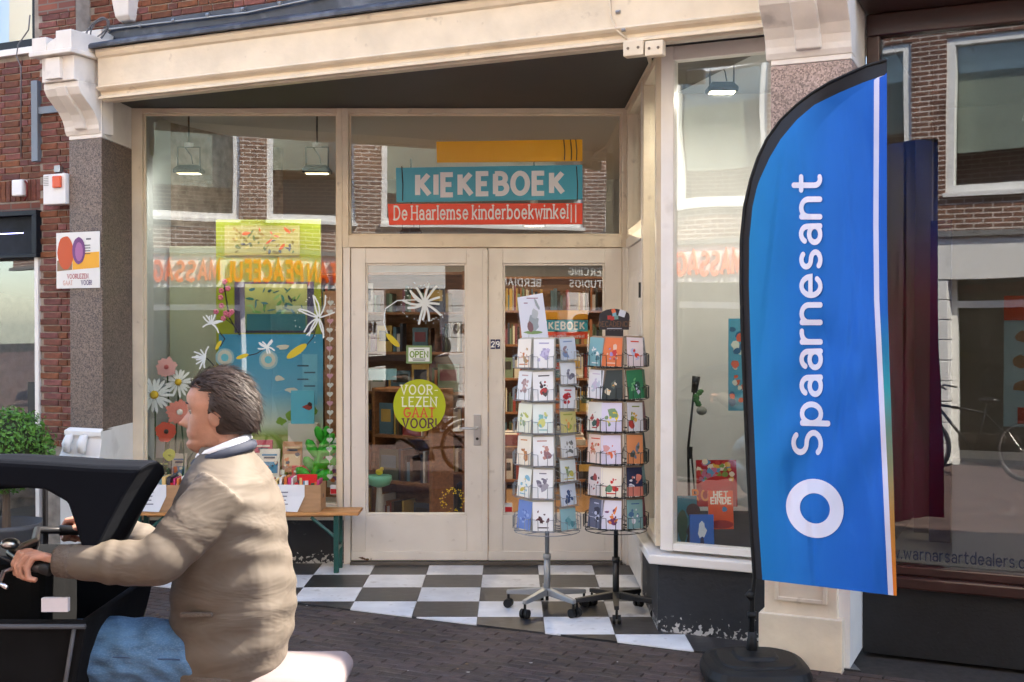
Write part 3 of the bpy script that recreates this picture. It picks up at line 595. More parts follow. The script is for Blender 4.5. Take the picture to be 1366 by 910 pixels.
# gallery interior
GI = mat('gallery_wall', (.26, .24, .21), .8, vary=.03)
c = MB(FAC); c.box(1.76, 5.2, 3.2, 3.25, 0, 3.5); c.box(1.80, 1.83, GD + .1, 3.2, 0, 3.5); c.box(5.1, 5.15, GD + .1, 3.2, 0, 3.5); c.build('room_wall', GI, gb)
c = MB(FAC); c.box(1.76, 5.2, GD + .1, 3.2, 3.40, 3.45); c.build('room_ceiling', mat('gallery_ceiling', (.16, .16, .16), .8), gb)
c = MB(FAC); c.box(1.83, 5.1, GD + .1, 3.2, .36, .46); c.build('display_floor', mat('display_floor', (.5, .47, .4), .6, vary=.05), gb)
sa, za = FP(1166, 737, GD + .026); sb = FP(1392, 750, GD + .026)[0]; sz_ = .062
c = MB(FAC); text(c, 'www.warnarsartdealers.com', sz_, Vector(((sa + sb) / 2, GD + .026, za - .02)), (1, 0, 0), (0, 0, 1), (0, -1, 0), th=.12, gap=.12, squeeze=(sb - sa) / (strokes('www.warnarsartdealers.com', .12, .12)[1] * sz_))
c.build('window_lettering', plain(28, 34, 58), gw, fix=False)
# ================================================================== ACROSS THE STREET (seen only in the panes)
oa = R(-18); OPP = Matrix.Translation((-4.0, -0.9, 0)) @ Matrix.Rotation(oa, 4, 'Z')
ob = thing('brick_row_building', 'sunlit brown brick building mirrored in the shop panes with white windows and orange letters', 'building', OPP @ Vector((0, 0, 0)))
OB = brick_mat('opposite_brick', (.19, .085, .055), (.13, .06, .042), (.52, .47, .42), .21, .062, .009)
c = MB(OPP); per = 1.82
c.box(-16, 16, -3, -.001, 5.35, 5.8); c.box(-16, 16, -3, -.001, 2.95, 3.42)
PIL = [-.05 + per * k for k in range(-7, 2)] + [5.7 + per * k for k in range(5)]
for p0 in PIL: c.box(p0 - .21, p0 + .21, -.6, -.001, 3.42, 5.35)
c.box(-16, 16, -3, -.6, 3.42, 5.35); wall = c.build('brick_wall', OB, ob)
c = MB(OPP); c.box(-16, 16, -3, .02, 5.801, 9.6); c.build('bounce_storey', mat('cream_bounce', (.74, .6, .42), .8, vary=.05), ob)  # unseen storey, added in cream to bounce warm sunlight onto the shopfront
OW = mat('opposite_white', (.8, .8, .78), .5, vary=.04); OBL = mat('roller_blind', (.33, .37, .32), .8, vary=.1)
for k, (p0, p1) in enumerate(zip(PIL, PIL[1:])):
    a, e = p0 + .21, p1 - .21
    c = MB(OPP); c.box(a, a + .1, -.2, -.03, 3.42, 5.35); c.box(e - .1, e, -.2, -.03, 3.42, 5.35); c.box(a + .1, e - .1, -.2, -.03, 3.42, 3.52); c.box(a + .1, e - .1, -.2, -.03, 5.25, 5.35); c.box(a - .02, e + .02, -.1, .05, 3.37, 3.425)
    wn = c.build('window', OW, ob)
    p = MB(OPP); p.box(a + .1, e - .1, -.12, -.114, 3.52, 5.25); p.build('pane', GLASS, wn)
    p = MB(OPP); p.box(a + .1, e - .1, -.25, -.24, 3.95 + .3 * (k % 2), 5.25); p.build('blind', OBL, wn)
c = MB(OPP); c.box(-16, 16, -.2, .08, 2.88, 2.949); c.build('ledge', mat('ledge_lead', (.2, .2, .2), .6), ob)
c = MB(OPP); c.box(-9, 3.05, -.2, .03, 2.36, 2.88); c.build('shop_fascia', OW, ob)
OR = mat('orange_letters', (.9, .12, .004), .45)
c = MB(); I = OPP.to_3x3(); st, wd = strokes('TIBETAN PEACEFUL MASSAGE', .2, .06, 0, .3)
text(c, 'TIBETAN PEACEFUL MASSAGE', .29, OPP @ Vector((.03, .08, 2.46)), I @ Vector((-1, 0, 0)), ZA, I @ Vector((0, 1, 0)), th=.22, gap=.06, cap=False, space=.3, squeeze=3.43 / (strokes('TIBETAN PEACEFUL MASSAGE', .22, .06, 0, .3)[1] * .29))
o = c.build('fascia_lettering', OR, ob, fix=False); m = o.modifiers.new('thick', 'SOLIDIFY'); m.thickness = .05; m.offset = -1
DK = mat('dark_opening', (.03, .022, .018), .35, vary=.3); BRN = mat('brown_boards', (.07, .035, .022), .5)
c = MB(OPP); c.box(-16, 16, -3, -.6, 0, 2.95); c.build('shop_back', DK, ob)
for a in (-3.7, -1.9, 1.82, 3.3, 5.4, 7.6):
    for k in range(9):
        c = MB(OPP); c.box(a - .2, a + .2, -.25, .02 if a < 3 else .0, .02 + k * .26, .27 + k * .26); c.build('pillar_block', OW, ob, bevel=.01)
for a, e in ((-3.5, -2.1), (-1.7, -.15), (.25, 1.62), (2.02, 3.1), (3.5, 5.2), (5.6, 7.4)):
    c = MB(OPP); c.box(a, a + .07, -.3, -.2, 0, 2.36, 0 if a > 1.9 else 1); c.box(e - .07, e, -.3, -.2, 0, 2.36); c.box(a + .07, e - .07, -.3, -.2, 2.0, 2.09); c.box(a + .07, e - .07, -.3, -.2, .3, .4, 1); wn = c.build('shop_window', [OW, DK], ob)
    p = MB(OPP); p.box(a + .07, e - .07, -.26, -.254, .4, 2.36); p.build('pane', GLASS, wn)
c = MB(OPP); c.box(3.06, 12, -.2, .01, 2.37, 2.88); c.build('board_fascia', BRN, ob)
c = MB(); text(c, 'PIERCING', .12, OPP @ Vector((5.6, .012, 2.66)), I @ Vector((-1, 0, 0)), ZA, I @ Vector((0, 1, 0)), th=.2); text(c, 'STUDIOS', .12, OPP @ Vector((5.6, .012, 2.45)), I @ Vector((-1, 0, 0)), ZA, I @ Vector((0, 1, 0)), th=.2)
text(c, 'BERDIAN', .12, OPP @ Vector((4.35, .012, 2.45)), I @ Vector((-1, 0, 0)), ZA, I @ Vector((0, 1, 0)), th=.2); c.build('board_lettering', plain(235, 235, 230), ob, fix=False)
c = MB(); nb = OPP @ Vector((1.82, .03, 1.68)); text(c, '18', .13, nb, I @ Vector((-1, 0, 0)), ZA, I @ Vector((0, 1, 0)), th=.2); nb = OPP @ Vector((3.3, .012, 1.68)); text(c, '20', .13, nb, I @ Vector((-1, 0, 0)), ZA, I @ Vector((0, 1, 0)), th=.2); c.build('house_numbers', plain(20, 20, 22), ob, fix=False)

# ================================================================== INSIDE THE BOOKSHOP
LAM = mat('laminate', (.36, .21, .11), .4, vary=.2, vscale=3, stretch=(6, 1, 1))
c = MB(); c.box(-2.85, 2.4, 8.76, 13.5, -.06, -.002); struct(c.build('shop_floor', LAM))
c = MB(); c.box(-2.95, 2.45, 8.76, 13.5, 3.45, 3.5); c.prism([FW(.68, BD + .1, 3.40), FW(1.36, BD + .1, 3.40), Vector((2.4, 8.75, 3.40)), Vector((.95, 8.75, 3.40))], (0, 0, .05)); struct(c.build('shop_ceiling', mat('ceiling_white', (.5, .52, .53), .8)))
c = MB(); c.box(-2.95, 2.45, 13.5, 13.6, 0, 3.5); struct(c.build('shop_back_wall', WALLI))
c = MB(); c.box(-2.95, -2.83, 8.78, 13.5, 0, 3.45); struct(c.build('shop_side_wall', WALLI))
c = MB(); c.box(2.35, 2.45, 8.78, 13.5, 0, 3.45); struct(c.build('shop_far_side_wall', WALLI))
WALLB = mat('bay_wall', (.78, .78, .77), .75, vary=.03)
c = MB(); c.box(1.0, 2.3, 8.25, 8.3, .0, 3.4); c.prism([FW(1.37, BD + .08, 0), FW(1.37, BD + .13, 0), Vector((2.3, 8.3, 0)), Vector((2.25, 8.3, 0))], (0, 0, 3.4)); struct(c.build('bay_wall', WALLB))
c = MB(); c.prism([FW(S0 + .03, BD + .06, .40), FW(S1 - .01, BD + .06, .40), Vector((2.2, 8.24, .40)), Vector((.95, 8.24, .40))], (0, 0, .06)); struct(c.build('bay_floor', mat('black_cloth', (.01, .01, .011), .9, vary=.3, bump=.5, bscale=12)))
c = MB(); c.box(-2.82, -1.24, 8.77, 9.62, .30, .40); struct(c.build('display_platform', mat('platform', (.5, .48, .45), .6)))
GG = mat('grey_green_panel', (.33, .36, .27), .75, vary=.06, vscale=2)
c = MB(); c.box(-2.81, -2.0, 9.60, 9.64, .40, 2.42); tag(c.build('backdrop_panel', GG), 'plain grey-green panel at the back of the left display window', 'panel')

# lamps
LAMPB = mat('lamp_iron', (.03, .03, .032), .45); 
def lamp(p, en, label, w_=.085, lit=.35, tilt=0, col=(1, .93, .82)):
    t = thing('flood_lamp', label, 'lamp', p, 'industrial lamps hanging inside the shop panes'); p = Vector(p)
    c = MB(); c.tube([p + Vector((-w_, 0, 0)), p + Vector((-w_, 0, .17)), p + Vector((w_, 0, .17)), p + Vector((w_, 0, 0))], .006, 6); c.tube([p + Vector((0, 0, .17)), (p.x, p.y, 3.42)], .007, 6); c.tube([p + Vector((-.03, 0, .17)), p + Vector((.02, .0, .1)), p + Vector((.03, 0, .04))], .004, 5); c.build('bracket', LAMPB, t)
    c = MB(); c.loft([[p + Vector((x * w_ * 1.25 * f, y * .06 * f, z)) for x, y in ((-1, -1), (1, -1), (1, 1), (-1, 1))] for z, f in ((-.03, 1), (-.005, 1.02), (.03, .7))]); c.build('housing', LAMPB, t, bevel=.004)
    c = MB(); c.box(p.x - w_, p.x + w_, p.y - .045, p.y + .045, p.z - .034, p.z - .0305); c.build('lamp_glass', mat('lamp_glow%d' % int(lit * 10), (1, .9, .7), .5, emit=(1, .78, .45), estr=lit), t)
    c = MB(); c.tube([p + Vector((0, 0, .17)), p + Vector((0, 0, .2))], .035, 10); c.build('ceiling_cap', WHITE, t)
    if en:
        ld = bpy.data.lights.new('lamp_light', 'AREA'); ld.energy = en; ld.size = .15; ld.color = col; lo = bpy.data.objects.new('lamp_light', ld); COL.objects.link(lo); lo.location = p + Vector((0, 0, -.045)); lo.rotation_euler = (R(tilt), 0, 0); put(lo, t)
lamp(P(252, 226, 8.98), 2.6, 'iron flood lamp behind the left pane of the display window', tilt=48)
lamp(P(423, 226, 8.98), 2.6, 'iron flood lamp at the right end of the display window', tilt=48)
lamp(P(963, 117, 7.35), 2.6, 'lit iron flood lamp hanging at the top of the bay window', .075, 5)
lamp((.2, 10.6, 2.7), 10, 'added flood lamp lighting the shop deep behind the door panes', col=(1, .76, .48))  # added lamp out of view, brightens the woodwork behind the doors
lamp((-1.0, 11.6, 2.7), 10, 'added flood lamp lighting the bookcases at the back of the shop', col=(1, .76, .48))  # second added lamp, warm fill for the rear shelves
def spot(p, label):
    t = thing('spot_lamp', label, 'lamp', p, 'gallery ceiling lamps'); p = Vector(p)
    c = MB(); c.tube([p + Vector((0, 0, .22)), p + Vector((0, 0, 0.1)), p], [.015, .05, .085], 12); c.build('lamp_shade', mat('white_shade', (.6, .58, .54), .5), t, True)
    c = MB(); c.tube([p + Vector((0, 0, -.004)), p + Vector((0, 0, .006))], .07, 12); c.build('bulb', mat('spot_glow', (1, .9, .7), .5, emit=(1, .78, .5), estr=3), t)
    ld = bpy.data.lights.new('lamp_light', 'AREA'); ld.energy = .8; ld.size = .12; ld.color = (1, .84, .62); lo = bpy.data.objects.new('lamp_light', ld); COL.objects.link(lo); lo.location = p + Vector((0, 0, -.02)); put(lo, t)
spot(FW(2.6, 1.5, 3.0), 'white ceiling spot glowing inside the gallery, nearer the flag'); spot(FW(3.1, 1.3, 3.0), 'white ceiling spot glowing inside the gallery, farther from the flag')

# bookcases and their books
BOOKC = [plain(*q, .5) for q in ((150, 60, 50), (180, 150, 80), (80, 110, 130), (205, 198, 185), (70, 85, 70), (50, 55, 75), (160, 100, 65), (120, 65, 80), (190, 186, 188), (90, 65, 50), (110, 130, 110), (40, 38, 40))]
def bookcase(name, label, org, rz, wd, hg, dp, n, stock):
    M = Matrix.Translation(org) @ Matrix.Rotation(rz, 4, 'Z')
    t = thing(name, label, 'bookcase', org)
    for x in (0, wd - .03):
        c = MB(M); c.box(x, x + .03, 0, dp, 0, hg); c.build('side_panel', WOODB, t, bevel=.002)
    c = MB(M); c.box(.03, wd - .03, dp - .015, dp, 0, hg); c.build('back_panel', WOODB, t)
    bk = MB(M)
    for k in range(n + 1):
        z = .08 + (hg - .11) * k / n; c = MB(M); c.box(.03, wd - .03, 0, dp - .015, z, z + .025); c.build('shelf', WOODB, t, bevel=.002)
        if k == n: continue
        room = (hg - .11) / n - .03; x = .04
        while x < wd - .06:
            if rnd.random() < .12:                    # a book shown face out
                w_ = rnd.uniform(.13, .2); h = min(room * .9, rnd.uniform(.18, .27))
                if x + w_ > wd - .04: break
                bk.box(x, x + w_, .05, .07, z + .026, z + .026 + h, rnd.randrange(12)); bk.box(x + .02, x + w_ - .02, .047, .049, z + .05 + h * .3, z + .04 + h * .75, rnd.randrange(12)); x += w_ + .015
            else:
                w_ = rnd.uniform(.012, .035); h = min(room * .92, rnd.uniform(.15, .27)); dd = rnd.uniform(.02, .05)
                bk.box(x, x + w_ - .001, dd, dd + .16, z + .026, z + .026 + h, rnd.randrange(12)); x += w_
                if rnd.random() < .1: x += .09
    tag(bk.build('shelved_books', BOOKC, None, fix=False), stock, 'books', None, 'stuff')
bookcase('bookcase', 'tall brown bookcase beyond the left door pane', (-1.9, 10.6, 0), R(-8), 1.5, 2.25, .3, 6, 'books crowding the tall bookcase beyond the left door pane')
bookcase('low_bookcase', 'low brown bookcase angled just inside the left door', (-1.17, 9.75, 0), R(-32), .62, 1.25, .3, 3, 'books lying and standing in the low bookcase by the left door')
bookcase('back_bookcase', 'wide brown bookcase against the back wall behind the right door', (-.45, 12.6, 0), 0, 2.2, 2.3, .3, 6, 'books filling the wide bookcase behind the right door')
bookcase('side_bookcase', 'brown bookcase on the shop side wall seen past the racks', (1.2, 12.3, 0), R(-60), 1.9, 2.2, .3, 6, 'books filling the bookcase on the shop side wall')
# a low table inside the right door with a bin of books
t = thing('display_table', 'low wooden table stacked with picture books behind the right door', 'table', (.35, 10.2, 0))
c = MB(); c.box(-.15, .85, 9.9, 10.5, .70, .74); c.build('table_top', WOODB, t, bevel=.004)
for x in (-.1, .76):
    for y in (9.95, 10.41): c = MB(); c.box(x, x + .05, y, y + .05, 0, .70); c.build('leg', WOODB, t)
for k in range(9):
    x = -.1 + (k % 5) * .19; y = 10.0 + (k // 5) * .26; h = rnd.uniform(.03, .12)
    c = MB(); c.box(x, x + .16, y, y + .2, .742, .742 + h, k % 12); c.box(x + .02, x + .14, y + .03, y + .17, .742 + h, .744 + h, (k + 3) % 12); tag(c.build('book_stack', BOOKC, None), ['front', 'back'][k // 5] + ' row stack of picture books, ' + ['first', 'second', 'third', 'fourth', 'fifth'][k % 5] + ' from the left on the low table', 'books', 'stacks on the low table')

# ------------------------------------------------------------------ left display window
LIME = plain(136, 148, 20, .55)
def pl(px, py, y): return P(px, py, y)
y = 9.35
a, e = pl(288, 293, y), pl(428, 449, y)
t = thing('lime_board', 'lime green board with two framed jungle pictures in the display window', 'board', ((a.x + e.x) / 2, y, e.z))
c = MB(); c.box(a.x, e.x, y, y + .03, .40, a.z); c.build('board', LIME, t)
JUN = ramp_mat('jungle_print', 2, [(0, lin(30, 90, 80)), (1, lin(190, 190, 110))], .5, 'Generated')
def picture(px0, py0, px1, py1, nm, seed, cols, bgm):
    g_ = random.Random(seed); A1, B1 = pl(px0, py0, y), pl(px1, py1, y); ctr = Vector(((A1.x + B1.x) / 2, y - .012, (A1.z + B1.z) / 2)); hw, hh = (B1.x - A1.x) / 2, (A1.z - B1.z) / 2
    c = MB(); c.box(ctr.x - hw, ctr.x + hw, y - .012, y - .001, ctr.z - hh, ctr.z + hh); c.build(nm, bgm, t)
    c = MB()
    for k in range(46):
        x, z = g_.uniform(-.92, .92) * hw, g_.uniform(-.9, .9) * hh; an = g_.uniform(0, 6.28); ux = Vector((math.cos(an), 0, math.sin(an))); uz = Vector((-math.sin(an), 0, math.cos(an)))
        blob(c, ctr + Vector((x * .94, 0, z * .9)), ux, uz, NA, g_.uniform(.012, .04), k % len(cols), 7, .25, .001 + k * .00007, g_.uniform(.004, .014), g_)
    c.build('printed_leaves', [plain(*q) for q in cols], t, fix=False)['kind'] = 'stuff'
picture(300, 301, 400, 341, 'garden_picture', 3, ((120, 110, 40), (190, 175, 90), (90, 110, 60), (200, 90, 40), (70, 80, 90), (150, 130, 60)), plain(165, 160, 95))
c = MB(); A1, B1 = pl(313, 376, y), pl(419, 444, y); c.box(A1.x, B1.x, y - .008, y - .0005, B1.z, A1.z); c.build('picture_mount', plain(58, 52, 84), t)
picture(327, 379, 410, 441, 'jungle_picture', 5, ((40, 110, 100), (90, 140, 70), (30, 80, 90), (60, 110, 120), (130, 170, 110), (20, 50, 60)), JUN)
c = MB(); A1, B1 = pl(330, 419, y), pl(408, 441, y); c.box(A1.x, B1.x, y - .0175, y - .0165, B1.z, A1.z); c.build('painted_pool', plain(24, 96, 110), t)
# blue poster
y = 9.28
a, e = pl(292, 446, y), pl(431, 600, y)
BLUEP = ramp_mat('sky_poster', 2, [(0, lin(120, 150, 60)), (.12, lin(140, 165, 70)), (.22, lin(190, 205, 190)), (.5, lin(90, 165, 200)), (1, lin(40, 140, 185))], .45, 'Generated')
t = thing('blue_poster', 'blue sky poster with pale rings and meadow below the jungle picture', 'poster', ((a.x + e.x) / 2, y, e.z))
c = MB(); c.box(a.x, e.x, y, y + .012, e.z, a.z); c.build('poster_sheet', BLUEP, t)
c = MB()
for px, py in ((300, 477), (358, 480)):
    q = pl(px, py, y)
    for k, (rr, mi) in enumerate(((.075, 0), (.058, 1), (.03, 2))): blob(c, q, XA, ZA, NA, rr, mi, 24, .03, .001 + k * .0012)
for k, (px, py) in enumerate(((395, 470), (372, 505), (388, 520), (378, 463))): blob(c, pl(px, py, y), XA, ZA, NA, .045, 1, 12, .35, .001 + .0011 * k, .02)
for px, py, r in ((412, 548, .06), (390, 555, .05), (375, 562, .04)): blob(c, pl(px, py, y), XA, ZA, NA, r, 3, 14, .25, .001 + r * .01, r * .8)
c.build('printed_rings', [plain(150, 190, 205), plain(205, 205, 195), plain(110, 195, 220), plain(120, 160, 50)], t, fix=False)
c = MB(); q = pl(405, 476, y); rect(c, q, XA, ZA, NA, -.01, .11, -.38, .02, 0, .004); c.build('poster_strip', plain(105, 175, 205), t, fix=False)
c = MB()
for k in range(5): rect(c, pl(400 + (k % 2) * 9, 488 + k * 9, y), XA, ZA, NA, -.02, .07, -.006, .006, 0, .005)
c.build('poster_lines', plain(60, 90, 110), t, fix=False)
# standing light-blue picture book
y = 9.1; a, e = pl(388, 521, y), pl(419, 562, y)
t = thing('picture_book', 'pale blue picture book standing in front of the blue poster', 'book', ((a.x + e.x) / 2, y, e.z)); c = MB(); c.box(a.x, e.x, y, y + .02, e.z - .02, a.z); c.build('cover', plain(90, 180, 210, .4), t)
c = MB(); q = pl(410, 543, y); blob(c, q, XA, ZA, NA, .035, 0, 10, .3, .0015, .022); blob(c, q + Vector((.02, 0, .02)), XA, ZA, NA, .016, 1, 9, .3, .003); c.build('cover_beetle', [plain(150, 50, 40), plain(60, 30, 30)], t, fix=False)
c = MB(); c.box(a.x - .02, e.x + .02, y - .02, y + .14, .40, e.z - .021); c.build('book_stand', plain(200, 195, 185), t)
# rows of picture books on the platform
for k, (px0, px1, py, col, c2) in enumerate(((205, 225, 612, (40, 90, 60), (150, 180, 90)), (228, 247, 606, (210, 200, 180), (90, 120, 160)), (338, 362, 588, (190, 60, 90), (240, 220, 210)), (345, 372, 600, (235, 230, 220), (60, 140, 180)), (376, 402, 590, (180, 130, 90), (220, 190, 150)), (404, 424, 598, (225, 225, 228), (150, 120, 150)), (388, 412, 622, (200, 60, 60), (240, 230, 220)), (434, 450, 585, (225, 225, 225), (90, 150, 110)), (436, 451, 610, (200, 200, 205), (120, 60, 140)), (352, 378, 628, (240, 235, 225), (200, 150, 90)))):
    y = 8.98 + (k % 3) * .05; a, e = pl(px0, py, y), pl(px1, py + 40, y)
    c = MB(); zb = max(.402, e.z); c.prism([(a.x, y, zb), (e.x, y, zb), (e.x, y + .045, a.z), (a.x, y + .045, a.z)], (0, .02, 0), 0)
    c.poly([(a.x + .012, y - .0015 + .008, zb + .05), (e.x - .012, y - .0015 + .008, zb + .05), (e.x - .012, y + .024, (a.z + zb) / 2 + .02), (a.x + .012, y + .024, (a.z + zb) / 2 + .02)], 1)
    gb_ = random.Random(k); nrm = Vector((0, -1, .25)).normalized(); upv = Vector((0, .045, a.z - zb)).normalized(); cc = Vector(((a.x + e.x) / 2, y, zb)); hw_, hh_ = (e.x - a.x) / 2, a.z - zb
    for q in range(7): blob(c, cc + XA * gb_.uniform(-.7, .7) * hw_ + upv * gb_.uniform(.2, .6) * hh_ + nrm * .006, XA, upv, nrm, gb_.uniform(.006, .02), 2 + q % 3, 8, .35, .002 + q * .0003, None, gb_)
    for q in range(2): rect(c, cc + upv * hh_ * (.82 - .09 * q) + nrm * .004, XA, upv, nrm, -hw_ * (.75 - .2 * q), hw_ * (.75 - .2 * q), -.007, .007, 1 + 2 * q, .003)
    tag(c.build('picture_book', [plain(*col, .4), plain(*c2, .4), plain(210, 120, 60, .4), plain(60, 70, 90, .4), plain(235, 225, 200, .4)], fix=False), ['green picture book at the far left of the display window floor', 'beige picture book second from the left in the display window', 'crimson picture book under the blue poster', 'white picture book with a blue picture under the blue poster', 'tan picture book standing left of the green foam plant', 'white picture book just behind the green foam plant', 'red picture book low beside the green foam plant', 'white picture book beside the right window post with green picture', 'pale picture book by the right window post with purple picture', 'cream picture book with ochre picture behind the cardboard box'][k], 'book', 'picture books in the display window')
# flowers
def daisy(ctr, r, n, petal, core, label, y_, tilt=.2, stem=True, wd=.26):
    ctr = Vector(ctr); t = thing('paper_flower', label, 'flower', (ctr.x, ctr.y, .40), 'paper flowers in the display window')
    Mx = Matrix.Translation(ctr) @ Matrix.Rotation(R(90 - 12), 4, 'X') @ Matrix.Rotation(R(tilt * 40), 4, 'Y')
    c = MB(Mx)
    for k in range(n):
        q = 2 * math.pi * k / n + rnd.uniform(-.08, .08); rr = r * rnd.uniform(.82, 1.08); ca, sa = math.cos(q), math.sin(q); w_ = r * wd * 2.6 / n ** .5 * .5
        pts = [(.12, 0, 0), (.45, w_, .02), (.85, w_ * .9, .0), (1.0, 0, -.05), (.85, -w_ * .9, .0), (.45, -w_, .02)]
        c.poly([((x * rr) * ca - y2 * sa, (x * rr) * sa + y2 * ca, z * r + .002 * (k % 2)) for x, y2, z in pts])
    c.build('petals', petal, t, True, fix=False)
    c = MB(Mx); c.ell((0, 0, .01), (r * .22, r * .22, r * .12), 12, 6); c.build('flower_heart', core, t, True)
    if stem: c = MB(); c.tube([ctr + Vector((0, .02, 0)), ctr + Vector((rnd.uniform(-.05, .05), .05, -(ctr.z - .4) * .5)), (ctr.x + rnd.uniform(-.05, .05), ctr.y + .03, .40)], .006, 6); c.build('stem', plain(40, 80, 40), t)
PW = mat('paper_petal', (.75, .76, .74), .7); YC = plain(225, 185, 30)
daisy(pl(206, 527, 8.98), .15, 19, PW, YC, 'big white paper daisy at the left edge of the display window', 9)
daisy(pl(238, 510, 9.08), .12, 17, PW, YC, 'white paper daisy with yellow heart right of the biggest one', 9)
daisy(pl(222, 490, 9.05), .085, 22, mat('pink_petal', (.72, .36, .34), .7), plain(190, 90, 90), 'pale pink paper flower above the white daisies', 9, wd=.6)
daisy(pl(240, 550, 8.95), .11, 16, mat('coral_petal', (.7, .22, .16), .7), plain(240, 230, 220), 'coral pink paper flower under the white daisies', 9, wd=.5)
daisy(pl(222, 576, 8.93), .085, 9, mat('red_petal', (.62, .06, .02), .6), plain(30, 20, 20), 'bright red paper flower low in the display window', 9, wd=.8)
daisy(pl(226, 607, 8.9), .05, 8, mat('lime_petal', (.5, .5, .02), .6), plain(170, 170, 30), 'lime yellow paper flower near the window floor', 9, wd=1.0)
t = thing('leaf_bunch', 'dark green leaf bunch behind the paper flowers', 'plant', (*pl(205, 620, 9.1).xy, .40)); 
for k in range(9):
    b0 = pl(200 + k * 6, 640, 9.1); b0.z = .40; h = rnd.uniform(.25, .6); lean = rnd.uniform(-.12, .16)
    c = MB(); L_ = []
    for q in range(6):
        f = q / 5; wv = .028 * math.sin(math.pi * (f * .9 + .08)); L_.append([b0 + Vector((lean * f * f - wv, -.03 * f, h * f)), b0 + Vector((lean * f * f + wv, -.03 * f + .01, h * f))])
    c.loft([[p[0], p[1]] for p in L_], cap=False, closed=False); c.build('leaf', mat('dark_leaf', (.02, .07, .035), .5), t, True, fix=False)
# blossom branch
t = thing('blossom_branch', 'dark twig with pink blossoms in front of the lime board', 'plant', pl(315, 448, 9.25)); y = 9.25
c = MB(); c.tube([pl(320, 447, y), pl(306, 424, y), pl(302, 400, y), pl(298, 372, y)], .006, 6); c.tube([pl(312, 434, y), pl(300, 425, y)], .004, 5); c.build('twig', plain(40, 36, 40), t)
for px, py in ((298, 376), (305, 385), (293, 397), (296, 408), (301, 418), (290, 416), (306, 420), (310, 416), (299, 425), (294, 388)):
    c = MB(); q = pl(px + rnd.uniform(-2, 2), py, y - .02)
    for m in range(5): an = m * 1.257; c.ell(q + Vector((math.cos(an) * .012, 0, math.sin(an) * .012)), (.012, .007, .012), 7, 4)
    c.build('blossom', plain(205, 105, 135), t, True)
# green foam plant
t = thing('foam_plant', 'bright green foam cactus with round lobes beside the cardboard box', 'plant', (*pl(428, 640, 8.93).xy, .40)); y = 8.93
GF = mat('foam_green', (.03, .4, .02), .5, vary=.25, vscale=14)
c = MB(); c.tube([pl(418, 648, y), pl(421, 625, y), pl(429, 600, y), pl(434, 578, y)], [.03, .035, .03, .02], 10); c.build('stalk', GF, t, True)
for px0, py0, px1, py1, r in ((420, 628, 409, 614, .03), (421, 622, 444, 616, .032), (424, 612, 413, 592, .03), (427, 606, 445, 599, .03), (430, 598, 442, 583, .026), (431, 592, 424, 574, .026), (420, 640, 438, 632, .035), (418, 640, 400, 628, .03), (433, 585, 436, 572, .02)):
    c = MB(); a, e = pl(px0, py0, y), pl(px1, py1, y - .02); c.tube([a, a.lerp(e, .35), a.lerp(e, .75), e + (e - a) * .1, e + (e - a) * .28], [r * .7, r * 1.05, r * 1.35, r * 1.05, r * .3], 10); c.build('lobe', GF, t, True)
# brown side unit and items right of the display (behind the hearts)
c = MB(); a, e = pl(433, 388, 9.3), pl(452, 640, 9.3); c.box(a.x, e.x + .05, 9.3, 9.33, .4, a.z); tag(c.build('brown_panel', WOODB), 'narrow brown wooden panel at the right side of the display window', 'panel')
# hearts down the pane, paint on the glass
def onglass(px, py, off=0): q = P(px, py, YW - .001 - off); return q
t = thing('heart_garland', 'column of small white paper hearts hanging down the display window', 'garland', P(440, 640, YW + .05))
HW = mat('heart_paper', (.66, .68, .68), .7); HP = mat('heart_pink', (.6, .3, .42), .7)
for k in range(20):
    q = P(440 + rnd.uniform(-1, 1), 404 + k * 12.2, YW + .05); r = .024; c = MB(); pts = []
    for m in range(18):
        th = 2 * math.pi * m / 18; pts.append(q + Vector((r * math.sin(th) ** 3, 0, r * (13 * math.cos(th) - 5 * math.cos(2 * th) - 2 * math.cos(3 * th) - math.cos(4 * th)) / 16)))
    c.prism(pts, (0, .002, 0)); c.build('heart', HP if k in (2, 5, 8, 11) else HW, t)
c = MB(); c.tube([P(440, 396, YW + .053), P(440, 640, YW + .053)], .0012, 4); c.build('thread', WHITE, t)
CHALK = mat('window_paint_white', (.72, .78, .8), .7); BAN = mat('window_paint_yellow', (.6, .48, .02), .6)
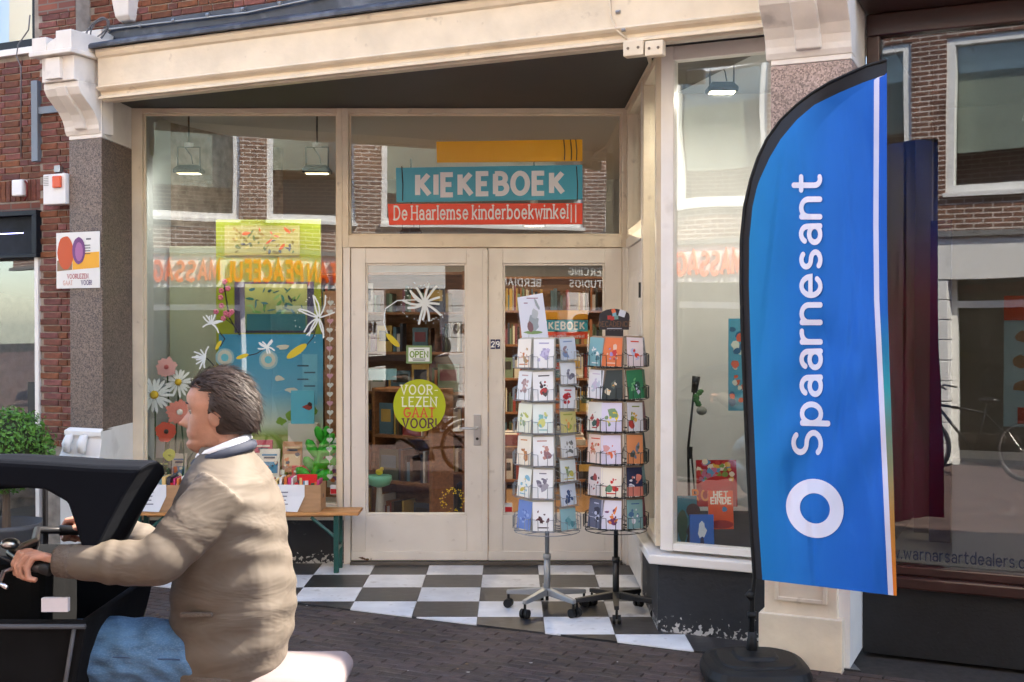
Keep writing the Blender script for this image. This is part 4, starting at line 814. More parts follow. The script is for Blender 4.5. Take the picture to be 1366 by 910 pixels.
def seed_head(ctr, r, rays, stalk, seedp, parent_obj, label, ymap, a0=0, a1=360, dots=0, stalkm=None, w_=.011):
    t = thing('painted_seed', label, 'window painting', ymap(*ctr), 'dandelion seeds painted on the panes'); c0 = ymap(*ctr)
    c = MB()
    for k in range(rays):
        an = R(a0 + (a1 - a0) * k / rays + rnd.uniform(-6, 6)); L_ = r * rnd.uniform(.75, 1.15); cu = rnd.uniform(-.5, .5)
        pts = [(math.cos(an + cu * f) * L_ * f, math.sin(an + cu * f) * L_ * f) for f in (.08, .35, .65, 1)]
        ribbon(c, pts, w_, lambda x, z, kk: c0 + Vector((x, -.0005 - kk * .0001, z)), 0, True, k)
    for k in range(dots):
        an = rnd.uniform(0, 6.28); L_ = r * rnd.uniform(.9, 1.25); blob(c, c0 + Vector((math.cos(an) * L_, 0, math.sin(an) * L_)), XA, ZA, NA, .004, 0, 6, 0, .0008)
    c.build('seed_rays', CHALK, t, fix=False)['kind'] = 'stuff'
    c = MB(); sp = [ymap(*p) - c0 for p in stalk]; ribbon(c, [(p.x, p.z) for p in sp], .008, lambda x, z, kk: c0 + Vector((x, -.0003, z)), 0, True, 0); c.build('seed_stalk', stalkm or plain(30, 34, 40), t, fix=False)
    c = MB(); s0, s1 = [ymap(*p) - c0 for p in seedp]; m_ = (s0 + s1) / 2; u_ = (s1 - s0); L_ = u_.length; u_.normalize(); v_ = Vector((-u_.z, 0, u_.x))
    c.poly([c0 + m_ + u_ * (L_ * .55 * math.cos(a)) + v_ * (L_ * .17 * math.sin(a)) + Vector((0, -.004, 0)) for a in [2 * math.pi * k / 16 for k in range(16)]]); c.build('seed_pod', BAN, t, fix=False)
YS = YW - .001
mw = lambda px, py: P(px, py, YS)
seed_head((425, 424), .15, 11, [(425, 424), (418, 450), (405, 465)], ((408, 460), (384, 477)), None, 'white dandelion seed painted at the upper right of the display pane', mw, 20, 340, 24)
seed_head((282, 432), .075, 10, [(290, 440), (300, 452), (294, 462)], ((295, 455), (288, 466)), None, 'white dandelion seed painted beside the pink blossoms', mw, -20, 200)
seed_head((274, 478), .085, 10, [(276, 478), (284, 486), (288, 496)], ((286, 488), (290, 500)), None, 'white dandelion seed painted above the daisies', mw, 100, 260)
seed_head((356, 463), .06, 9, [(356, 463), (342, 472), (328, 475)], ((331, 473), (316, 478)), None, 'small white dandelion seed painted over the blue poster', mw, -40, 300)
md = lambda px, py: P(px, py, YW - .0195)
seed_head((566, 405), .14, 13, [(556, 400), (530, 401), (514, 412), (512, 430), (517, 446)], ((516, 446), (532, 462)), None, 'white dandelion seed with a yellow pod painted on the left door pane', md, 0, 360, 50, CHALK, .017)
# yellow dots ring low on the left door pane
t = thing('painted_dots', 'ring of small yellow dots painted low on the left door pane', 'window painting', md(604, 668))
c = MB()
for k in range(70):
    an = rnd.uniform(0, 6.28); r = rnd.uniform(.055, .1); 
    q = md(604, 668) + Vector((math.cos(an) * r, 0, math.sin(an) * r)); blob(c, q, XA, ZA, NA, rnd.uniform(.003, .006), 0, 6, .2, .0005)
o = c.build('dots', plain(225, 195, 40), t, fix=False); o['kind'] = 'stuff'
# round sticker
q = md(559.5, 541); t = thing('round_sticker', 'round lime green sticker reading voorlezen gaat voor on the left door', 'sticker', q); rr = 35 / FPX * 8.68
c = MB(); c.prism([q + Vector((math.cos(a) * rr, 0, math.sin(a) * rr)) for a in [2 * math.pi * k / 48 for k in range(48)]], (0, -.001, 0)); c.build('sticker_disc', plain(178, 190, 20, .4), t)
fr = q + Vector((0, -.0012, 0)); sz = .066
c = MB(); text(c, 'VOOR-', sz, fr + ZA * .085, XA, ZA, NA, th=.15, serif=.13, gap=.16); text(c, 'LEZEN', sz, fr + ZA * -.005, XA, ZA, NA, th=.15, serif=.13, gap=.16); c.build('sticker_white_words', plain(235, 238, 215), t, fix=False)
c = MB(); text(c, 'GAAT', sz, fr + ZA * -.085, XA, ZA, NA, th=.17, serif=.12, gap=.12); c.build('sticker_orange_word', plain(215, 90, 60), t, fix=False)
c = MB(); text(c, 'VOOR!', sz, fr + ZA * -.165 + ZA * .0, XA, ZA, NA, th=.17, serif=.12, gap=.12); c.build('sticker_purple_word', plain(90, 50, 70), t, fix=False)
# OPEN sign
q = md(559, 473); t = thing('open_sign', 'small green-edged white open sign on the left door pane', 'sign', q)
c = MB(); c.box(q.x - .095, q.x + .095, q.y - .004, q.y - .0005, q.z - .067, q.z + .067); c.build('sign_border', plain(120, 145, 95), t)
c = MB(); c.box(q.x - .078, q.x + .078, q.y - .0055, q.y - .0045, q.z - .052, q.z + .052); c.build('sign_face', plain(225, 230, 225), t)
c = MB(); text(c, 'OPEN', .042, q + Vector((0, -.0056, -.02)), XA, ZA, NA, th=.2, gap=.08); c.build('sign_word', plain(110, 150, 30), t, fix=False)
c = MB()
for z, x in ((.036, .04), (-.033, .05), (-.043, .045)): rect(c, q + Vector((0, -.0056, z)), XA, ZA, NA, -x, x, -.0025, .0025, 0)
c.build('sign_small_print', plain(70, 80, 70), t, fix=False)
# little red and white stickers in the corners of the panes
for px, py, yy, lb in ((446, 655, YW - .0005, 'tiny red and white sticker in the lower right corner of the display pane'), (678, 679, YW - .019, 'tiny red and white sticker in the lower left corner of the right door pane')):
    q = P(px, py, yy); t = thing('corner_sticker', lb, 'sticker', q); c = MB(); c.box(q.x - .03, q.x + .03, q.y - .001, q.y, q.z - .025, q.z + .045); c.build('sticker_sheet', plain(215, 215, 215), t)
    c = MB(); rect(c, q + Vector((0, -.001, 0)), XA, ZA, NA, -.028, .028, -.022, .015, 0); c.build('sticker_red', plain(190, 30, 35), t, fix=False)
# rust-brown wear at the foot of the left door
c = MB(); g_ = random.Random(9)
for k in range(9): blob(c, (X(474) + g_.uniform(0, .16), YW - .0615, .045 + g_.uniform(-.012, .012)), XA, ZA, NA, g_.uniform(.006, .022), 0, 9, .4, .0012 + k * .0001, g_.uniform(.003, .008), g_)
c.build('worn_paint', mat('worn_wood', (.12, .06, .03), .9), dl, fix=False)
# small card and porcelain bits low in the left door pane
for px0, py0, px1, py1, col, lb in ((489, 492, 529, 507, (120, 160, 165), 'pale teal card strip stuck inside the left edge of the left door pane'),):
    a, e = P(px0, py0, YW + .03), P(px1, py1, YW + .03); c = MB(); c.box(a.x, e.x, a.y, a.y + .003, e.z, a.z); tag(c.build('card_strip', plain(*col)), lb, 'card')
q = P(506, 640, 9.2); t = thing('cake_stand', 'mint green toy dish with a yellow bird inside the left door', 'toy', q)
c = MB(); c.lathe([(.02, -.06), (.08, -.04), (.1, 0), (.1, .03), (.09, .035), (.01, .03)], q, 20); c.build('dish', plain(120, 200, 175, .3), t, True)
c = MB(); c.ell(q + Vector((.0, 0, .06)), (.03, .02, .025), 10, 7); c.ell(q + Vector((.02, 0, .085)), (.016, .016, .016), 8, 6); c.build('bird', plain(225, 200, 40), t, True)
c = MB(); c.tube([q + Vector((0, 0, -.06)), (q.x, q.y, 0)], [.02, .05], 10); c.build('dish_post', plain(200, 200, 200), t)

# ------------------------------------------------------------------ the sign in the transom window
yS = YW - .009
def board(px0, py0, px1, py1, col, nm, lb, skew=(0, 0, 0, 0)):
    pts = [P(px0 + skew[0], py0, yS), P(px1, py0 + skew[1], yS), P(px1, py1 + skew[2], yS), P(px0 + skew[3], py1, yS)]
    t = thing(nm, lb, 'sign', (pts[0] + pts[2]) / 2, 'stacked shop sign boards in the transom window'); c = MB(); c.prism(pts, (0, .008, 0)); c.build('board', col, t); return t
t1 = board(582, 189, 777, 217, plain(240, 172, 10, .3), 'sign_board', 'plain yellow board shaped as a book spine on top of the sign', (0, -3, -2, 1))
t2 = board(528, 224, 777, 270, plain(64, 162, 184, .3), 'sign_board', 'teal board with white hand-cut capitals in the middle of the sign', (0, -4, -4, 1))
t3 = board(517, 272, 777, 300, plain(236, 66, 20, .3), 'sign_board', 'red board with a white serif line at the bottom of the sign', (0, -1, -1, 2))
c = MB(); tp = P(553, 261, yS - .001); te = P(755, 258, yS - .001); st, wd = strokes('KIEKEBOEK', .25, .09)
hgt = P(0, 232, yS).z - P(0, 261, yS).z
text(c, 'KIEKEBOEK', hgt * .93, (tp + te) / 2 + ZA * hgt * .02, ((te - tp).normalized()), ZA, NA, th=.25, gap=.075, cap=False, jit=.018, squeeze=(te - tp).length * .96 / (strokes('KIEKEBOEK', .25, .075)[1] * hgt * .93))
c.build('capital_letters', plain(232, 228, 226, .5), t2, fix=False)
c = MB(); tp, te = P(526, 293, yS - .001), P(757, 291, yS - .001); s_ = .098
text(c, 'De Haarlemse kinderboekwinkel', s_, (tp + te) / 2, (te - tp).normalized(), ZA, NA, th=.15, gap=.13, serif=.1, space=.28, squeeze=(te - tp).length / (strokes('De Haarlemse kinderboekwinkel', .15, .13, .1, .28)[1] * s_)); c.build('serif_letters', plain(240, 230, 225, .5), t3, fix=False)
DKL = plain(40, 34, 28)
for tt, xs, y0, y1 in ((t1, (752, 761, 768), 187, 216), (t2, (536, 769), 223, 270)):
    c = MB()
    for x in xs: ribbon(c, [(P(x, y0 - 1, yS).x, P(x, y0 - 1, yS).z), (P(x + 1.5, (y0 + y1) / 2, yS).x, P(x, (y0 + y1) / 2, yS).z), (P(x + 1, y1 - 2, yS).x, P(x + 1, y1 - 2, yS).z)], .008, lambda a, b, k: Vector((a, yS - .001, b)), 0, False)
    c.build('spine_lines', DKL, tt, fix=False)
c = MB()
for x in (762, 768): ribbon(c, [(P(x, 273, yS).x, P(x, 273, yS).z), (P(x, 297, yS).x, P(x, 297, yS).z)], .009, lambda a, b, k: Vector((a, yS - .001, b)), 0, False)
c.build('spine_lines', plain(240, 225, 220), t3, fix=False)
# the same sign once more, small, inside the right door pane
yS = YW + .02
for (px0, py0, px1, py1, col, lb, tx) in ((727, 414, 784, 426, (222, 150, 8), 'small yellow sign board inside the right door pane', None), (727, 427, 784, 442, (64, 158, 178), 'small teal sign board inside the right door pane', 'KIEKEBOEK'), (720, 443, 784, 452, (228, 62, 22), 'small red sign board inside the right door pane', 'De Haarlemse kinderboekwinkel')):
    a, e = P(px0 - 18, py0, yS), P(px1, py1, yS); t = thing('small_sign_board', lb, 'sign', (a + e) / 2, 'small copy of the shop sign'); c = MB(); c.box(a.x, e.x, yS, yS + .004, e.z, a.z); c.build('board', plain(*col, .35), t)
    if tx:
        h = (a.z - e.z) * (.62 if tx[0] == 'K' else .5); w0 = strokes(tx, .22 if tx[0] == 'K' else .12, .1)[1] * h
        c = MB(); text(c, tx, h, Vector(((a.x + e.x) / 2, yS - .0005, e.z + h * .3)), XA, ZA, NA, th=.22 if tx[0] == 'K' else .12, gap=.1, cap=False, squeeze=(e.x - a.x) * .88 / w0); c.build('letters', plain(235, 230, 226), t, fix=False)

# ------------------------------------------------------------------ bay window display
def stood(px0, py0, px1, py1, y, th, mats, label, lean=.12, name='picture_book'):
    a, e = P(px0, py0, y), P(px1, py1, y); zb = e.z
    t = thing(name, label, 'book', ((a.x + e.x) / 2, y, zb), 'picture books in the bay window'); dz = a.z - zb
    M = Matrix.Translation(((a.x + e.x) / 2, y, zb)) @ Matrix.Rotation(-R(9), 4, 'X'); hw = (e.x - a.x) / 2
    c = MB(M); c.box(-hw, hw, 0, th, 0, dz); c.build('cover', mats, t, bevel=.002); return t, M, hw, dz
g_ = random.Random(11)
t, M, hw, dz = stood(930, 614, 984, 676, 7.05, .02, plain(170, 20, 25, .3), 'large red picture book with a crowd of coloured spots in the bay window')
c = MB(M)
for k in range(60): blob(c, (g_.uniform(-.9, .9) * hw, 0, dz * g_.uniform(.55, .96)), (1, 0, 0), (0, 0, 1), (0, -1, 0), g_.uniform(.008, .02), k % 6, 8, .3, .001 + k * .00004, None, g_)
blob(c, (0, 0, dz * .45), (1, 0, 0), (0, 0, 1), (0, -1, 0), hw * .75, 6, 16, .08, .004, dz * .2)
c.build('printed_crowd', [plain(*q) for q in ((200, 60, 50), (220, 170, 60), (90, 150, 190), (230, 215, 190), (120, 150, 70), (190, 110, 140), (185, 22, 28))], t, fix=False)
c = MB(M); text(c, 'ROO', .06, (-hw * .55, -.002, dz * .14), (1, 0, 0), (0, 0, 1), (0, -1, 0), th=.2); c.build('cover_letters', plain(225, 130, 50), t, fix=False)
t, M, hw, dz = stood(946, 655, 979, 706, 6.95, .02, plain(222, 80, 22, .3), 'orange picture book in front of the large red one')
c = MB(M); text(c, 'HET', .035, (0, -.001, dz * .82), (1, 0, 0), (0, 0, 1), (0, -1, 0), th=.25, gap=.08); text(c, 'EINDE', .035, (0, -.001, dz * .66), (1, 0, 0), (0, 0, 1), (0, -1, 0), th=.25, gap=.05); blob(c, (.02, 0, dz * .52), (1, 0, 0), (0, 0, 1), (0, -1, 0), .015, 1, 10, .2, .002); blob(c, (0, 0, dz * .12), (1, 0, 0), (0, 0, 1), (0, -1, 0), hw * .97, 2, 16, .02, .0015, dz * .11); c.build('cover_print', [plain(235, 225, 210), plain(90, 150, 190), plain(150, 25, 20)], t, fix=False)
t, M, hw, dz = stood(905, 662, 931, 728, 6.98, .02, plain(20, 120, 140, .3), 'teal picture book with a brown moon in the bay corner')
c = MB(M); blob(c, (.035, 0, dz * .7), (1, 0, 0), (0, 0, 1), (0, -1, 0), .042, 0, 20, .02, .002); blob(c, (-.03, 0, dz * .35), (1, 0, 0), (0, 0, 1), (0, -1, 0), .035, 1, 12, .3, .001, .09); blob(c, (.02, 0, dz * .2), (1, 0, 0), (0, 0, 1), (0, -1, 0), .03, 2, 12, .3, .003, .06); c.build('cover_print', [plain(60, 35, 35), plain(30, 80, 50), plain(25, 30, 40)], t, fix=False)
t, M, hw, dz = stood(921, 687, 953, 733, 6.86, .02, plain(30, 100, 190, .3), 'small blue picture book with white figure at the front of the bay')
c = MB(M); blob(c, (0, 0, dz * .55), (1, 0, 0), (0, 0, 1), (0, -1, 0), .025, 0, 12, .3, .001, .045); blob(c, (0, 0, dz * .2), (1, 0, 0), (0, 0, 1), (0, -1, 0), .012, 1, 8, .3, .002, .035); c.build('cover_print', [plain(215, 225, 235), plain(20, 40, 80)], t, fix=False)
# black lamp stand with a jointed arm
y = 7.7; t = thing('lamp_stand', 'thin black jointed lamp stand behind the books in the bay', 'lamp', (*P(920, 680, y).xy, .46))
c = MB(); q = P(920, 676, y); c.tube([(q.x, y, .46), P(918, 598, y), P(926, 520, y)], [.009, .009, .007], 7); c.tube([(q.x + .05, y, .46), P(922, 600, y)], .006, 6); c.build('stand_pole', BLACK, t, True)
c = MB(); c.tube([P(926, 524, y), P(929, 502, y)], [.02, .028], 10); c.build('lamp_head', BLACK, t, True); c = MB(); c.tube([P(920, 612, y), P(921, 596, y)], .016, 8); c.build('joint', BLACK, t)
t = thing('hanging_plant', 'small green toy plant hanging on the black lamp stand', 'plant', P(935, 545, y))
for k in range(7): c = MB(); q = P(932 + rnd.uniform(-4, 5), 522 + k * 3, y - .02); c.ell(q, (.022, .01, .014), 7, 5); c.build('leaf', plain(50, 110, 50), t, True)
c = MB(); c.ell(P(936, 548, y - .02), (.035, .03, .03), 10, 7); c.build('pot', plain(130, 130, 120), t, True)
# tall colourful strip poster at the right of the bay, behind the flag
a, e = P(972, 425, 7.9), P(996, 548, 7.9); c = MB(); c.box(a.x, e.x + .05, 7.9, 7.91, e.z, a.z, 0)
for k in range(24): blob(c, (g_.uniform(a.x + .02, e.x), 7.9, g_.uniform(e.z + .02, a.z - .02)), XA, ZA, NA, g_.uniform(.012, .03), 1 + k % 3, 8, .3, .001 + k * .0001, None, g_)
tag(c.build('strip_poster', [plain(70, 150, 180), plain(200, 210, 200), plain(200, 90, 60), plain(30, 90, 130)], fix=False), 'tall teal picture strip on the bay wall beside the flag', 'poster')

# ------------------------------------------------------------------ gallery display
WP = mat('plinth_white', (.6, .57, .53), .6, vary=.03)
def gbox(s0, s1, d0, d1, z0, z1, m, nm, lb, cat):
    c = MB(FAC); c.box(s0, s1, d0, d1, z0, z1); return tag(c.build(nm, m, None, bevel=.003), lb, cat)
gbox(2.18, 2.60, .9, 1.35, .461, 1.02, WP, 'display_plinth', 'pale square display plinth in the gallery window, nearest the flag', 'plinth')
gbox(2.62, 3.3, .86, 1.4, .461, .98, WP, 'display_plinth', 'wider pale display plinth at the right of the gallery window', 'plinth')
gbox(2.02, 2.14, 1.3, 1.36, .461, 2.4, mat('blue_panel', (.015, .03, .1), .5), 'standing_panel', 'tall narrow dark blue panel inside the gallery window', 'panel')
c = MB(FAC); c.box(1.9, 2.0, 1.6, 1.7, .46, 3.4); struct(c.build('gallery_column', GI))
t = thing('price_poster', 'pale poster with an orange header and six small pictures in the gallery', 'poster', FW(2.6, 1.6, 1.2))
c = MB(FAC); c.box(2.42, 2.86, 1.6, 1.62, 1.15, 1.95); c.build('sheet', plain(165, 190, 190), t)
c = MB(FAC); c.box(2.42, 2.86, 1.594, 1.599, 1.80, 1.95); c.box(2.5, 2.8, 1.594, 1.599, 1.17, 1.27); c.build('header', plain(190, 75, 40), t)
for k in range(6): c = MB(FAC); blob(c, (2.53 + .2 * (k % 2), 1.6, 1.7 - .15 * (k // 2)), (1, 0, 0), (0, 0, 1), (0, -1, 0), .055, 0, 10, .3, .003, .035); c.build('small_picture', plain(150, 110, 60), t, fix=False)

# ================================================================== THINGS ON THE FRONT
# alarm box, sensor, conduits, junction boxes, cable coil
def fbox(c, px0, py0, px1, py1, d0, d1, mi=0):
    (s0, z1), (s1, z0) = FP(px0, py0, d0), FP(px1, py1, d0); c.box(s0, s1, d0, d1, z0, z1, mi); return s0, s1, z0, z1
t = thing('alarm_box', 'white alarm box with an orange lens on the brick strip by the left pier', 'alarm', FW(-3.8, .0, 2.7))
c = MB(FAC); s0, s1, z0, z1 = fbox(c, 57, 233, 87, 272, -.03, .06); c.build('case', mat('alarm_white', (.74, .72, .7), .4, vary=.05), t, bevel=.008)
c = MB(FAC); fbox(c, 69, 235, 80, 250, -.05, -.031); c.build('lens', plain(215, 80, 30, .25), t, bevel=.006)
for k in range(6): c = MB(FAC); z = z1 - .02 - k * .012; c.box(s0 + .01, s0 + .055, -.032, -.0295, z, z + .004); c.build('vent_slot', plain(120, 115, 110), t)
c = MB(FAC); fbox(c, 72, 221, 80, 229, .03, .06); c.tube([((s0 + s1) / 2, .05, z1), ((s0 + s1) / 2 + .01, .05, z1 + .02)], .008, 6); c.build('cable_box', GREYM, t)
t = thing('motion_sensor', 'small white sensor with red leads under the soldier course', 'sensor', FW(-4.1, .0, 2.6))
c = MB(FAC); s0, s1, z0, z1 = fbox(c, 15, 240, 29, 261, .03, .09); c.build('case', WHITE, t, bevel=.01)
c = MB(FAC); c.tube([(s1, .06, z1 - .01), (s1 + .03, .05, z1 - .03), (s1 + .02, .06, z0), (s1 - .02, .07, z0 - .03)], .007, 6); c.build('lead', plain(120, 30, 30), t, True)
def pipe(name, pts, r, m, label, cat, clips=0, d=.04):
    t = thing(name, label, cat, FW(*[(FP(*pts[0], d)[0]), d, FP(*pts[0], d)[1]])); P3 = [FW(FP(x, y, d)[0], d, FP(x, y, d)[1]) for x, y in pts]
    c = MB(); c.tube(P3, r, 7); c.build('tube', m, t, True)
    for k in range(clips):
        f = (k + .5) / clips; q = P3[0].lerp(P3[-1], f); c = MB(); c.tube([q + SA * -.012, q + SA * .012], r * 1.7, 8); c.build('clip', GREYM, t)
pipe('conduit_pipe', [(42, 58), (138, 40), (330, 17), (450, -8)], .008, GREYM, 'thin grey conduit clipped along the brickwork above the lead roof', 'pipe', 9, .17)
t = thing('cable_channel', 'blue-grey vertical cable channel on the brick joint left of the console', 'pipe', FW(-3.95, .05, 2.8))
c = MB(FAC); fbox(c, 41, 108, 50, 215, .03, .07); c.build('channel', mat('channel_grey', (.16, .19, .23), .45), t, bevel=.003); c = MB(FAC); fbox(c, 50, 143, 82, 149, .04, .06); c.build('branch', MATS['channel_grey'], t)
t = thing('cable_coil', 'loose coil of grey cable lying at the left end of the lead roof', 'cable', FW(*[FP(130, 40, -.02)[0], -.02, FP(130, 40, -.02)[1]]))
ctr = FW(FP(129, 40, -.03)[0], -.03, FP(129, 40, -.03)[1])
for k in range(3):
    c = MB(); c.tube([ctr + SA * (.085 * math.cos(a) + .01 * k) + ZA * (.05 * math.sin(a) + .05 * math.cos(a)) + SN * (-.03 * math.cos(a + k)) for a in [2 * math.pi * j / 20 for j in range(21)]], .005, 6); c.build('cable_loop', mat('grey_cable', (.12, .12, .13), .5), t, True)
pipe('wall_cable', [(28, 210), (28, 90), (22, 75), (24, 60), (38, 40), (40, 20)], .005, MATS['grey_cable'], 'thin dark cable running up the left brick wall', 'cable', 0, .06)
pipe('beam_cable', [(813, -20), (814, 20), (822, 40), (836, 52)], .006, CREAM, 'cream painted cable running down the fascia beam', 'cable', 3, -.065)
for (px0, px1, lb) in ((831, 858, 'left of two cream junction boxes under the beam at the bay corner'), (860, 884, 'right of two cream junction boxes under the beam at the bay corner')):
    c = MB(FAC); d0 = -.075
    (s0, z1), (s1, z0) = FP(px0, 55, d0), FP(px1, 73, d0); t = thing('junction_box', lb, 'junction box', FW((s0 + s1) / 2, 0, z0), 'junction boxes under the beam')
    c.box(s0, s1, d0, -.015, z0, z1); c.build('case', CREAM, t, bevel=.006)
    c = MB(FAC)
    for f in (.25, .75): c.tube([((s0 * (1 - f) + s1 * f), d0 - .003, (z0 + z1) / 2), ((s0 * (1 - f) + s1 * f), d0 + .005, (z0 + z1) / 2)], .008, 8)
    c.build('knockout', plain(110, 95, 80), t)
t = thing('porch_cable', 'pair of cream cables running back along the edge of the porch ceiling', 'cable', Vector((.86, 7.6, 3.36)))
for k in range(2): c = MB(); c.tube([FW(.62, .0, 3.33), FW(.62, .1, 3.355 - .02 * k), Vector((.845 - .012 * k, 7.1, 3.355)), Vector((.845 - .012 * k, 8.62, 3.36))], .008, 6); c.build('cable', CREAM, t, True)
t = thing('stone_corbel', 'small white stone corbel set in the brickwork above the lead roof', 'corbel', FW(*[FP(162, 25, .12)[0], .12, FP(162, 25, .12)[1]]))
(s0, zt), (s1, zb) = FP(150, -5, .12), FP(174, 25, .12); c = MB(FAC); c.loft([[(s0 + e, .12 + f, z), (s1 - e, .12 + f, z), (s1 - e, .25, z), (s0 + e, .25, z)] for e, f, z in ((.03, .03, zb), (.02, 0, zb + .03), (0, -.02, zt), (0, -.02, zt + .15))]); c.build('corbel_block', STONEW, t, bevel=.008)

# poster on the left pier
d = -.012
(s0, zt), (s1, zb) = FP(75, 311, d), FP(133, 384, d); t = thing('wall_poster', 'small white poster with orange and purple shapes fixed to the left pier', 'poster', FW((s0 + s1) / 2, d, zb))
c = MB(FAC); c.box(s0, s1, d, d + .006, zb, zt); c.build('panel', plain(222, 220, 215, .4), t)
W_, H_ = s1 - s0, zt - zb
def pf(x, y): return (s0 + W_ * x, d, zb + H_ * y)
c = MB(FAC); ex, ez, en = (1, 0, 0), (0, 0, 1), (0, -1, 0)
c.poly([(*pf(.38, .33)[:1], d - .001, pf(0, .33)[2]), (pf(1, 0)[0] - .002, d - .001, pf(0, .36)[2]), (pf(1, 0)[0] - .002, d - .001, pf(0, .64)[2]), (pf(.38, 0)[0], d - .001, pf(0, .62)[2])], 0)
c.poly([(pf(.02, 0)[0], d - .001, pf(0, .31)[2]), (pf(.37, 0)[0], d - .001, pf(0, .33)[2]), (pf(.37, 0)[0], d - .001, pf(0, .55)[2]), (pf(.02, 0)[0], d - .001, pf(0, .5)[2])], 4)
blob(c, pf(.22, .64), ex, ez, en, W_ * .19, 1, 20, .03, .002, H_ * .3); blob(c, pf(.53, .67), ex, ez, en, W_ * .15, 2, 20, .03, .003, H_ * .24); blob(c, pf(.54, .65), ex, ez, en, W_ * .09, 3, 20, .03, .004, H_ * .17)
for k in range(4): rect(c, pf(.72, .76 - k * .05), ex, ez, en, -.03, .03, -.003, .003, 5, .0015)
rect(c, pf(.76, .87), ex, ez, en, -.025, .02, -.005, .005, 5, .0015)
c.build('printed_shapes', [plain(232, 168, 40), plain(196, 82, 34), plain(112, 62, 120), plain(165, 100, 150), plain(140, 110, 80), plain(60, 60, 70)], t, fix=False)
c = MB(FAC); text(c, 'VOORLEZEN', .030, pf(.5, .175), ex, ez, en, th=.17, gap=.1, serif=.1, squeeze=.9); c.build('upper_words', plain(170, 70, 80), t, fix=False)
c = MB(FAC); text(c, 'GAAT', .030, pf(.27, .06), ex, ez, en, th=.15, gap=.1, serif=.1, squeeze=.9); c.build('lower_word', plain(200, 140, 120), t, fix=False)
c = MB(FAC); text(c, 'VOOR!', .030, pf(.7, .06), ex, ez, en, th=.17, gap=.1, serif=.1, squeeze=.9); c.build('last_word', plain(80, 60, 110), t, fix=False)

# box shrub in a pot at the neighbour's front
LEAFM = mat('box_leaf', (.075, .2, .018), .5, vary=.4, vscale=20)
q = P(8, 600, 7.75); t = thing('box_shrub', 'round bright green box shrub in front of the neighbouring brick wall', 'shrub', (q.x, q.y, 0))
c = MB(); g_ = random.Random(5)
for k in range(4200):
    v = Vector((g_.gauss(0, 1), g_.gauss(0, 1), g_.gauss(0, 1))).normalized(); rr = .31 * (g_.uniform(.55, 1.0) ** .35) * (1 + .16 * noise.noise(v * 3) + .14 * noise.noise(v * 8))
    p = q + Vector((v.x * rr, v.y * rr, v.z * rr * .9 + .0)); n_ = (v + Vector((g_.gauss(0, .6), g_.gauss(0, .6), g_.gauss(0, .6)))).normalized(); a1 = n_.orthogonal().normalized(); b1 = n_.cross(a1); an = g_.uniform(0, 6.28); u1 = a1 * math.cos(an) + b1 * math.sin(an); v1 = n_.cross(u1); L_ = g_.uniform(.010, .023)
    c.poly([p - u1 * L_, p + v1 * L_ * .45 + n_ * .002, p + u1 * L_, p - v1 * L_ * .45 + n_ * .002])
o = c.build('foliage', LEAFM, t, fix=False); o['kind'] = 'stuff'
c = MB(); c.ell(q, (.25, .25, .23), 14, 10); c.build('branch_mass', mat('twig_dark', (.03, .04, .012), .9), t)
c = MB(); c.tube([(q.x, q.y, .4), (q.x, q.y, q.z - .1)], [.03, .02], 8); c.build('stem', mat('bark', (.1, .07, .05), .9), t)
c = MB(); c.lathe([(.17, 0), (.2, .1), (.24, .42), (.255, .44), (.255, .47), (.23, .47), (.21, .4), (.02, .4)], (q.x, q.y, -.008), 24); c.build('pot', mat('pot_grey', (.06, .06, .065), .6, bump=.2), t, True)

# bench with two boxes of books
BY = 8.42; t = thing('beer_bench', 'folding bench with an orange wooden top and green steel legs under the window', 'bench', (-2.0, BY, 0))
OWD = mat('bench_pine', (.52, .25, .085), .45, vary=.25, vscale=5, stretch=(1, 10, 10), dirt=.3, dscale=9, dcol=(.15, .08, .04))
GST = mat('green_steel', (.012, .075, .062), .4, dirt=.3, dscale=30, dcol=(.2, .2, .18), dthr=.66)
xb0, xb1 = P(160, 680, BY).x, P(481, 680, BY).x
c = MB(); c.box(xb0, xb1, BY - .12, BY + .12, .415, .44); c.build('seat_plank', OWD, t, bevel=.004)
c = MB(); c.box(xb0 + .2, xb1 - .17, BY - .02, BY + .03, .39, .414); c.build('rail', OWD, t)
for x in (P(451, 700, BY).x, P(190, 700, BY).x):
    for yy in (BY - .1, BY + .08):
        c = MB(); c.box(x - .018, x + .018, yy, yy + .03, .0, .414); c.build('leg', GST, t, bevel=.003)
    c = MB(); c.box(x - .015, x + .015, BY - .07, BY + .08, .16, .19); c.build('crossbar', GST, t)
    sg = -1 if x > -2 else 1; c = MB(); c.tube([(x, BY - .085, .25), (x + sg * .18, BY - .085, .40)], .012, 6); c.build('brace', GST, t)
CARD = mat('cardboard', (.42, .24, .12), .8, vary=.1, vscale=9, stretch=(1, 1, 6)); PAP = mat('paper', (.78, .79, .82), .7)
NTH = 'first second third fourth fifth sixth seventh eighth ninth tenth eleventh twelfth thirteenth fourteenth fifteenth sixteenth seventeenth eighteenth nineteenth twentieth twenty-first twenty-second twenty-third twenty-fourth twenty-fifth twenty-sixth twenty-seventh twenty-eighth twenty-ninth thirtieth'.split()
CN = ['magenta', 'white', 'red', 'charcoal', 'sand', 'sky blue', 'pale white', 'dark green', 'orange brown']
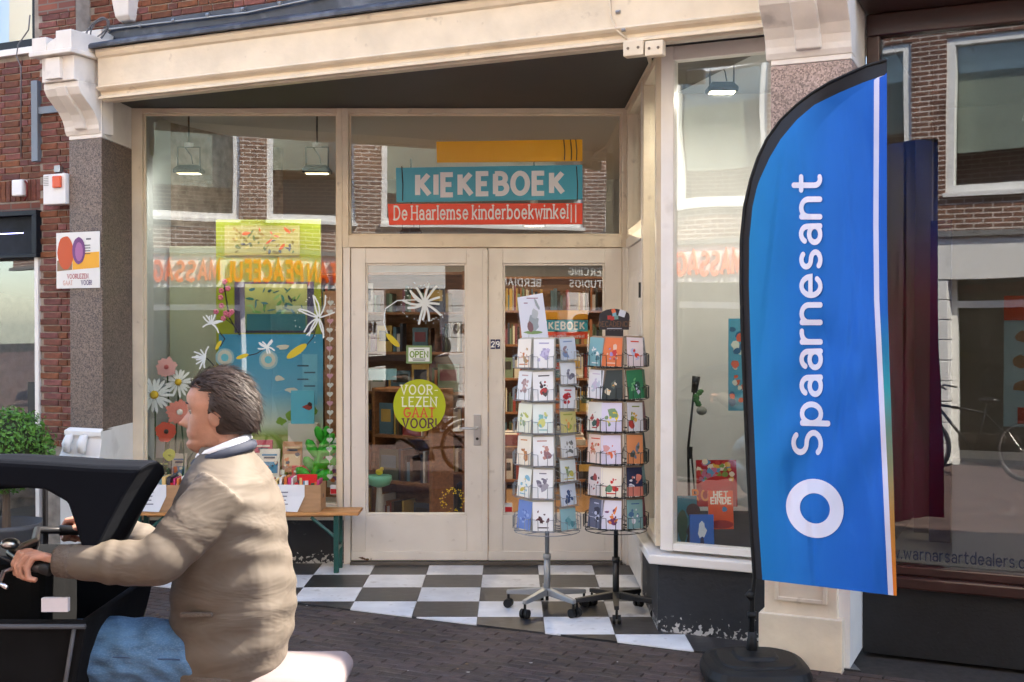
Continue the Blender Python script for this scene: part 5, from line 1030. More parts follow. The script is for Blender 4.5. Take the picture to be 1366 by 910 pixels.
def boxof(x0, x1, lb, seed, notes, cols):
    g_ = random.Random(seed); z0, z1 = .442, .442 + .19; y0, y1 = BY - .11, BY + .12
    t = thing('book_box', lb, 'box', ((x0 + x1) / 2, BY, z0), 'cardboard boxes of books on the bench')
    c = MB(); w_ = .006; c.box(x0, x1, y0, y0 + w_, z0 + .004, z1); c.box(x0, x1, y1 - w_, y1, z0 + .004, z1); c.box(x0, x0 + w_, y0 + w_, y1 - w_, z0 + .004, z1 + .004); c.box(x1 - w_, x1, y0 + w_, y1 - w_, z0 + .004, z1 + .004); c.box(x0, x1, y0, y1, z0, z0 + .004); c.build('carton', CARD, t)
    c = MB(); blob(c, (x1, y0 + .1, z0 + .1), (0, 1, 0), ZA, (1, 0, 0), .02, 0, 12, .3, .002); c.build('printed_mark', plain(60, 45, 40), t, fix=False)
    for k, (nx0, nx1) in enumerate(notes):
        n_ = MB(); n_.loft([[(nx0, y0 - .002, z1 + .005), (nx1, y0 - .002, z1 + .003)], [(nx0, y0 - .004, z1 - .08), (nx1, y0 - .004, z1 - .08)], [(nx0 + .005, y0 - .012, z0 + .01), (nx1 - .05, y0 - .014, z0 + .0)]], cap=False, closed=False); o = n_.build('paper_note', PAP, t, fix=False); m = o.modifiers.new('thick', 'SOLIDIFY'); m.thickness = .001
        n_ = MB()
        for j in range(4): rect(n_, ((nx0 + nx1) / 2 - .01, y0 - .0062 - .0016 * j, z1 - .05 - .028 * j), XA, ZA, NA, -.05 + .008 * (j % 2), .05 - .007 * (j % 3), -.004, .004, 0)
        n_.build('note_lines', plain(120, 120, 135), t, fix=False)
    x = x0 + .015; k = 0
    while x < x1 - .03:
        w_ = g_.uniform(.01, .028); h = g_.uniform(.19, .245); c = MB(); lean = g_.uniform(-.01, .02); yy = y0 + .02 + g_.uniform(0, .03)
        if x + w_ > x1 - .012: break
        c.prism([(x, yy, z0 + .01), (x + w_ - .001, yy, z0 + .01), (x + w_ - .001 + lean, yy, z0 + h), (x + lean, yy, z0 + h)], (0, .15, 0)); tag(c.build('boxed_book', cols[k % len(cols)]), CN[k % 9 if seed == 2 else 8 - k % 9] + ' book, %s from the left in the %s cardboard box on the bench' % (NTH[k], 'right' if seed == 2 else 'left'), 'book', 'books in the ' + ('right' if seed == 2 else 'left') + ' box'); x += w_; k += 1
BC = [plain(*q, .45) for q in ((205, 60, 120), (235, 232, 228), (205, 35, 40), (60, 60, 70), (225, 190, 120), (90, 150, 170), (235, 235, 235), (30, 90, 60), (210, 120, 60))]
boxof(P(348, 660, BY).x, P(431, 660, BY).x, 'cardboard box at the right end of the bench holding upright books', 2, [(P(352, 660, BY).x, P(410, 660, BY).x)], BC)
boxof(P(167, 660, BY).x, P(262, 660, BY).x, 'cardboard box at the left end of the bench holding upright books', 3, [(P(180, 660, BY).x, P(228, 660, BY).x)], BC[::-1])
c = MB(); a, e = P(398, 632, BY - .02), P(424, 646, BY - .02); c.box(a.x, e.x, BY - .06, BY - .04, e.z - .08, a.z); tag(c.build('boxed_book', plain(210, 32, 36, .35)), 'red book standing face out in the right cardboard box', 'book')

# ================================================================== POSTCARD RACKS
def rack(name, label, ctr, Rr, z0, z1, m, cap, cols, nrows):
    cx, cy = ctr; t = thing(name, label, 'postcard rack', (cx, cy, 0))
    c = MB(); c.tube([(cx, cy, .09), (cx, cy, .34)], .02, 10); c.tube([(cx, cy, .34), (cx, cy, z1)], .014, 10); c.tube([(cx, cy, .32), (cx, cy, .35)], .024, 10); c.build('pole', m, t, True)
    for k in range(5):
        an = R(cap + 72 * k); u = Vector((math.cos(an), math.sin(an), 0)); v = Vector((-u.y, u.x, 0)); o0 = Vector((cx, cy, 0))
        c = MB(); c.loft([[o0 + u * r + v * w_ + ZA * z for w_, z in ((-h, zb), (h, zb), (h, zt), (-h, zt))] for r, h, zb, zt in ((.015, .02, .095, .14), (.26, .014, .085, .11))]); sp_ = c.build('base_arm', m, t, bevel=.004)
        c = MB(); e = o0 + u * .25
        for w_ in (-.016, .016): c.tube([e + v * (w_ - .009) + ZA * .028, e + v * (w_ + .009) + ZA * .028], .028, 12)
        c.tube([e + ZA * .03, e + ZA * .09], .008, 6); c.build('castor', BLACKP, t, False)
    W = .0022
    for zr in [z0 + (z1 - z0) * k / 6 for k in range(7)]:
        c = MB(); c.tube([(cx + Rr * .62 * math.cos(2 * math.pi * j / 24), cy + Rr * .62 * math.sin(2 * math.pi * j / 24), zr) for j in range(25)], W, 4)
        for j in range(4): a = j * math.pi / 4; c.tube([(cx - Rr * .62 * math.cos(a), cy - Rr * .62 * math.sin(a), zr), (cx + Rr * .62 * math.cos(a), cy + Rr * .62 * math.sin(a), zr)], W, 4)
        c.build('wire_ring', m, t)
    for j in range(16): a = 2 * math.pi * j / 16; c = MB(); c.tube([(cx + Rr * .62 * math.cos(a), cy + Rr * .62 * math.sin(a), z0), (cx + Rr * .62 * math.cos(a), cy + Rr * .62 * math.sin(a), z1)], W, 4); c.build('upright_wire', m, t)
    c = MB(); c.tube([(cx + Rr * 1.02 * math.cos(2 * math.pi * j / 24), cy + Rr * 1.02 * math.sin(2 * math.pi * j / 24), z0 - .01) for j in range(25)], W * 1.3, 5)
    for j in range(8): a = j * math.pi / 4; c.tube([(cx, cy, z0 - .01), (cx + Rr * 1.02 * math.cos(a), cy + Rr * 1.02 * math.sin(a), z0 - .01)], W, 4)
    c.build('bottom_ring', m, t)
    # a pocket of wire for every card
    for ca, rows in cols:
        a = R(ca); u = Vector((math.sin(a), -math.cos(a), 0)); v = Vector((math.cos(a), math.sin(a), 0)); o0 = Vector((cx, cy, 0)); pitch = (z1 - z0) / rows
        for k in range(rows):
            zb = z1 - pitch * (k + 1) + .015; h = pitch * .5; hw = .066; c = MB()
            for rad in (Rr * .62,): pass
            f = Rr * .98 + .012; b_ = Rr * .7
            c.tube([o0 + u * b_ - v * hw + ZA * zb, o0 + u * f - v * hw + ZA * zb, o0 + u * f - v * hw + ZA * (zb + h * .75), o0 + u * b_ - v * hw + ZA * (zb + h)], W, 4); c.tube([o0 + u * b_ + v * hw + ZA * zb, o0 + u * f + v * hw + ZA * zb, o0 + u * f + v * hw + ZA * (zb + h * .75), o0 + u * b_ + v * hw + ZA * (zb + h)], W, 4)
            c.tube([o0 + u * f - v * hw + ZA * (zb + h * .75), o0 + u * f - v * .03 + ZA * (zb + h * .72), o0 + u * f - v * .028 + ZA * zb], W, 4); c.tube([o0 + u * f + v * hw + ZA * (zb + h * .75), o0 + u * f + v * .03 + ZA * (zb + h * .72), o0 + u * f + v * .028 + ZA * zb], W, 4)
            c.tube([o0 + u * f - v * hw + ZA * zb, o0 + u * f + v * hw + ZA * zb], W, 4)
            c.build('wire_pocket', m, t)
    return t
ORD = ['top', 'second', 'third', 'fourth', 'fifth', 'sixth', 'seventh', 'bottom']
def cards(ctr, Rr, z0, z1, ca, rows, specs, rackname, colname, land=False, behind=(.5, .48, .42)):
    cx, cy = ctr; a = R(ca); u = Vector((math.sin(a), -math.cos(a), 0)); v = Vector((math.cos(a), math.sin(a), 0)); pitch = (z1 - z0) / rows
    for k in range(rows):
        base, arts, desc = specs[k % len(specs)]; g_ = random.Random(hash((ca, k, rows)) & 0xffff)
        hw, hh = (.0645, pitch * .43) if land else (.0625 + g_.uniform(-.003, .001), pitch * .44)
        zc = z1 - pitch * (k + 1) + .02 + hh; b = Vector((cx, cy, 0)) + u * (Rr * .93) + ZA * zc + v * g_.uniform(-.004, .004)
        tilt = .1; up = (ZA - u * tilt).normalized(); n_ = (u + ZA * tilt).normalized(); rl = g_.uniform(-.055, .055); vx = (v + up * rl).normalized(); up = n_.cross(vx); up = -up if up.z < 0 else up
        c = MB(); mats = [plain(*base)] + [plain(*q) for q in arts] + [mat('card_stock', behind, .8)]
        def slab(o_, w_, h_, t_, mi): c.prism([o_ - vx * w_ - up * h_, o_ + vx * w_ - up * h_, o_ + vx * w_ + up * h_, o_ - vx * w_ + up * h_], n_ * t_, mi)
        slab(b, hw, hh, .0012, 0)
        for j in range(g_.randint(7, 13)):
            an = g_.uniform(0, 6.28); ex_ = vx * math.cos(an) + up * math.sin(an); ey_ = up * math.cos(an) - vx * math.sin(an)
            r1 = g_.uniform(.018, .03) if j < 2 else g_.uniform(.003, .014); blob(c, b + n_ * .0012 + vx * g_.uniform(-.5, .5) * hw + up * g_.uniform(-.55, .35) * hh, ex_, ey_, n_, r1, 1 + j % len(arts), 8, .3, .0005 + j * .00012, r1 * g_.uniform(.4, 1), g_)
        if g_.random() < .55: zz = g_.choice((.72, -.78)); rect(c, b + n_ * .0012 + up * hh * zz, vx, up, n_, -hw * g_.uniform(.3, .65), hw * g_.uniform(.3, .65), -.0035, .0035, 1, .0006)
        if g_.random() < .3: rect(c, b + n_ * .0012, vx, up, n_, -hw * .86, hw * .86, -hh * .3, -hh * .26, 1, .0004)
        if desc.startswith('navy'): rect(c, b + n_ * .0012, vx, up, n_, -hw, hw, -hh, -hh * .35, 1, .0018)
        o = c.build('postcard', mats, None, fix=False)
        nm = ORD[k] if k < rows - 1 else 'bottom'
        tag(o, '%s, %s in %s, %s' % (desc, nm, colname, rackname), 'postcard', 'postcards in the ' + rackname)
        # the further cards in the same pocket
        c = MB()
        for j in range(1, 5): oo = b - n_ * (.004 * j) + vx * (.002 * j) + up * .0; c.prism([oo - vx * hw - up * hh, oo + vx * hw - up * hh, oo + vx * hw + up * (hh + .0028 * j), oo - vx * hw + up * (hh + .0028 * j)], n_ * .0012, 0)
        o = c.build('card_pile', MATS['card_stock'] if behind == (.5, .48, .42) else mat('kraft_card', behind, .8), None, fix=False); tag(o, 'spare cards stacked behind the %s card in %s, %s' % (nm, colname, rackname), 'cards', 'spare cards in the ' + rackname)
W1 = (232, 232, 232)
LC = (.218, 7.25); LR = .2; LZ = (.505, 1.69)
rack('postcard_rack', 'grey wire postcard rack on castors, left of the pair', LC, LR, *LZ, mat('rack_grey', (.3, .31, .32), .4, metal=.4), 20, [(-50, 6), (-9, 6), (42, 8), (88, 6), (-95, 6), (135, 6), (180, 6), (-135, 6)], 6)
cards(LC, LR, *LZ, -50, 6, [((238, 228, 215), [(205, 130, 80), (190, 150, 100)], 'cream postcard with an orange fox shape'), (W1, [(190, 160, 155), (170, 140, 140)], 'white postcard with pale grey hare shape'), ((232, 232, 210), [(190, 190, 90), (150, 170, 130)], 'pale yellow-green postcard'), ((238, 226, 205), [(205, 140, 80), (180, 120, 70)], 'cream postcard with a ginger cat shape'), ((236, 234, 222), [(140, 185, 200), (215, 190, 80)], 'white postcard with teal and yellow spots'), ((110, 135, 195), [(150, 170, 215), (90, 110, 175)], 'blue postcard')], 'grey rack', 'left column')
cards(LC, LR, *LZ, -9, 6, [(W1, [(165, 160, 195), (190, 185, 215)], 'white postcard with a lilac animal'), (W1, [(60, 55, 60), (180, 60, 60)], 'white postcard with dark birds and red marks'), ((226, 234, 228), [(130, 185, 185), (205, 205, 120)], 'white postcard with teal and yellow wash'), (W1, [(190, 140, 130), (150, 110, 115)], 'white postcard with reddish animal pair'), (W1, [(120, 115, 130), (160, 155, 165)], 'white postcard with a grey cat shape'), (W1, [(70, 40, 45), (110, 60, 60)], 'white postcard with dark berry spots')], 'grey rack', 'middle column')
cards(LC, LR, *LZ, 42, 8, [((190, 200, 215), [(120, 140, 180), (140, 120, 130)], 'bluish landscape postcard'), ((222, 224, 228), [(140, 140, 155), (110, 110, 125)], 'pale postcard with a grey vehicle'), ((222, 226, 230), [(190, 45, 50), (160, 40, 45)], 'pale postcard with a red boat'), ((200, 190, 120), [(150, 160, 70), (215, 150, 80)], 'golden meadow postcard'), ((215, 218, 218), [(130, 130, 125), (100, 105, 105)], 'pale postcard with a grey cat lying'), ((215, 222, 220), [(190, 180, 90), (130, 150, 110)], 'pale postcard with a yellow-green bug'), ((205, 215, 228), [(50, 70, 110), (70, 90, 130)], 'pale blue postcard with navy marks'), ((150, 190, 195), [(80, 135, 145), (110, 160, 165)], 'teal postcard with a round animal')], 'grey rack', 'small-card column', True)
RC = (.637, 7.15); RR = .185; RZ = (.53, 1.70); KR = (.33, .24, .17)
rack('postcard_rack', 'black wire postcard rack on castors beside the bay', RC, RR, *RZ, BLACK, 50, [(-51, 6), (-14, 6), (35, 6), (77, 6), (-100, 6), (125, 6), (170, 6), (-140, 6)], 6)
cards(RC, RR, *RZ, -51, 6, [((120, 165, 170), [(225, 225, 220), (70, 110, 120)], 'teal postcard with white birch lines'), ((226, 226, 230), [(200, 190, 210), (190, 200, 210)], 'plain whitish postcard'), ((222, 222, 215), [(170, 60, 60), (60, 90, 80)], 'white postcard with small red flowers'), ((225, 205, 195), [(200, 90, 60), (190, 140, 110)], 'pinkish postcard with coral flowers'), ((215, 205, 205), [(60, 60, 65), (150, 60, 60)], 'pale postcard with dark thin flowers'), ((95, 100, 125), [(190, 195, 215), (50, 50, 70)], 'slate blue postcard with pale figures')], 'black rack', 'left column', False, KR)
cards(RC, RR, *RZ, -14, 6, [((222, 120, 70), [(225, 190, 170), (200, 60, 60), (150, 140, 200)], 'orange-red postcard with pale blocks'), ((50, 60, 60), [(215, 205, 180), (90, 100, 90), (220, 160, 60)], 'dark postcard with a cream figure'), ((215, 210, 232), [(225, 200, 50), (120, 150, 110)], 'lilac postcard with a yellow flower bunch'), ((215, 208, 228), [(225, 110, 60), (205, 150, 150)], 'lilac postcard with orange spots'), ((236, 228, 212), [(205, 50, 40), (100, 140, 110)], 'cream postcard with a red shape'), ((222, 220, 236), [(110, 50, 100), (225, 130, 60)], 'white postcard with purple and orange flower')], 'black rack', 'middle column', False, KR)
cards(RC, RR, *RZ, 35, 6, [((228, 215, 222), [(215, 60, 35), (190, 195, 225)], 'pink-white postcard with red blocks'), ((40, 120, 80), [(110, 180, 120), (25, 70, 60), (190, 190, 215)], 'green forest postcard'), ((218, 218, 226), [(120, 140, 60), (190, 60, 50), (210, 170, 70)], 'white postcard with flowers and foliage'), ((222, 145, 95), [(110, 120, 140), (80, 90, 80)], 'apricot postcard with a small grey figure'), ((38, 44, 80), [(215, 130, 115), (225, 225, 235)], 'navy and pink postcard with white feet'), ((130, 170, 172), [(70, 110, 150), (225, 225, 235)], 'grey-teal postcard with a blue bell')], 'black rack', 'right column', False, KR)
cards(RC, RR, *RZ, 77, 6, [((150, 150, 165), [(110, 110, 120)], 'grey-violet postcard'), ((60, 100, 70), [(90, 120, 70)], 'dark green postcard'), ((140, 90, 95), [(110, 70, 80)], 'dusky pink postcard'), ((80, 95, 95), [(60, 70, 60)], 'slate postcard'), ((120, 150, 150), [(90, 120, 120)], 'pale teal postcard'), ((130, 50, 70), [(100, 40, 60)], 'wine red postcard')], 'black rack', 'edge-on right column', False, KR)
# header card on the grey rack and header board on the black rack
y = 7.2; t = thing('header_card', 'large white card with a grey rabbit drawing standing on top of the grey rack', 'card', P(709, 455, y)); pts = [P(690, 397, y), P(724, 391, y), P(732, 453, y), P(697, 456, y)]
c = MB(); c.prism(pts, (0, .003, 0)); c.build('card', plain(214, 218, 230), t)
ctr = (pts[0] + pts[2]) / 2; c = MB(); blob(c, ctr + Vector((.0, 0, -.03)), XA, ZA, NA, .035, 0, 12, .2, .001, .05); blob(c, ctr + Vector((.01, 0, .03)), XA, ZA, NA, .02, 1, 10, .2, .002, .03); blob(c, ctr + Vector((.025, 0, .085)), Vector((.9, 0, .4)), Vector((-.4, 0, .9)), NA, .008, 0, 10, .2, .003, .04); blob(c, ctr + Vector((-.015, 0, -.05)), XA, ZA, NA, .018, 2, 10, .25, .004, .03); blob(c, ctr + Vector((.0, 0, -.085)), XA, ZA, NA, .055, 3, 12, .2, .0015, .01)
for x, z, w_ in ((-.005, .125, .035), (-.045, .095, .012)): rect(c, ctr + Vector((x, 0, z)), XA, ZA, NA, -w_, w_, -.003, .003, 4, .001)
c.build('rabbit_drawing', [plain(150, 160, 165), plain(175, 182, 186), plain(120, 90, 95), plain(120, 150, 95), plain(150, 110, 130)], t, fix=False)
c = MB(); c.tube([P(705, 470, 7.2), P(706, 430, 7.2) + Vector((0, .004, 0))], .003, 5); c.build('card_wire', GREYM, t)
y = 7.15; t = thing('header_board', 'arched black header board with coloured blocks on top of the black rack', 'sign', P(820, 450, y))
a, e = P(799, 440, y), P(840, 412, y); hw = (e.x - a.x) / 2; mx = (a.x + e.x) / 2; z0 = a.z; z1 = e.z
pts = [Vector((mx - hw * .95, y, z0)), Vector((mx + hw * .95, y, z0)), Vector((mx + hw, y, z1 - .045))] + [Vector((mx + hw * math.cos(R(q)), y, z1 - .045 + .045 * math.sin(R(q)))) for q in range(20, 180, 20)] + [Vector((mx - hw, y, z1 - .045))]
c = MB(); c.prism(pts, (0, .004, 0)); c.box(mx - .055, mx + .055, y + .0005, y + .0035, z0 - .05, z0 - .0005); c.build('board', plain(40, 36, 42, .5), t)
c = MB(); text(c, 'DECADENCE', .03, (mx, y - .001, z0 + .02), XA, ZA, NA, th=.12, gap=.1, squeeze=.95); c.build('board_word', plain(120, 85, 60), t, fix=False)
BLK = [plain(190, 60, 55), plain(110, 150, 145), plain(120, 170, 190), plain(215, 110, 70), plain(205, 210, 222)]
for x, z, k, an in ((-.03, .075, 0, .1), (-.012, .07, 0, .2), (.0, .095, 2, .15), (.012, .075, 1, .1), (-.005, .115, 3, .3), (.048, .1, 4, -.3)):
    c = MB(); s_ = .012 if k != 4 else .02; ux = Vector((math.cos(an), 0, math.sin(an))); uz = Vector((-math.sin(an), 0, math.cos(an))); rect(c, (mx + x, y, z0 + z), ux, uz, NA, -s_, s_, -s_, s_, 0, .0012 + k * .0004); c.build('coloured_block', BLK[k], t, fix=False)
c = MB(); rect(c, (mx, y, z0 + .008), XA, ZA, NA, -.045, .045, -.002, .002, 0, .001); c.build('board_line', BLK[4], t, fix=False)

# ================================================================== FEATHER FLAG
FY = 5.86
LE = [(80, 1183), (88, 1153), (98, 1130), (110, 1104), (124, 1081), (140, 1060), (160, 1039), (185, 1021), (210, 1009), (240, 999), (275, 991), (320, 986.5), (380, 986), (450, 988), (530, 991), (620, 995), (700, 999), (772, 1004)]
RE = [(80, 1183), (300, 1183), (400, 1184), (500, 1187), (600, 1191), (700, 1194), (795, 1197)]
STL = [(80, 1176), (98, 1166), (300, 1165), (400, 1166), (500, 1171), (600, 1176), (700, 1181), (795, 1186)]
def itp(tab, v):
    if v <= tab[0][0]: return tab[0][1]
    for (a, x), (b, y2) in zip(tab, tab[1:]):
        if v <= b: f = (v - a) / (b - a); return x + (y2 - x) * f
    return tab[-1][1]
gc = random.Random(14); CREASE = [(gc.uniform(.1, .9), gc.uniform(.1, 1), R(gc.choice((62, 68, 75, 118, 12, 100)) + gc.uniform(-7, 7)), gc.uniform(.1, .3), gc.uniform(.018, .04), gc.uniform(-.013, .013)) for k in range(40)]
def fold(px, py):                                  # cloth relief in metres, towards the street
    u = (px - 990) / 200; v = (py - 80) / 700
    f = .03 * math.sin(u * 5.2 + v * 3.5 + .4) + .022 * math.sin(u * 9 - v * 7.5) + .012 * math.sin(u * 13 + v * 22 + 2 * math.sin(v * 9)) * (.3 + .7 * v) + .006 * math.sin(u * 15 + v * 13 + 1) * (.4 + v)
    f += .012 * math.exp(-((u - .55 + .35 * v) / .06) ** 2) * math.sin(v * 3) + .006 * noise.noise((u * 5, v * 9, 3)) + .002 * noise.noise((u * 12, v * 30, 8))
    for cu, cv, an, L_, w_, am in CREASE:
        du, dv = u - cu, v - cv; ca, sa_ = math.cos(an), math.sin(an); al, ac = du * ca + dv * sa_, -du * sa_ + dv * ca; f += am * math.exp(-(ac / w_) ** 2 - (al / L_) ** 2)
    edge = min(1, max(0, (px - itp(LE, py)) / 60))
    return f * edge - .06 * u * v
def fpt(px, py, off=0.0):
    by = py + (px - 1004) / 193 * 23 * max(0, (py - 500) / 272) if py > 500 else py
    y_ = FY - .68 * max(0, px - 996) / 195 - fold(px, py) - off; return P(px, by, y_)
t = thing('feather_flag', 'tall blue feather flag with white rounded lettering on a black pole before the right pier', 'flag', (P(1003, 880, FY).x, FY, 0))
N = 210; ys = [80.5 + (772 - 80.5) * k / N for k in range(N + 1)]
def strip(xl, xr, nc, mats, name, off=0.0, y0=0, back=False):
    c = MB(); ids = []
    for k, yv in enumerate(ys):
        if yv < y0: continue
        a, e = xl(yv), xr(yv); e = max(e, a + .01); ids.append([c.v(fpt(a + (e - a) * j / nc, yv, off)) for j in range(nc + 1)])
    for r1, r2 in zip(ids, ids[1:]):
        for j in range(nc): c.face((r1[j], r2[j], r2[j + 1], r1[j + 1]) if not back else (r1[j], r1[j + 1], r2[j + 1], r2[j]))
    return c.build(name, mats, t, True, fix=False)
le = lambda v: itp(LE, v); re_ = lambda v: itp(RE, v); sw = lambda v: min(itp(LE, v) + (13 if v > 250 else 13 + (250 - v) * .12 + max(0, 140 - v) * .6), itp(RE, v))
stl = lambda v: max(sw(v), itp(STL, v)); st2 = lambda v: min(max(stl(v), itp(STL, v) + 7), re_(v))
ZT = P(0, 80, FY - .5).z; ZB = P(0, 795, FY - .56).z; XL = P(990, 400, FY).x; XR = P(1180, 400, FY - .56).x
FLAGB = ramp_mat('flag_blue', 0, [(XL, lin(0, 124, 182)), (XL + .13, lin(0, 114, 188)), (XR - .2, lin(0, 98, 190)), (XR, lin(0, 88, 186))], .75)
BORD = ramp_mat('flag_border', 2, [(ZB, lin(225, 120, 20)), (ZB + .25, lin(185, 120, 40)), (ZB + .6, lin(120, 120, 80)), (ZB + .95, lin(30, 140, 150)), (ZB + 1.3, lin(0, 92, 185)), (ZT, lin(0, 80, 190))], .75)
for m_ in (FLAGB, BORD):
    nd = m_.node_tree.nodes; lk = m_.node_tree.links; nz = nd.new('ShaderNodeTexNoise'); nz.inputs['Scale'].default_value = 9; nz.inputs['Detail'].default_value = 3; bp = nd.new('ShaderNodeBump'); bp.inputs['Strength'].default_value = .25; bp.inputs['Distance'].default_value = .01; lk.new(nz.outputs[0], bp.inputs['Height']); lk.new(bp.outputs[0], nd['Principled BSDF'].inputs['Normal'])
SLV = mat('flag_sleeve', (.009, .009, .014), .7, bump=.1)
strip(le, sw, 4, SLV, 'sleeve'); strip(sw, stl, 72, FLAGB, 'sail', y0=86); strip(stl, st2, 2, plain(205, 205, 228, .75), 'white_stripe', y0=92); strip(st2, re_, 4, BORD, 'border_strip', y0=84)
BACKM = ramp_mat('flag_back', 2, [(ZB, lin(220, 40, 90)), (ZB + 1.4, lin(235, 45, 95)), (ZB + 1.9, lin(90, 110, 210)), (ZT, lin(60, 120, 220))], .75)
strip(le, re_, 80, BACKM, 'sail_back', -.012, 84, True)
c = MB()
def flagtext(px0, py0, py1, s, xh, off):            # reads upwards: x of the text runs up the flag
    st, wd = strokes(s, .155, .10); sc = (py0 - py1) / wd
    for k, q in enumerate(st):
        dense = []
        for (ax, ay), (bx, by) in zip(q, q[1:]):
            n_ = max(1, int(math.hypot(bx - ax, by - ay) / .07)); dense += [(ax + (bx - ax) * j / n_, ay + (by - ay) * j / n_) for j in range(n_)]
        dense.append(q[-1])
        ribbon(c, dense, .155, lambda x, y2, kk: fpt(px0 - y2 * xh + (py0 - x * sc - 400) * 0.004, py0 - x * sc, .0038 + kk * .0002), 0, True, k)
flagtext(1094.5, 602, 236, 'Spaarnesant', 37, .002); c.build('lettering', plain(222, 222, 240, .75), t, fix=False)
c = MB(); cx_, cy_ = 1087, 672
for rot in (0,):
    n_ = 48; A2 = [(cx_ + 38.5 * math.cos(2 * math.pi * k / n_), cy_ + 38 * math.sin(2 * math.pi * k / n_)) for k in range(n_)]; B2 = [(cx_ + 20 * math.cos(2 * math.pi * k / n_), cy_ + 19.5 * math.sin(2 * math.pi * k / n_)) for k in range(n_)]
    mid = lambda f: [(a[0] * (1 - f) + b[0] * f, a[1] * (1 - f) + b[1] * f) for a, b in zip(A2, B2)]
    R3 = [[c.v(fpt(*p, .0042)) for p in L3] for L3 in (A2, mid(.2), mid(.4), mid(.6), mid(.8), B2)]
    for r1, r2 in zip(R3, R3[1:]):
        for k in range(n_): j = (k + 1) % n_; c.face((r1[k], r1[j], r2[j], r2[k]))
c.build('ring_emblem', plain(222, 222, 240, .75), t, True, fix=False)
c = MB(); c.tube([Vector((P(1003, 880, FY).x, FY, .1)), P(1003, 800, FY)] + [fpt(itp(LE, v) + 3, v, -.003) for v in (770, 700, 620, 530, 450, 380, 320, 275, 240, 210, 185, 160, 140, 124, 110, 98, 88, 81)], [.017, .014] + [.0095] * 6 + [.008] * 12, 8); c.build('pole', BLACKP, t, True)
bx = P(1003, 880, FY).x
for nm_, path_, rad_ in (('pole_socket', [(bx, FY, .12), (bx, FY, .19), (bx, FY, .2), (bx, FY, .23)], [.03, .026, .022, .022]), ('pole_collar', [(bx, FY, .3), (bx, FY, .33)], [.024, .024]), ('sleeve_toggle', [(bx, FY, .40), (bx - .02, FY - .01, .415), (bx, FY, .43)], [.02, .02, .02])):
    c = MB(); c.tube(path_, rad_, 12); c.build(nm_, BLACKP, t, True)
c = MB(); c.lathe([(.235, -.008), (.26, .01), (.265, .05), (.25, .085), (.215, .1), (.19, .1), (.185, .112), (.11, .118), (.1, .135), (.03, .14)], (bx + .01, FY - .03, 0), 56, 0, 3.4); b_ = c.build('base_tank', BLACKP, t, False, bevel=.004); 

# ================================================================== CARGO BIKE AND RIDER
RY = 3.4
def wheel(parent, c0, r, m_t=None):
    c0 = Vector(c0); c = MB(); n = 40
    rings = [[c0 + Vector(((r - .022 + .022 * math.cos(b)) * math.cos(a), .022 * math.sin(b), (r - .022 + .022 * math.cos(b)) * math.sin(a))) for b in [2 * math.pi * j / 8 for j in range(8)]] for a in [2 * math.pi * k / n for k in range(n)]]
    rings.append(rings[0]); c.loft(rings, cap=False); ty = c.build('wheel', mat('tyre', (.02, .02, .02), .8), parent, True)
    c = MB(); rings = [[c0 + Vector(((r - .045 + x) * math.cos(a), y_, (r - .045 + x) * math.sin(a))) for x, y_ in ((-.008, -.014), (.01, -.014), (.01, .014), (-.008, .014))] for a in [2 * math.pi * k / n for k in range(n)]]; rings.append(rings[0]); c.loft(rings, cap=False); c.build('rim', STEEL, ty)
    c = MB(); c.tube([c0 - Vector((0, .05, 0)), c0 + Vector((0, .05, 0))], .022, 10)
    for k in range(24): a = 2 * math.pi * k / 24; c.tube([c0 + Vector((0, .025 * (-1) ** k, 0)), c0 + Vector((math.cos(a + .2) * (r - .05), 0, math.sin(a + .2) * (r - .05)))], .0013, 3)
    c.build('spokes', STEEL, ty)['kind'] = 'stuff'
    return ty
BK = mat('bike_black', (.012, .012, .014), .3); FAB = mat('black_fabric', (.005, .0052, .006), .9, spec=.12, bump=.4, bscale=9, vary=.3); FABN = mat('navy_fabric', (.003, .004, .007), .9, spec=.12, bump=.3, bscale=7)
def pp(px, py, y=RY): return P(px, py, y)
hipx = pp(285, 862).x
t = thing('cargo_bike', 'black cargo bicycle with a dark fabric hood ridden past on the street', 'bicycle', (hipx - .6, RY, 0))
rw = Vector((hipx + .33, RY, .32)); fw = Vector((hipx - 2.15, RY, .26)); bb = Vector((hipx - .28, RY, .3)); sad = Vector((hipx + .02, RY, .79))
wheel(t, rw, .32); wheel(t, fw, .26)
c = MB(); head = Vector((hipx - .62, RY, .78)); c.tube([bb, sad - ZA * .06], .017, 8); c.tube([bb, head - ZA * .25], .022, 8); c.tube([sad - ZA * .2, head - ZA * .12], .018, 8)
for s_ in (-.055, .055): c.tube([bb + Vector((0, s_ * .6, 0)), rw + Vector((0, s_, 0))], .011, 7); c.tube([sad + Vector((0, s_ * .4, -.15)), rw + Vector((0, s_, 0))], .01, 7)
c.tube([head - ZA * .25, (hipx - .9, RY, .3), (hipx - 1.8, RY, .28), (hipx - 2.02, RY, .5)], .022, 8); c.build('frame', BK, t, True)
c = MB()
for s_ in (-.04, .04): c.tube([(hipx - 2.02, RY, .62), (hipx - 2.03, RY + s_, .55), fw + Vector((0, s_, 0))], .012, 7)
c.build('fork', BK, t, True)
c = MB(); c.ell(sad + Vector((.02, 0, 0)), (.14, .09, .035), 14, 8); c.tube([sad + Vector((-.2, 0, -.005)), sad + Vector((-.05, 0, 0))], [.02, .05], 8); c.build('saddle', mat('saddle_brown', (.05, .025, .015), .5), t, True)
gN, gF = pp(42, 757, RY - .27), Vector((pp(60, 757).x, RY + .29, pp(42, 757, RY - .27).z + .0)); hb = Vector((gN.x - .1, RY, gN.z + .02))
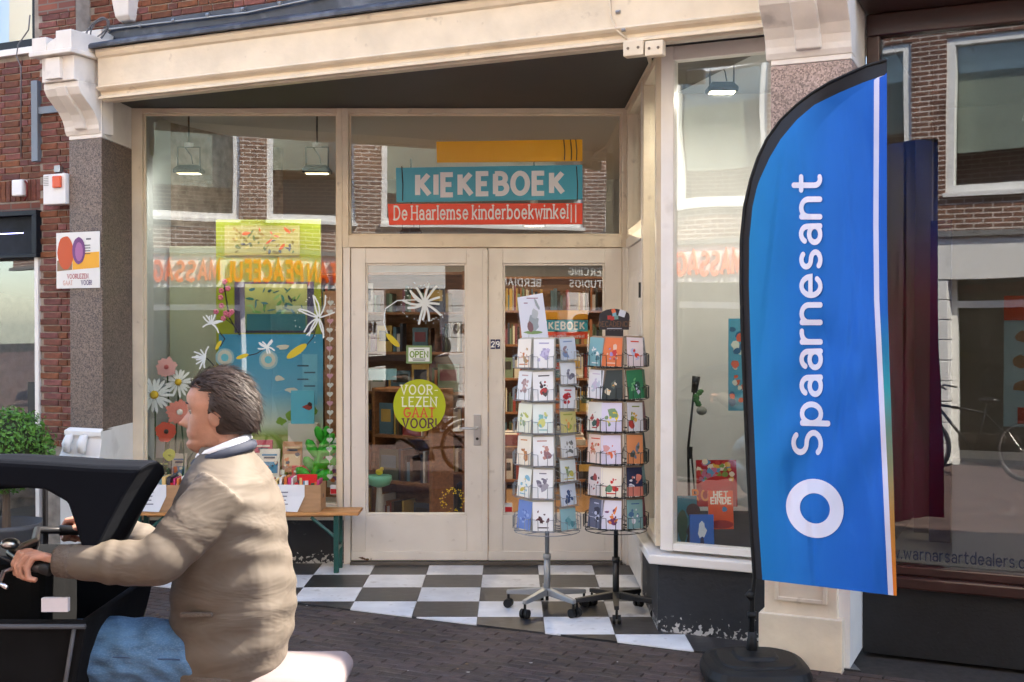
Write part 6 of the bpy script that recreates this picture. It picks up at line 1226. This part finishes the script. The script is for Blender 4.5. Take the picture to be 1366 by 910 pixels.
c = MB(); c.tube([gN + Vector((.04, -.02, 0)), gN, gN + Vector((-.1, .1, .02)), hb, gF + Vector((-.1, -.1, .02)), gF, gF + Vector((.04, .02, 0))], .012, 8); c.tube([hb, head, head - ZA * .25], .015, 8); c.build('handlebar', BK, t, True)
for g0, s_ in ((gN, -1), (gF, 1)): c = MB(); c.tube([g0 + Vector((.06, .03 * s_, -.002)), g0 + Vector((-.05, -.05 * s_, .01))], .0165, 8); c.build('grip', BLACKP, t, True)
c = MB(); c.tube([bb + Vector((0, -.08, 0)), bb + Vector((0, .08, 0))], .02, 8); 
cr1 = Vector((-.1, 0, .13)); c.tube([bb + Vector((0, -.075, 0)), bb + cr1 + Vector((0, -.085, 0))], .01, 6); c.tube([bb + Vector((0, .075, 0)), bb - cr1 + Vector((0, .085, 0))], .01, 6); c.build('crank', STEEL, t)
for s_, q in ((-1, bb + cr1), (1, bb - cr1)): c = MB(); c.box(q.x - .045, q.x + .045, q.y + (.09 * s_ if s_ > 0 else -.18), q.y + (.18 if s_ > 0 else -.09), q.z - .012, q.z + .012); c.build('pedal', BLACKP, t)
c = MB(); c.tube([rw + Vector((math.cos(a) * .36, 0, math.sin(a) * .36)) for a in [R(d_) for d_ in range(-5, 160, 15)]], .02, 6); c.build('mudguard', BK, t, True)
# cargo box and hood
x0, x1 = hipx - 1.95, pp(165, 800).x
c = MB(); c.loft([[(a, RY - w_, z), (b, RY - w_, z), (b, RY + w_, z), (a, RY + w_, z)] for a, b, w_, z in ((x0 + .25, x1 - .25, .2, .36), (x0 + .1, x1 - .08, .27, .6), (x0, x1, .3, .98), (x0 + .02, x1 - .02, .27, .985), (x0 + .25, x1 - .2, .2, .45))]); c.build('cargo_box', FAB, t, bevel=.01)
c = MB(); q = pp(75, 806, RY - .29); c.box(q.x - .035, q.x + .035, RY - .302, RY - .285, q.z - .018, q.z + .018); c.build('reflective_label', plain(190, 185, 190), t)
HT = [(-420, 720), (-380, 680), (-300, 645), (-200, 622), (-90, 613), (0, 612), (70, 616), (130, 620), (193, 622), (184, 634), (168, 660), (152, 690), (136, 722), (124, 742), (113, 736), (104, 704), (92, 668), (62, 651), (0, 646), (-120, 652), (-250, 676), (-340, 725)]
c = MB(); rings = []
for yy, f, dz in ((RY - .29, .975, -.006), (RY - .275, .992, 0), (RY - .22, 1.0, .004), (RY - .14, .985, .0), (RY - .04, .94, -.02), (RY + .04, .88, -.05)):
    cx_, cz_ = pp(40, 660, RY - .28).x, pp(40, 660, RY - .28).z; rings.append([Vector((cx_ + (pp(a, b, RY - .28).x - cx_) * f, yy, cz_ + (pp(a, b, RY - .28).z - cz_) * f + dz)) for a, b in HT])
c.loft(rings); hd = c.build('rain_hood', FABN, t, bevel=.02)
for a in (-250, 20):
    for s_ in (-.27, .22): c = MB(); q = pp(a, 660); c.tube([(q.x, RY + s_, .97), (q.x, RY + s_, q.z)], .009, 6); c.build('hood_pole', BK, t)
c = MB(); 
for z_ in (.99,): c.box(x0 + .3, x1 - .2, RY - .1, RY + .2, .75, 1.10)
c.build('seat_back', FAB, t, bevel=.03)
# rear carrier and pale bag
c = MB()
for s_ in (-.07, .07): c.tube([(hipx + .12, RY + s_, .69), (hipx + .62, RY + s_, .69)], .007, 6); c.tube([(hipx + .4, RY + s_, .69), rw + Vector((0, s_, 0))], .006, 6)
c.build('carrier', BK, t)
c = MB(); a, e = pp(318, 880, RY).x, pp(462, 905, RY).x; c.loft([[(a + i, RY - w_ + 0, z), (e - i, RY - w_, z), (e - i, RY + w_, z), (a + i, RY + w_, z)] for i, w_, z in ((.03, .12, .70), (.0, .16, .72), (.0, .165, .755), (.02, .14, .782), (.06, .09, .79))]); tag(c.build('carrier_bag', mat('pale_bag', (.2, .16, .16), .7, bump=.2, bscale=12), None, True, bevel=.012), 'pale pink bag lying on the rear carrier of the cargo bike', 'bag')

c = MB(); c.tube([gN + Vector((-.04, .02, .0)), gN + Vector((-.075, -.0, -.012)), gN + Vector((-.06, -.06, -.03)), gN + Vector((-.03, -.085, -.035))], .006, 7); c.build('brake_lever', STEEL, t, True)
c = MB(); c.tube([gN + Vector((-.05, .03, 0)), gN + Vector((-.16, .04, .05)), gN + Vector((-.24, .16, -.02)), head - ZA * .1], .0035, 6); c.build('brake_cable', BLACK, t, True)
c = MB(); c.ell(gN + Vector((-.1, .1, .045)), (.026, .026, .016), 12, 6); c.build('bell', STEEL, t, True)
c = MB(); c.tube([(x0 + .02, RY - .305, .97), (x1 + .0, RY - .305, .97)], .007, 6); c.tube([(x1 - .03, RY - .303, .97), (x1 - .1, RY - .275, .61)], .006, 6); c.build('box_piping', mat('piping_grey', (.05, .05, .055), .6), t, True)
for f in (.35, .75): c = MB(); xx = x0 + (x1 - x0) * f; c.box(xx - .015, xx + .015, RY - .309, RY - .29, .66, .96); c.build('strap', BLACK, t)
def remesh(o, vox, smooth=4, parent=None):
    m = o.modifiers.new('r', 'REMESH'); m.mode = 'VOXEL'; m.voxel_size = vox; m.use_smooth_shade = True
    if smooth: s_ = o.modifiers.new('s', 'SMOOTH'); s_.iterations = smooth; s_.factor = .5
    dg = bpy.context.evaluated_depsgraph_get(); me = bpy.data.meshes.new_from_object(o.evaluated_get(dg)); o.modifiers.clear(); o.data = me
    me.polygons.foreach_set('use_smooth', [True] * len(me.polygons)); return o
SKIN = mat('skin', (.4, .2, .135), .55, vary=.16, vscale=25, bump=.12, bscale=260)
SKIN.node_tree.nodes['Principled BSDF'].inputs['Subsurface Weight'].default_value = .08
per = thing('person', 'person riding the cargo bike in a beige jacket and blue jeans, seen in profile', 'person', (hipx, RY, 0))
hc = pp(293, 550); sh = pp(298, 640); nk = pp(300, 606)
b = MB()
# head in profile, facing left (-x)
def headpt(th, ph):
    return Vector((-math.sin(th) * math.cos(ph), math.sin(th) * math.sin(ph), math.cos(th)))
def tab(T, v):
    if v <= T[0][0]: return T[0][1]
    for (a, x), (b2, y2) in zip(T, T[1:]):
        if v <= b2: f = (v - a) / (b2 - a); f = f * f * (3 - 2 * f) if abs(x - y2) > .02 else f; return x + (y2 - x) * f
    return T[-1][1]
FRONT = [(-.122, .035), (-.116, .07), (-.105, .086), (-.092, .090), (-.078, .085), (-.066, .088), (-.05, .088), (-.03, .086), (.0, .083), (.02, .09), (.05, .092), (.08, .077), (.1, .055), (.113, .032), (.12, .008)]
MIDX = [(-.122, 0), (-.1, .006), (-.088, .008), (-.078, .002), (-.072, .005), (-.067, .009), (-.0625, .004), (-.057, .010), (-.05, .006), (-.046, .010), (-.04, .026), (-.032, .034), (-.02, .024), (.0, .011), (.015, .005), (.03, .003), (.06, 0), (.12, 0)]
BACK = [(-.122, .01), (-.1, .03), (-.07, .06), (-.03, .083), (.02, .1), (.06, .095), (.09, .074), (.11, .036), (.12, .008)]
WIDE = [(-.122, .02), (-.112, .036), (-.09, .05), (-.06, .06), (-.02, .069), (.03, .074), (.06, .07), (.09, .055), (.11, .03), (.12, .008)]
rings = []
for i in range(81):
    z = -.122 + .242 * i / 80; ring = []; fr_, bk_, wd_, nm_ = tab(FRONT, z), tab(BACK, z), tab(WIDE, z), tab(MIDX, z)
    for j in range(64):
        a = 2 * math.pi * j / 64; ca, sa_ = math.cos(a), math.sin(a); y_ = wd_ * math.copysign(abs(sa_) ** .85, sa_)
        if ca >= 0: x = -(fr_ * ca ** .8) - nm_ * math.exp(-(y_ / (.010 if -.05 < z < .03 else .022)) ** 2) + (.006 * math.exp(-((abs(y_) - .031) / .012) ** 2 - ((z - .006) / .011) ** 2))
        else: x = bk_ * (-ca) ** .85
        ring.append(hc + Vector((x, y_, z)))
    rings.append(ring)
b.loft(rings)
for s_ in (-1, 1):
    b.ell(hc + Vector((.008, .074 * s_, -.008)), (.02, .010, .03), 10, 8, rot=Matrix.Rotation(.25, 3, 'Y')); b.tube([hc + Vector((-.082, .017 * s_, .016)), hc + Vector((-.084, .03 * s_, .0165)), hc + Vector((-.07, .046 * s_, .011))], [.003, .0038, .002], 6)
b.tube([hc + Vector((.02, 0, -.06)), hc + Vector((.03, 0, -.11)), nk + Vector((.02, 0, -.05))], [.056, .056, .075], 14)
# trunk, arms, legs inside the clothes
b.loft([[pp(cx_, cy_) + Vector((math.cos(a) * rx, math.sin(a) * ry, 0)) for a in [2 * math.pi * k / 16 for k in range(16)]] for cx_, cy_, rx, ry in ((300, 885, .11, .15), (302, 830, .11, .15), (302, 740, .10, .14), (300, 670, .1, .16), (300, 630, .08, .14), (302, 600, .05, .06))])
eN, wN = pp(212, 752, RY - .26), gN + Vector((.085, -.005, .018)); sN = pp(296, 655, RY - .17); eF, wF = pp(225, 745, RY + .27), gF + Vector((.085, .0, .018)); sF = pp(296, 655, RY + .17)
for s0_, e0, w0 in ((sN, eN, wN), (sF, eF, wF)): b.tube([s0_, e0, e0.lerp(w0, .4), w0], [.055, .045, .042, .028], 12)
kN, kF = pp(62, 866, RY - .13), Vector((hipx - .44, RY + .12, .60)); aN = bb + cr1 + Vector((.06, -.13, .09)); aF = bb - cr1 + Vector((.05, .13, .08)); hN, hF = Vector((hipx + .01, RY - .08, .83)), Vector((hipx + .01, RY + .08, .83))
kN = Vector((hipx - .46, RY - .13, pp(62, 866, RY - .13).z))
for h0, k0, a0 in ((hN, kN, aN), (hF, kF, aF)): b.tube([h0, h0.lerp(k0, .5), k0, k0.lerp(a0, .35), a0], [.08, .075, .055, .052, .034], 12)
# hands closed on the grips
for w0, g0, s_ in ((wN, gN, -1), (wF, gF, 1)):
    ax = Vector((-.11, -.08 * s_, .012)).normalized(); kn = g0 + Vector((.005, 0, .036))
    b.loft([[q + ax * a_ * wd + ZA * c_ * .5 for a_, c_ in ((-1, -.022), (0, -.026), (1, -.022), (1, .02), (0, .026), (-1, .02))] for q, wd in ((w0, .024), (w0.lerp(kn, .5), .036), (kn, .042))])
    for k in range(4):
        o_ = ax * (-.032 + .0215 * k); L_ = (.9, 1.05, 1, .85)[k]
        b.tube([kn + o_ + Vector((.015, 0, 0)), kn + o_ + Vector((-.022 * L_, 0, -.004)), g0 + o_ + Vector((-.034 * L_, 0, .004)), g0 + o_ + Vector((-.028 * L_, 0, -.024)), g0 + o_ + Vector((-.004, 0, -.03 * L_))], [.0105, .0105, .0098, .009, .008], 9)
    b.tube([w0.lerp(kn, .45) + ax * .03 - ZA * .008, g0 + ax * .052 + Vector((.02, 0, .004)), g0 + ax * .05 + Vector((.0, 0, -.022)), g0 + ax * .04 + Vector((-.016, 0, -.028))], [.014, .0125, .011, .009], 9)
body = b.build('body', SKIN, per); remesh(body, .0034, 1)
# eyes, brows, mouth
c = MB(); c.ell(hc + Vector((-.0685, -.031, .006)), (.0115, .0115, .009), 10, 8); c.ell(hc + Vector((-.0685, .031, .006)), (.0115, .0115, .009), 10, 8); c.build('eyes', plain(190, 180, 172, .2), per, True)['kind'] = 'stuff'
c = MB(); c.ell(hc + Vector((-.0775, -.033, .006)), (.004, .005, .005), 8, 6); c.ell(hc + Vector((-.0775, .033, .006)), (.004, .005, .005), 8, 6); c.build('pupils', plain(40, 26, 20, .2), per, True)['kind'] = 'stuff'
c = MB()
for s_ in (-1, 1): c.tube([hc + Vector((-.0925, .014 * s_, .026)), hc + Vector((-.088, .03 * s_, .030)), hc + Vector((-.072, .048 * s_, .026))], [.002, .0032, .002], 6)
c.build('eyebrows', plain(50, 32, 24), per, True)['kind'] = 'stuff'
# hair: a shell plus strands
HAIR = mat('brown_hair', (.028, .014, .009), .62, vary=.35, vscale=60, stretch=(1, 1, .2))
c = MB(); rings = []; g_ = random.Random(3)
for i in range(31):
    th = math.pi * .66 * i / 30 + .02; ring = []
    for j in range(48):
        ph = 2 * math.pi * j / 48; d_ = headpt(th, ph); lim = 1.0
        p = Vector((d_.x * .104 + .006, d_.y * .083, d_.z * .126 + .004)); fr = -d_.x
        e_ = .006 * noise.noise(Vector((d_.x * 5, d_.y * 14, d_.z * 5))) + .006 * noise.noise(Vector((d_.x * 12, d_.y * 40, d_.z * 9))); p *= 1 + e_ * 6
        if fr > .2 and p.z < .062: p = Vector((d_.x * .085, d_.y * .065, d_.z * .1))          # forehead stays bare
        elif fr > -.1 and p.z < -.0: p = Vector((d_.x * .085, d_.y * .065, d_.z * .1))
        ring.append(hc + p)
    rings.append(ring)
c.loft(rings)
for k in range(4200):
    th = math.acos(g_.uniform(-.35, 1)); ph = g_.uniform(0, 6.28); d_ = headpt(th, ph)
    if d_.x < -.2 and d_.z < .55 or (d_.x < .1 and d_.z < .05): continue
    p = hc + Vector((d_.x * .106 + .006, d_.y * .086, d_.z * .128 + .004)); tn = Vector((.8, 0, -.5)); tn = (tn - d_ * tn.dot(d_)).normalized() + Vector((g_.uniform(-.25, .25), g_.uniform(-.25, .25), g_.uniform(-.2, .2))); L_ = g_.uniform(.025, .06); s1 = tn.cross(d_).normalized() * .0009
    q1 = p + tn * L_ * .5 + d_ * .006; q2 = p + tn * L_ + d_ * g_.uniform(-.002, .008); c.poly([p - s1, p + s1, q1 + s1]); c.poly([p - s1, q1 + s1, q1 - s1]); c.poly([q1 - s1, q1 + s1, q2])
c.build('hair', HAIR, per, True)
# jacket
JAC = mat('beige_jacket', (.095, .075, .057), .75, vary=.1, vscale=10)
nd = JAC.node_tree.nodes; lk = JAC.node_tree.links; tc = nd.new('ShaderNodeTexCoord'); mp = nd.new('ShaderNodeMapping'); mp.inputs['Scale'].default_value = (5, 5, 12); nz = nd.new('ShaderNodeTexNoise'); nz.inputs['Scale'].default_value = 1.0; nz.inputs['Detail'].default_value = 3; nz.inputs['Distortion'].default_value = .6; bp = nd.new('ShaderNodeBump'); bp.inputs['Strength'].default_value = .42; bp.inputs['Distance'].default_value = .03
lk.new(tc.outputs['Object'], mp.inputs[0]); lk.new(mp.outputs[0], nz.inputs['Vector']); lk.new(nz.outputs[0], bp.inputs['Height']); lk.new(bp.outputs[0], nd['Principled BSDF'].inputs['Normal'])
c = MB(); rings = []
prof = [(301, 897, .145, .17), (306, 880, .158, .18), (311, 850, .168, .185), (313, 810, .172, .18), (312, 770, .170, .18), (309, 730, .164, .185), (307, 690, .155, .195), (305, 660, .14, .205), (304, 636, .118, .19), (303, 618, .094, .14), (302, 604, .076, .09), (300, 594, .068, .072)]
for k in range(60):
    f = k / 59 * (len(prof) - 1); i = min(int(f), len(prof) - 2); u = f - i; cx_, cy_, rx, ry = [prof[i][m] * (1 - u) + prof[i + 1][m] * u for m in range(4)]
    ctr = pp(cx_, cy_); ring = []
    for j in range(48):
        a = 2 * math.pi * j / 48; w_ = 1 + (.02 * math.sin(ctr.z * 75 + 2.2 * math.sin(a * 2 + ctr.z * 6) + 1.5 * noise.noise((a * 1.3, ctr.z * 5, 2))) + .045 * noise.noise((math.cos(a) * 2.5, math.sin(a) * 2.5, ctr.z * 11))) * (1 if cy_ > 640 else .3)
        sq = (abs(math.cos(a)) ** 2.5 + abs(math.sin(a)) ** 2.5) ** (-1 / 2.5)
        ring.append(ctr + Vector((math.cos(a) * sq * rx * w_, math.sin(a) * sq * ry * w_, 0)))
    rings.append(ring)
c.loft(rings)
def sleeve(s0_, e0, w0):
    path = []; rr = []
    for k in range(41):
        f = k / 40
        q = s0_.lerp(e0, f / .5) if f < .5 else e0.lerp(w0, (f - .5) / .5)
        if .4 < f < .6: q = q.lerp((s0_.lerp(e0, .8) + e0.lerp(w0, .2)) / 2, .5 * (1 - abs(f - .5) / .1))
        r = .08 * (1 - f) + .043 * f + .009 * math.sin(f * 3.1); r *= 1 + (.035 * math.sin(f * 42 + 2 * math.sin(f * 17)) + .08 * noise.noise((f * 11, 4, s0_.y))) * min(1, max(0, f - .12) / .2); path.append(q); rr.append(r)
    c.tube(path, rr, 18)
sleeve(sN + Vector((0, .02, 0)), eN, wN + Vector((.012, 0, 0))); sleeve(sF, eF, wF + Vector((.012, 0, 0)))
jk = c.build('jacket', JAC, per); remesh(jk, .0075, 2)
c = MB(); c.tube([pp(299, 606) + Vector((math.cos(a) * .078, math.sin(a) * .085, .0 + .028 * math.cos(a))) for a in [2 * math.pi * k / 24 for k in range(25)]], .017, 8); c.build('collar', mat('navy_collar', (.02, .025, .045), .8), per, True)
c = MB(); c.tube([pp(299, 602) + Vector((math.cos(a) * .068, math.sin(a) * .075, .012 + .028 * math.cos(a))) for a in [2 * math.pi * k / 24 for k in range(25)]], .013, 8); c.build('shirt_collar', plain(225, 225, 228), per, True)
# cuffs, hem, seams of the jacket
RIB = mat('jacket_rib', (.085, .065, .05), .8, bump=.5, bscale=120)
for e0, w0 in ((eN, wN), (eF, wF)):
    dr_ = (w0 - e0).normalized(); c = MB(); c.tube([w0 - dr_ * .03, w0 - dr_ * .015, w0 + dr_ * .012, w0 + dr_ * .02], [.047, .046, .042, .036], 16); c.build('cuff', RIB, per, True)
c = MB(); hr = [[pp(301, py) + Vector((math.cos(a) * rx * f, math.sin(a) * ry * f, 0)) for a in [2 * math.pi * k / 40 for k in range(40)]] for py, rx, ry, f in ((906, .143, .168, 1.0), (902, .148, .173, 1.02), (884, .158, .182, 1.02), (880, .158, .182, .98))]
c.loft(hr); c.build('hem_band', RIB, per, True)
q = pp(262, 820, RY - .18); c = MB(); c.box(q.x - .045, q.x + .045, RY - .188, RY - .172, q.z - .006, q.z + .006); c.build('pocket_welt', RIB, per, bevel=.003)
# jeans
JEA = mat('blue_jeans', (.055, .125, .23), .85, vary=.4, vscale=14, bump=.9, bscale=16, stretch=(1, 1, 2.5), dirt=.25, dscale=180, dcol=(.2, .3, .4), dthr=.5)
c = MB(); c.ell((hipx + .03, RY, .84), (.13, .15, .12), 16, 10)
for h0, k0, a0 in ((hN, kN, aN), (hF, kF, aF)): c.tube([h0, h0.lerp(k0, .3), h0.lerp(k0, .6), h0.lerp(k0, .88), k0 + Vector((-.015, 0, -.01)), k0.lerp(a0, .12), k0.lerp(a0, .4), k0.lerp(a0, .75), a0 + ZA * .03], [.085, .096, .094, .084, .08, .076, .07, .06, .056], 18)
je = c.build('jeans', JEA, per); remesh(je, .007, 2)
nrs = [v_.normal.copy() for v_ in je.data.vertices]
for v_, nr_ in zip(je.data.vertices, nrs):       # creases round the hip and knee
    q = v_.co.copy(); kd = min((q - kN).length, (q - hN).length, (q - kF).length); v_.co = q + nr_ * (.009 * noise.noise((q.x * 18 + q.z * 9, q.y * 9, q.z * 26)) + .006 * math.sin(q.x * 95 + q.z * 60 + 3 * noise.noise(q * 9)) * math.exp(-kd * 7))
c = MB(); c.tube([hN.lerp(kN, f) + Vector((0, -.097 + .012 * f, .012)) for f in (.12, .3, .5, .7, .88)], .0022, 5); c.build('jeans_seam', plain(40, 60, 90), per, True)
for k, a0 in enumerate((aN, aF)):
    c = MB(); c.loft([[a0 + Vector((x, y_ * w_, z)) for y_, z in ((-1, -.085), (1, -.085), (1, zt), (.6, zt + .02), (-.6, zt + .02), (-1, zt))] for x, w_, zt in ((.08, .03, -.03), (.04, .04, .03), (-.04, .042, .02), (-.1, .045, -.035), (-.17, .04, -.05), (-.19, .02, -.06))]); c.build('shoe', mat('shoe', (.06, .05, .05), .6), per, True, bevel=.006)

# a bicycle parked across the street, mirrored in the gallery pane
OM = OPP @ Vector((2.5, 1.0, 0)); t = thing('parked_bicycle', 'black city bicycle parked across the street, mirrored in the gallery pane', 'bicycle', OM)
M0 = Matrix.Translation(OM) @ Matrix.Rotation(oa, 4, 'Z')
def OP(x, y_, z): return M0 @ Vector((x, y_, z))
for x in (-.55, .55): wheel(t, OP(x, 0, .34), .34)
c = MB(); c.tube([OP(.0, 0, .3), OP(.15, 0, .85)], .016, 7); c.tube([OP(0, 0, .3), OP(-.4, 0, .8)], .018, 7); c.tube([OP(.12, 0, .75), OP(-.38, 0, .82)], .016, 7); c.tube([OP(0, 0, .3), OP(.55, 0, .34), OP(.12, 0, .75)], .01, 6); c.tube([OP(-.55, 0, .34), OP(-.4, 0, .85), OP(-.38, 0, 1.0)], .013, 6); c.build('frame', BK, t, True)
c = MB(); c.tube([OP(-.25, -.28, 1.02), OP(-.36, -.15, 1.05), OP(-.38, 0, 1.03), OP(-.36, .15, 1.05), OP(-.25, .28, 1.02)], .011, 7); c.build('handlebar', BK, t, True)
c = MB(); c.ell(OP(.17, 0, .9), (.13, .08, .035), 12, 7); c.build('saddle', BK, t, True)
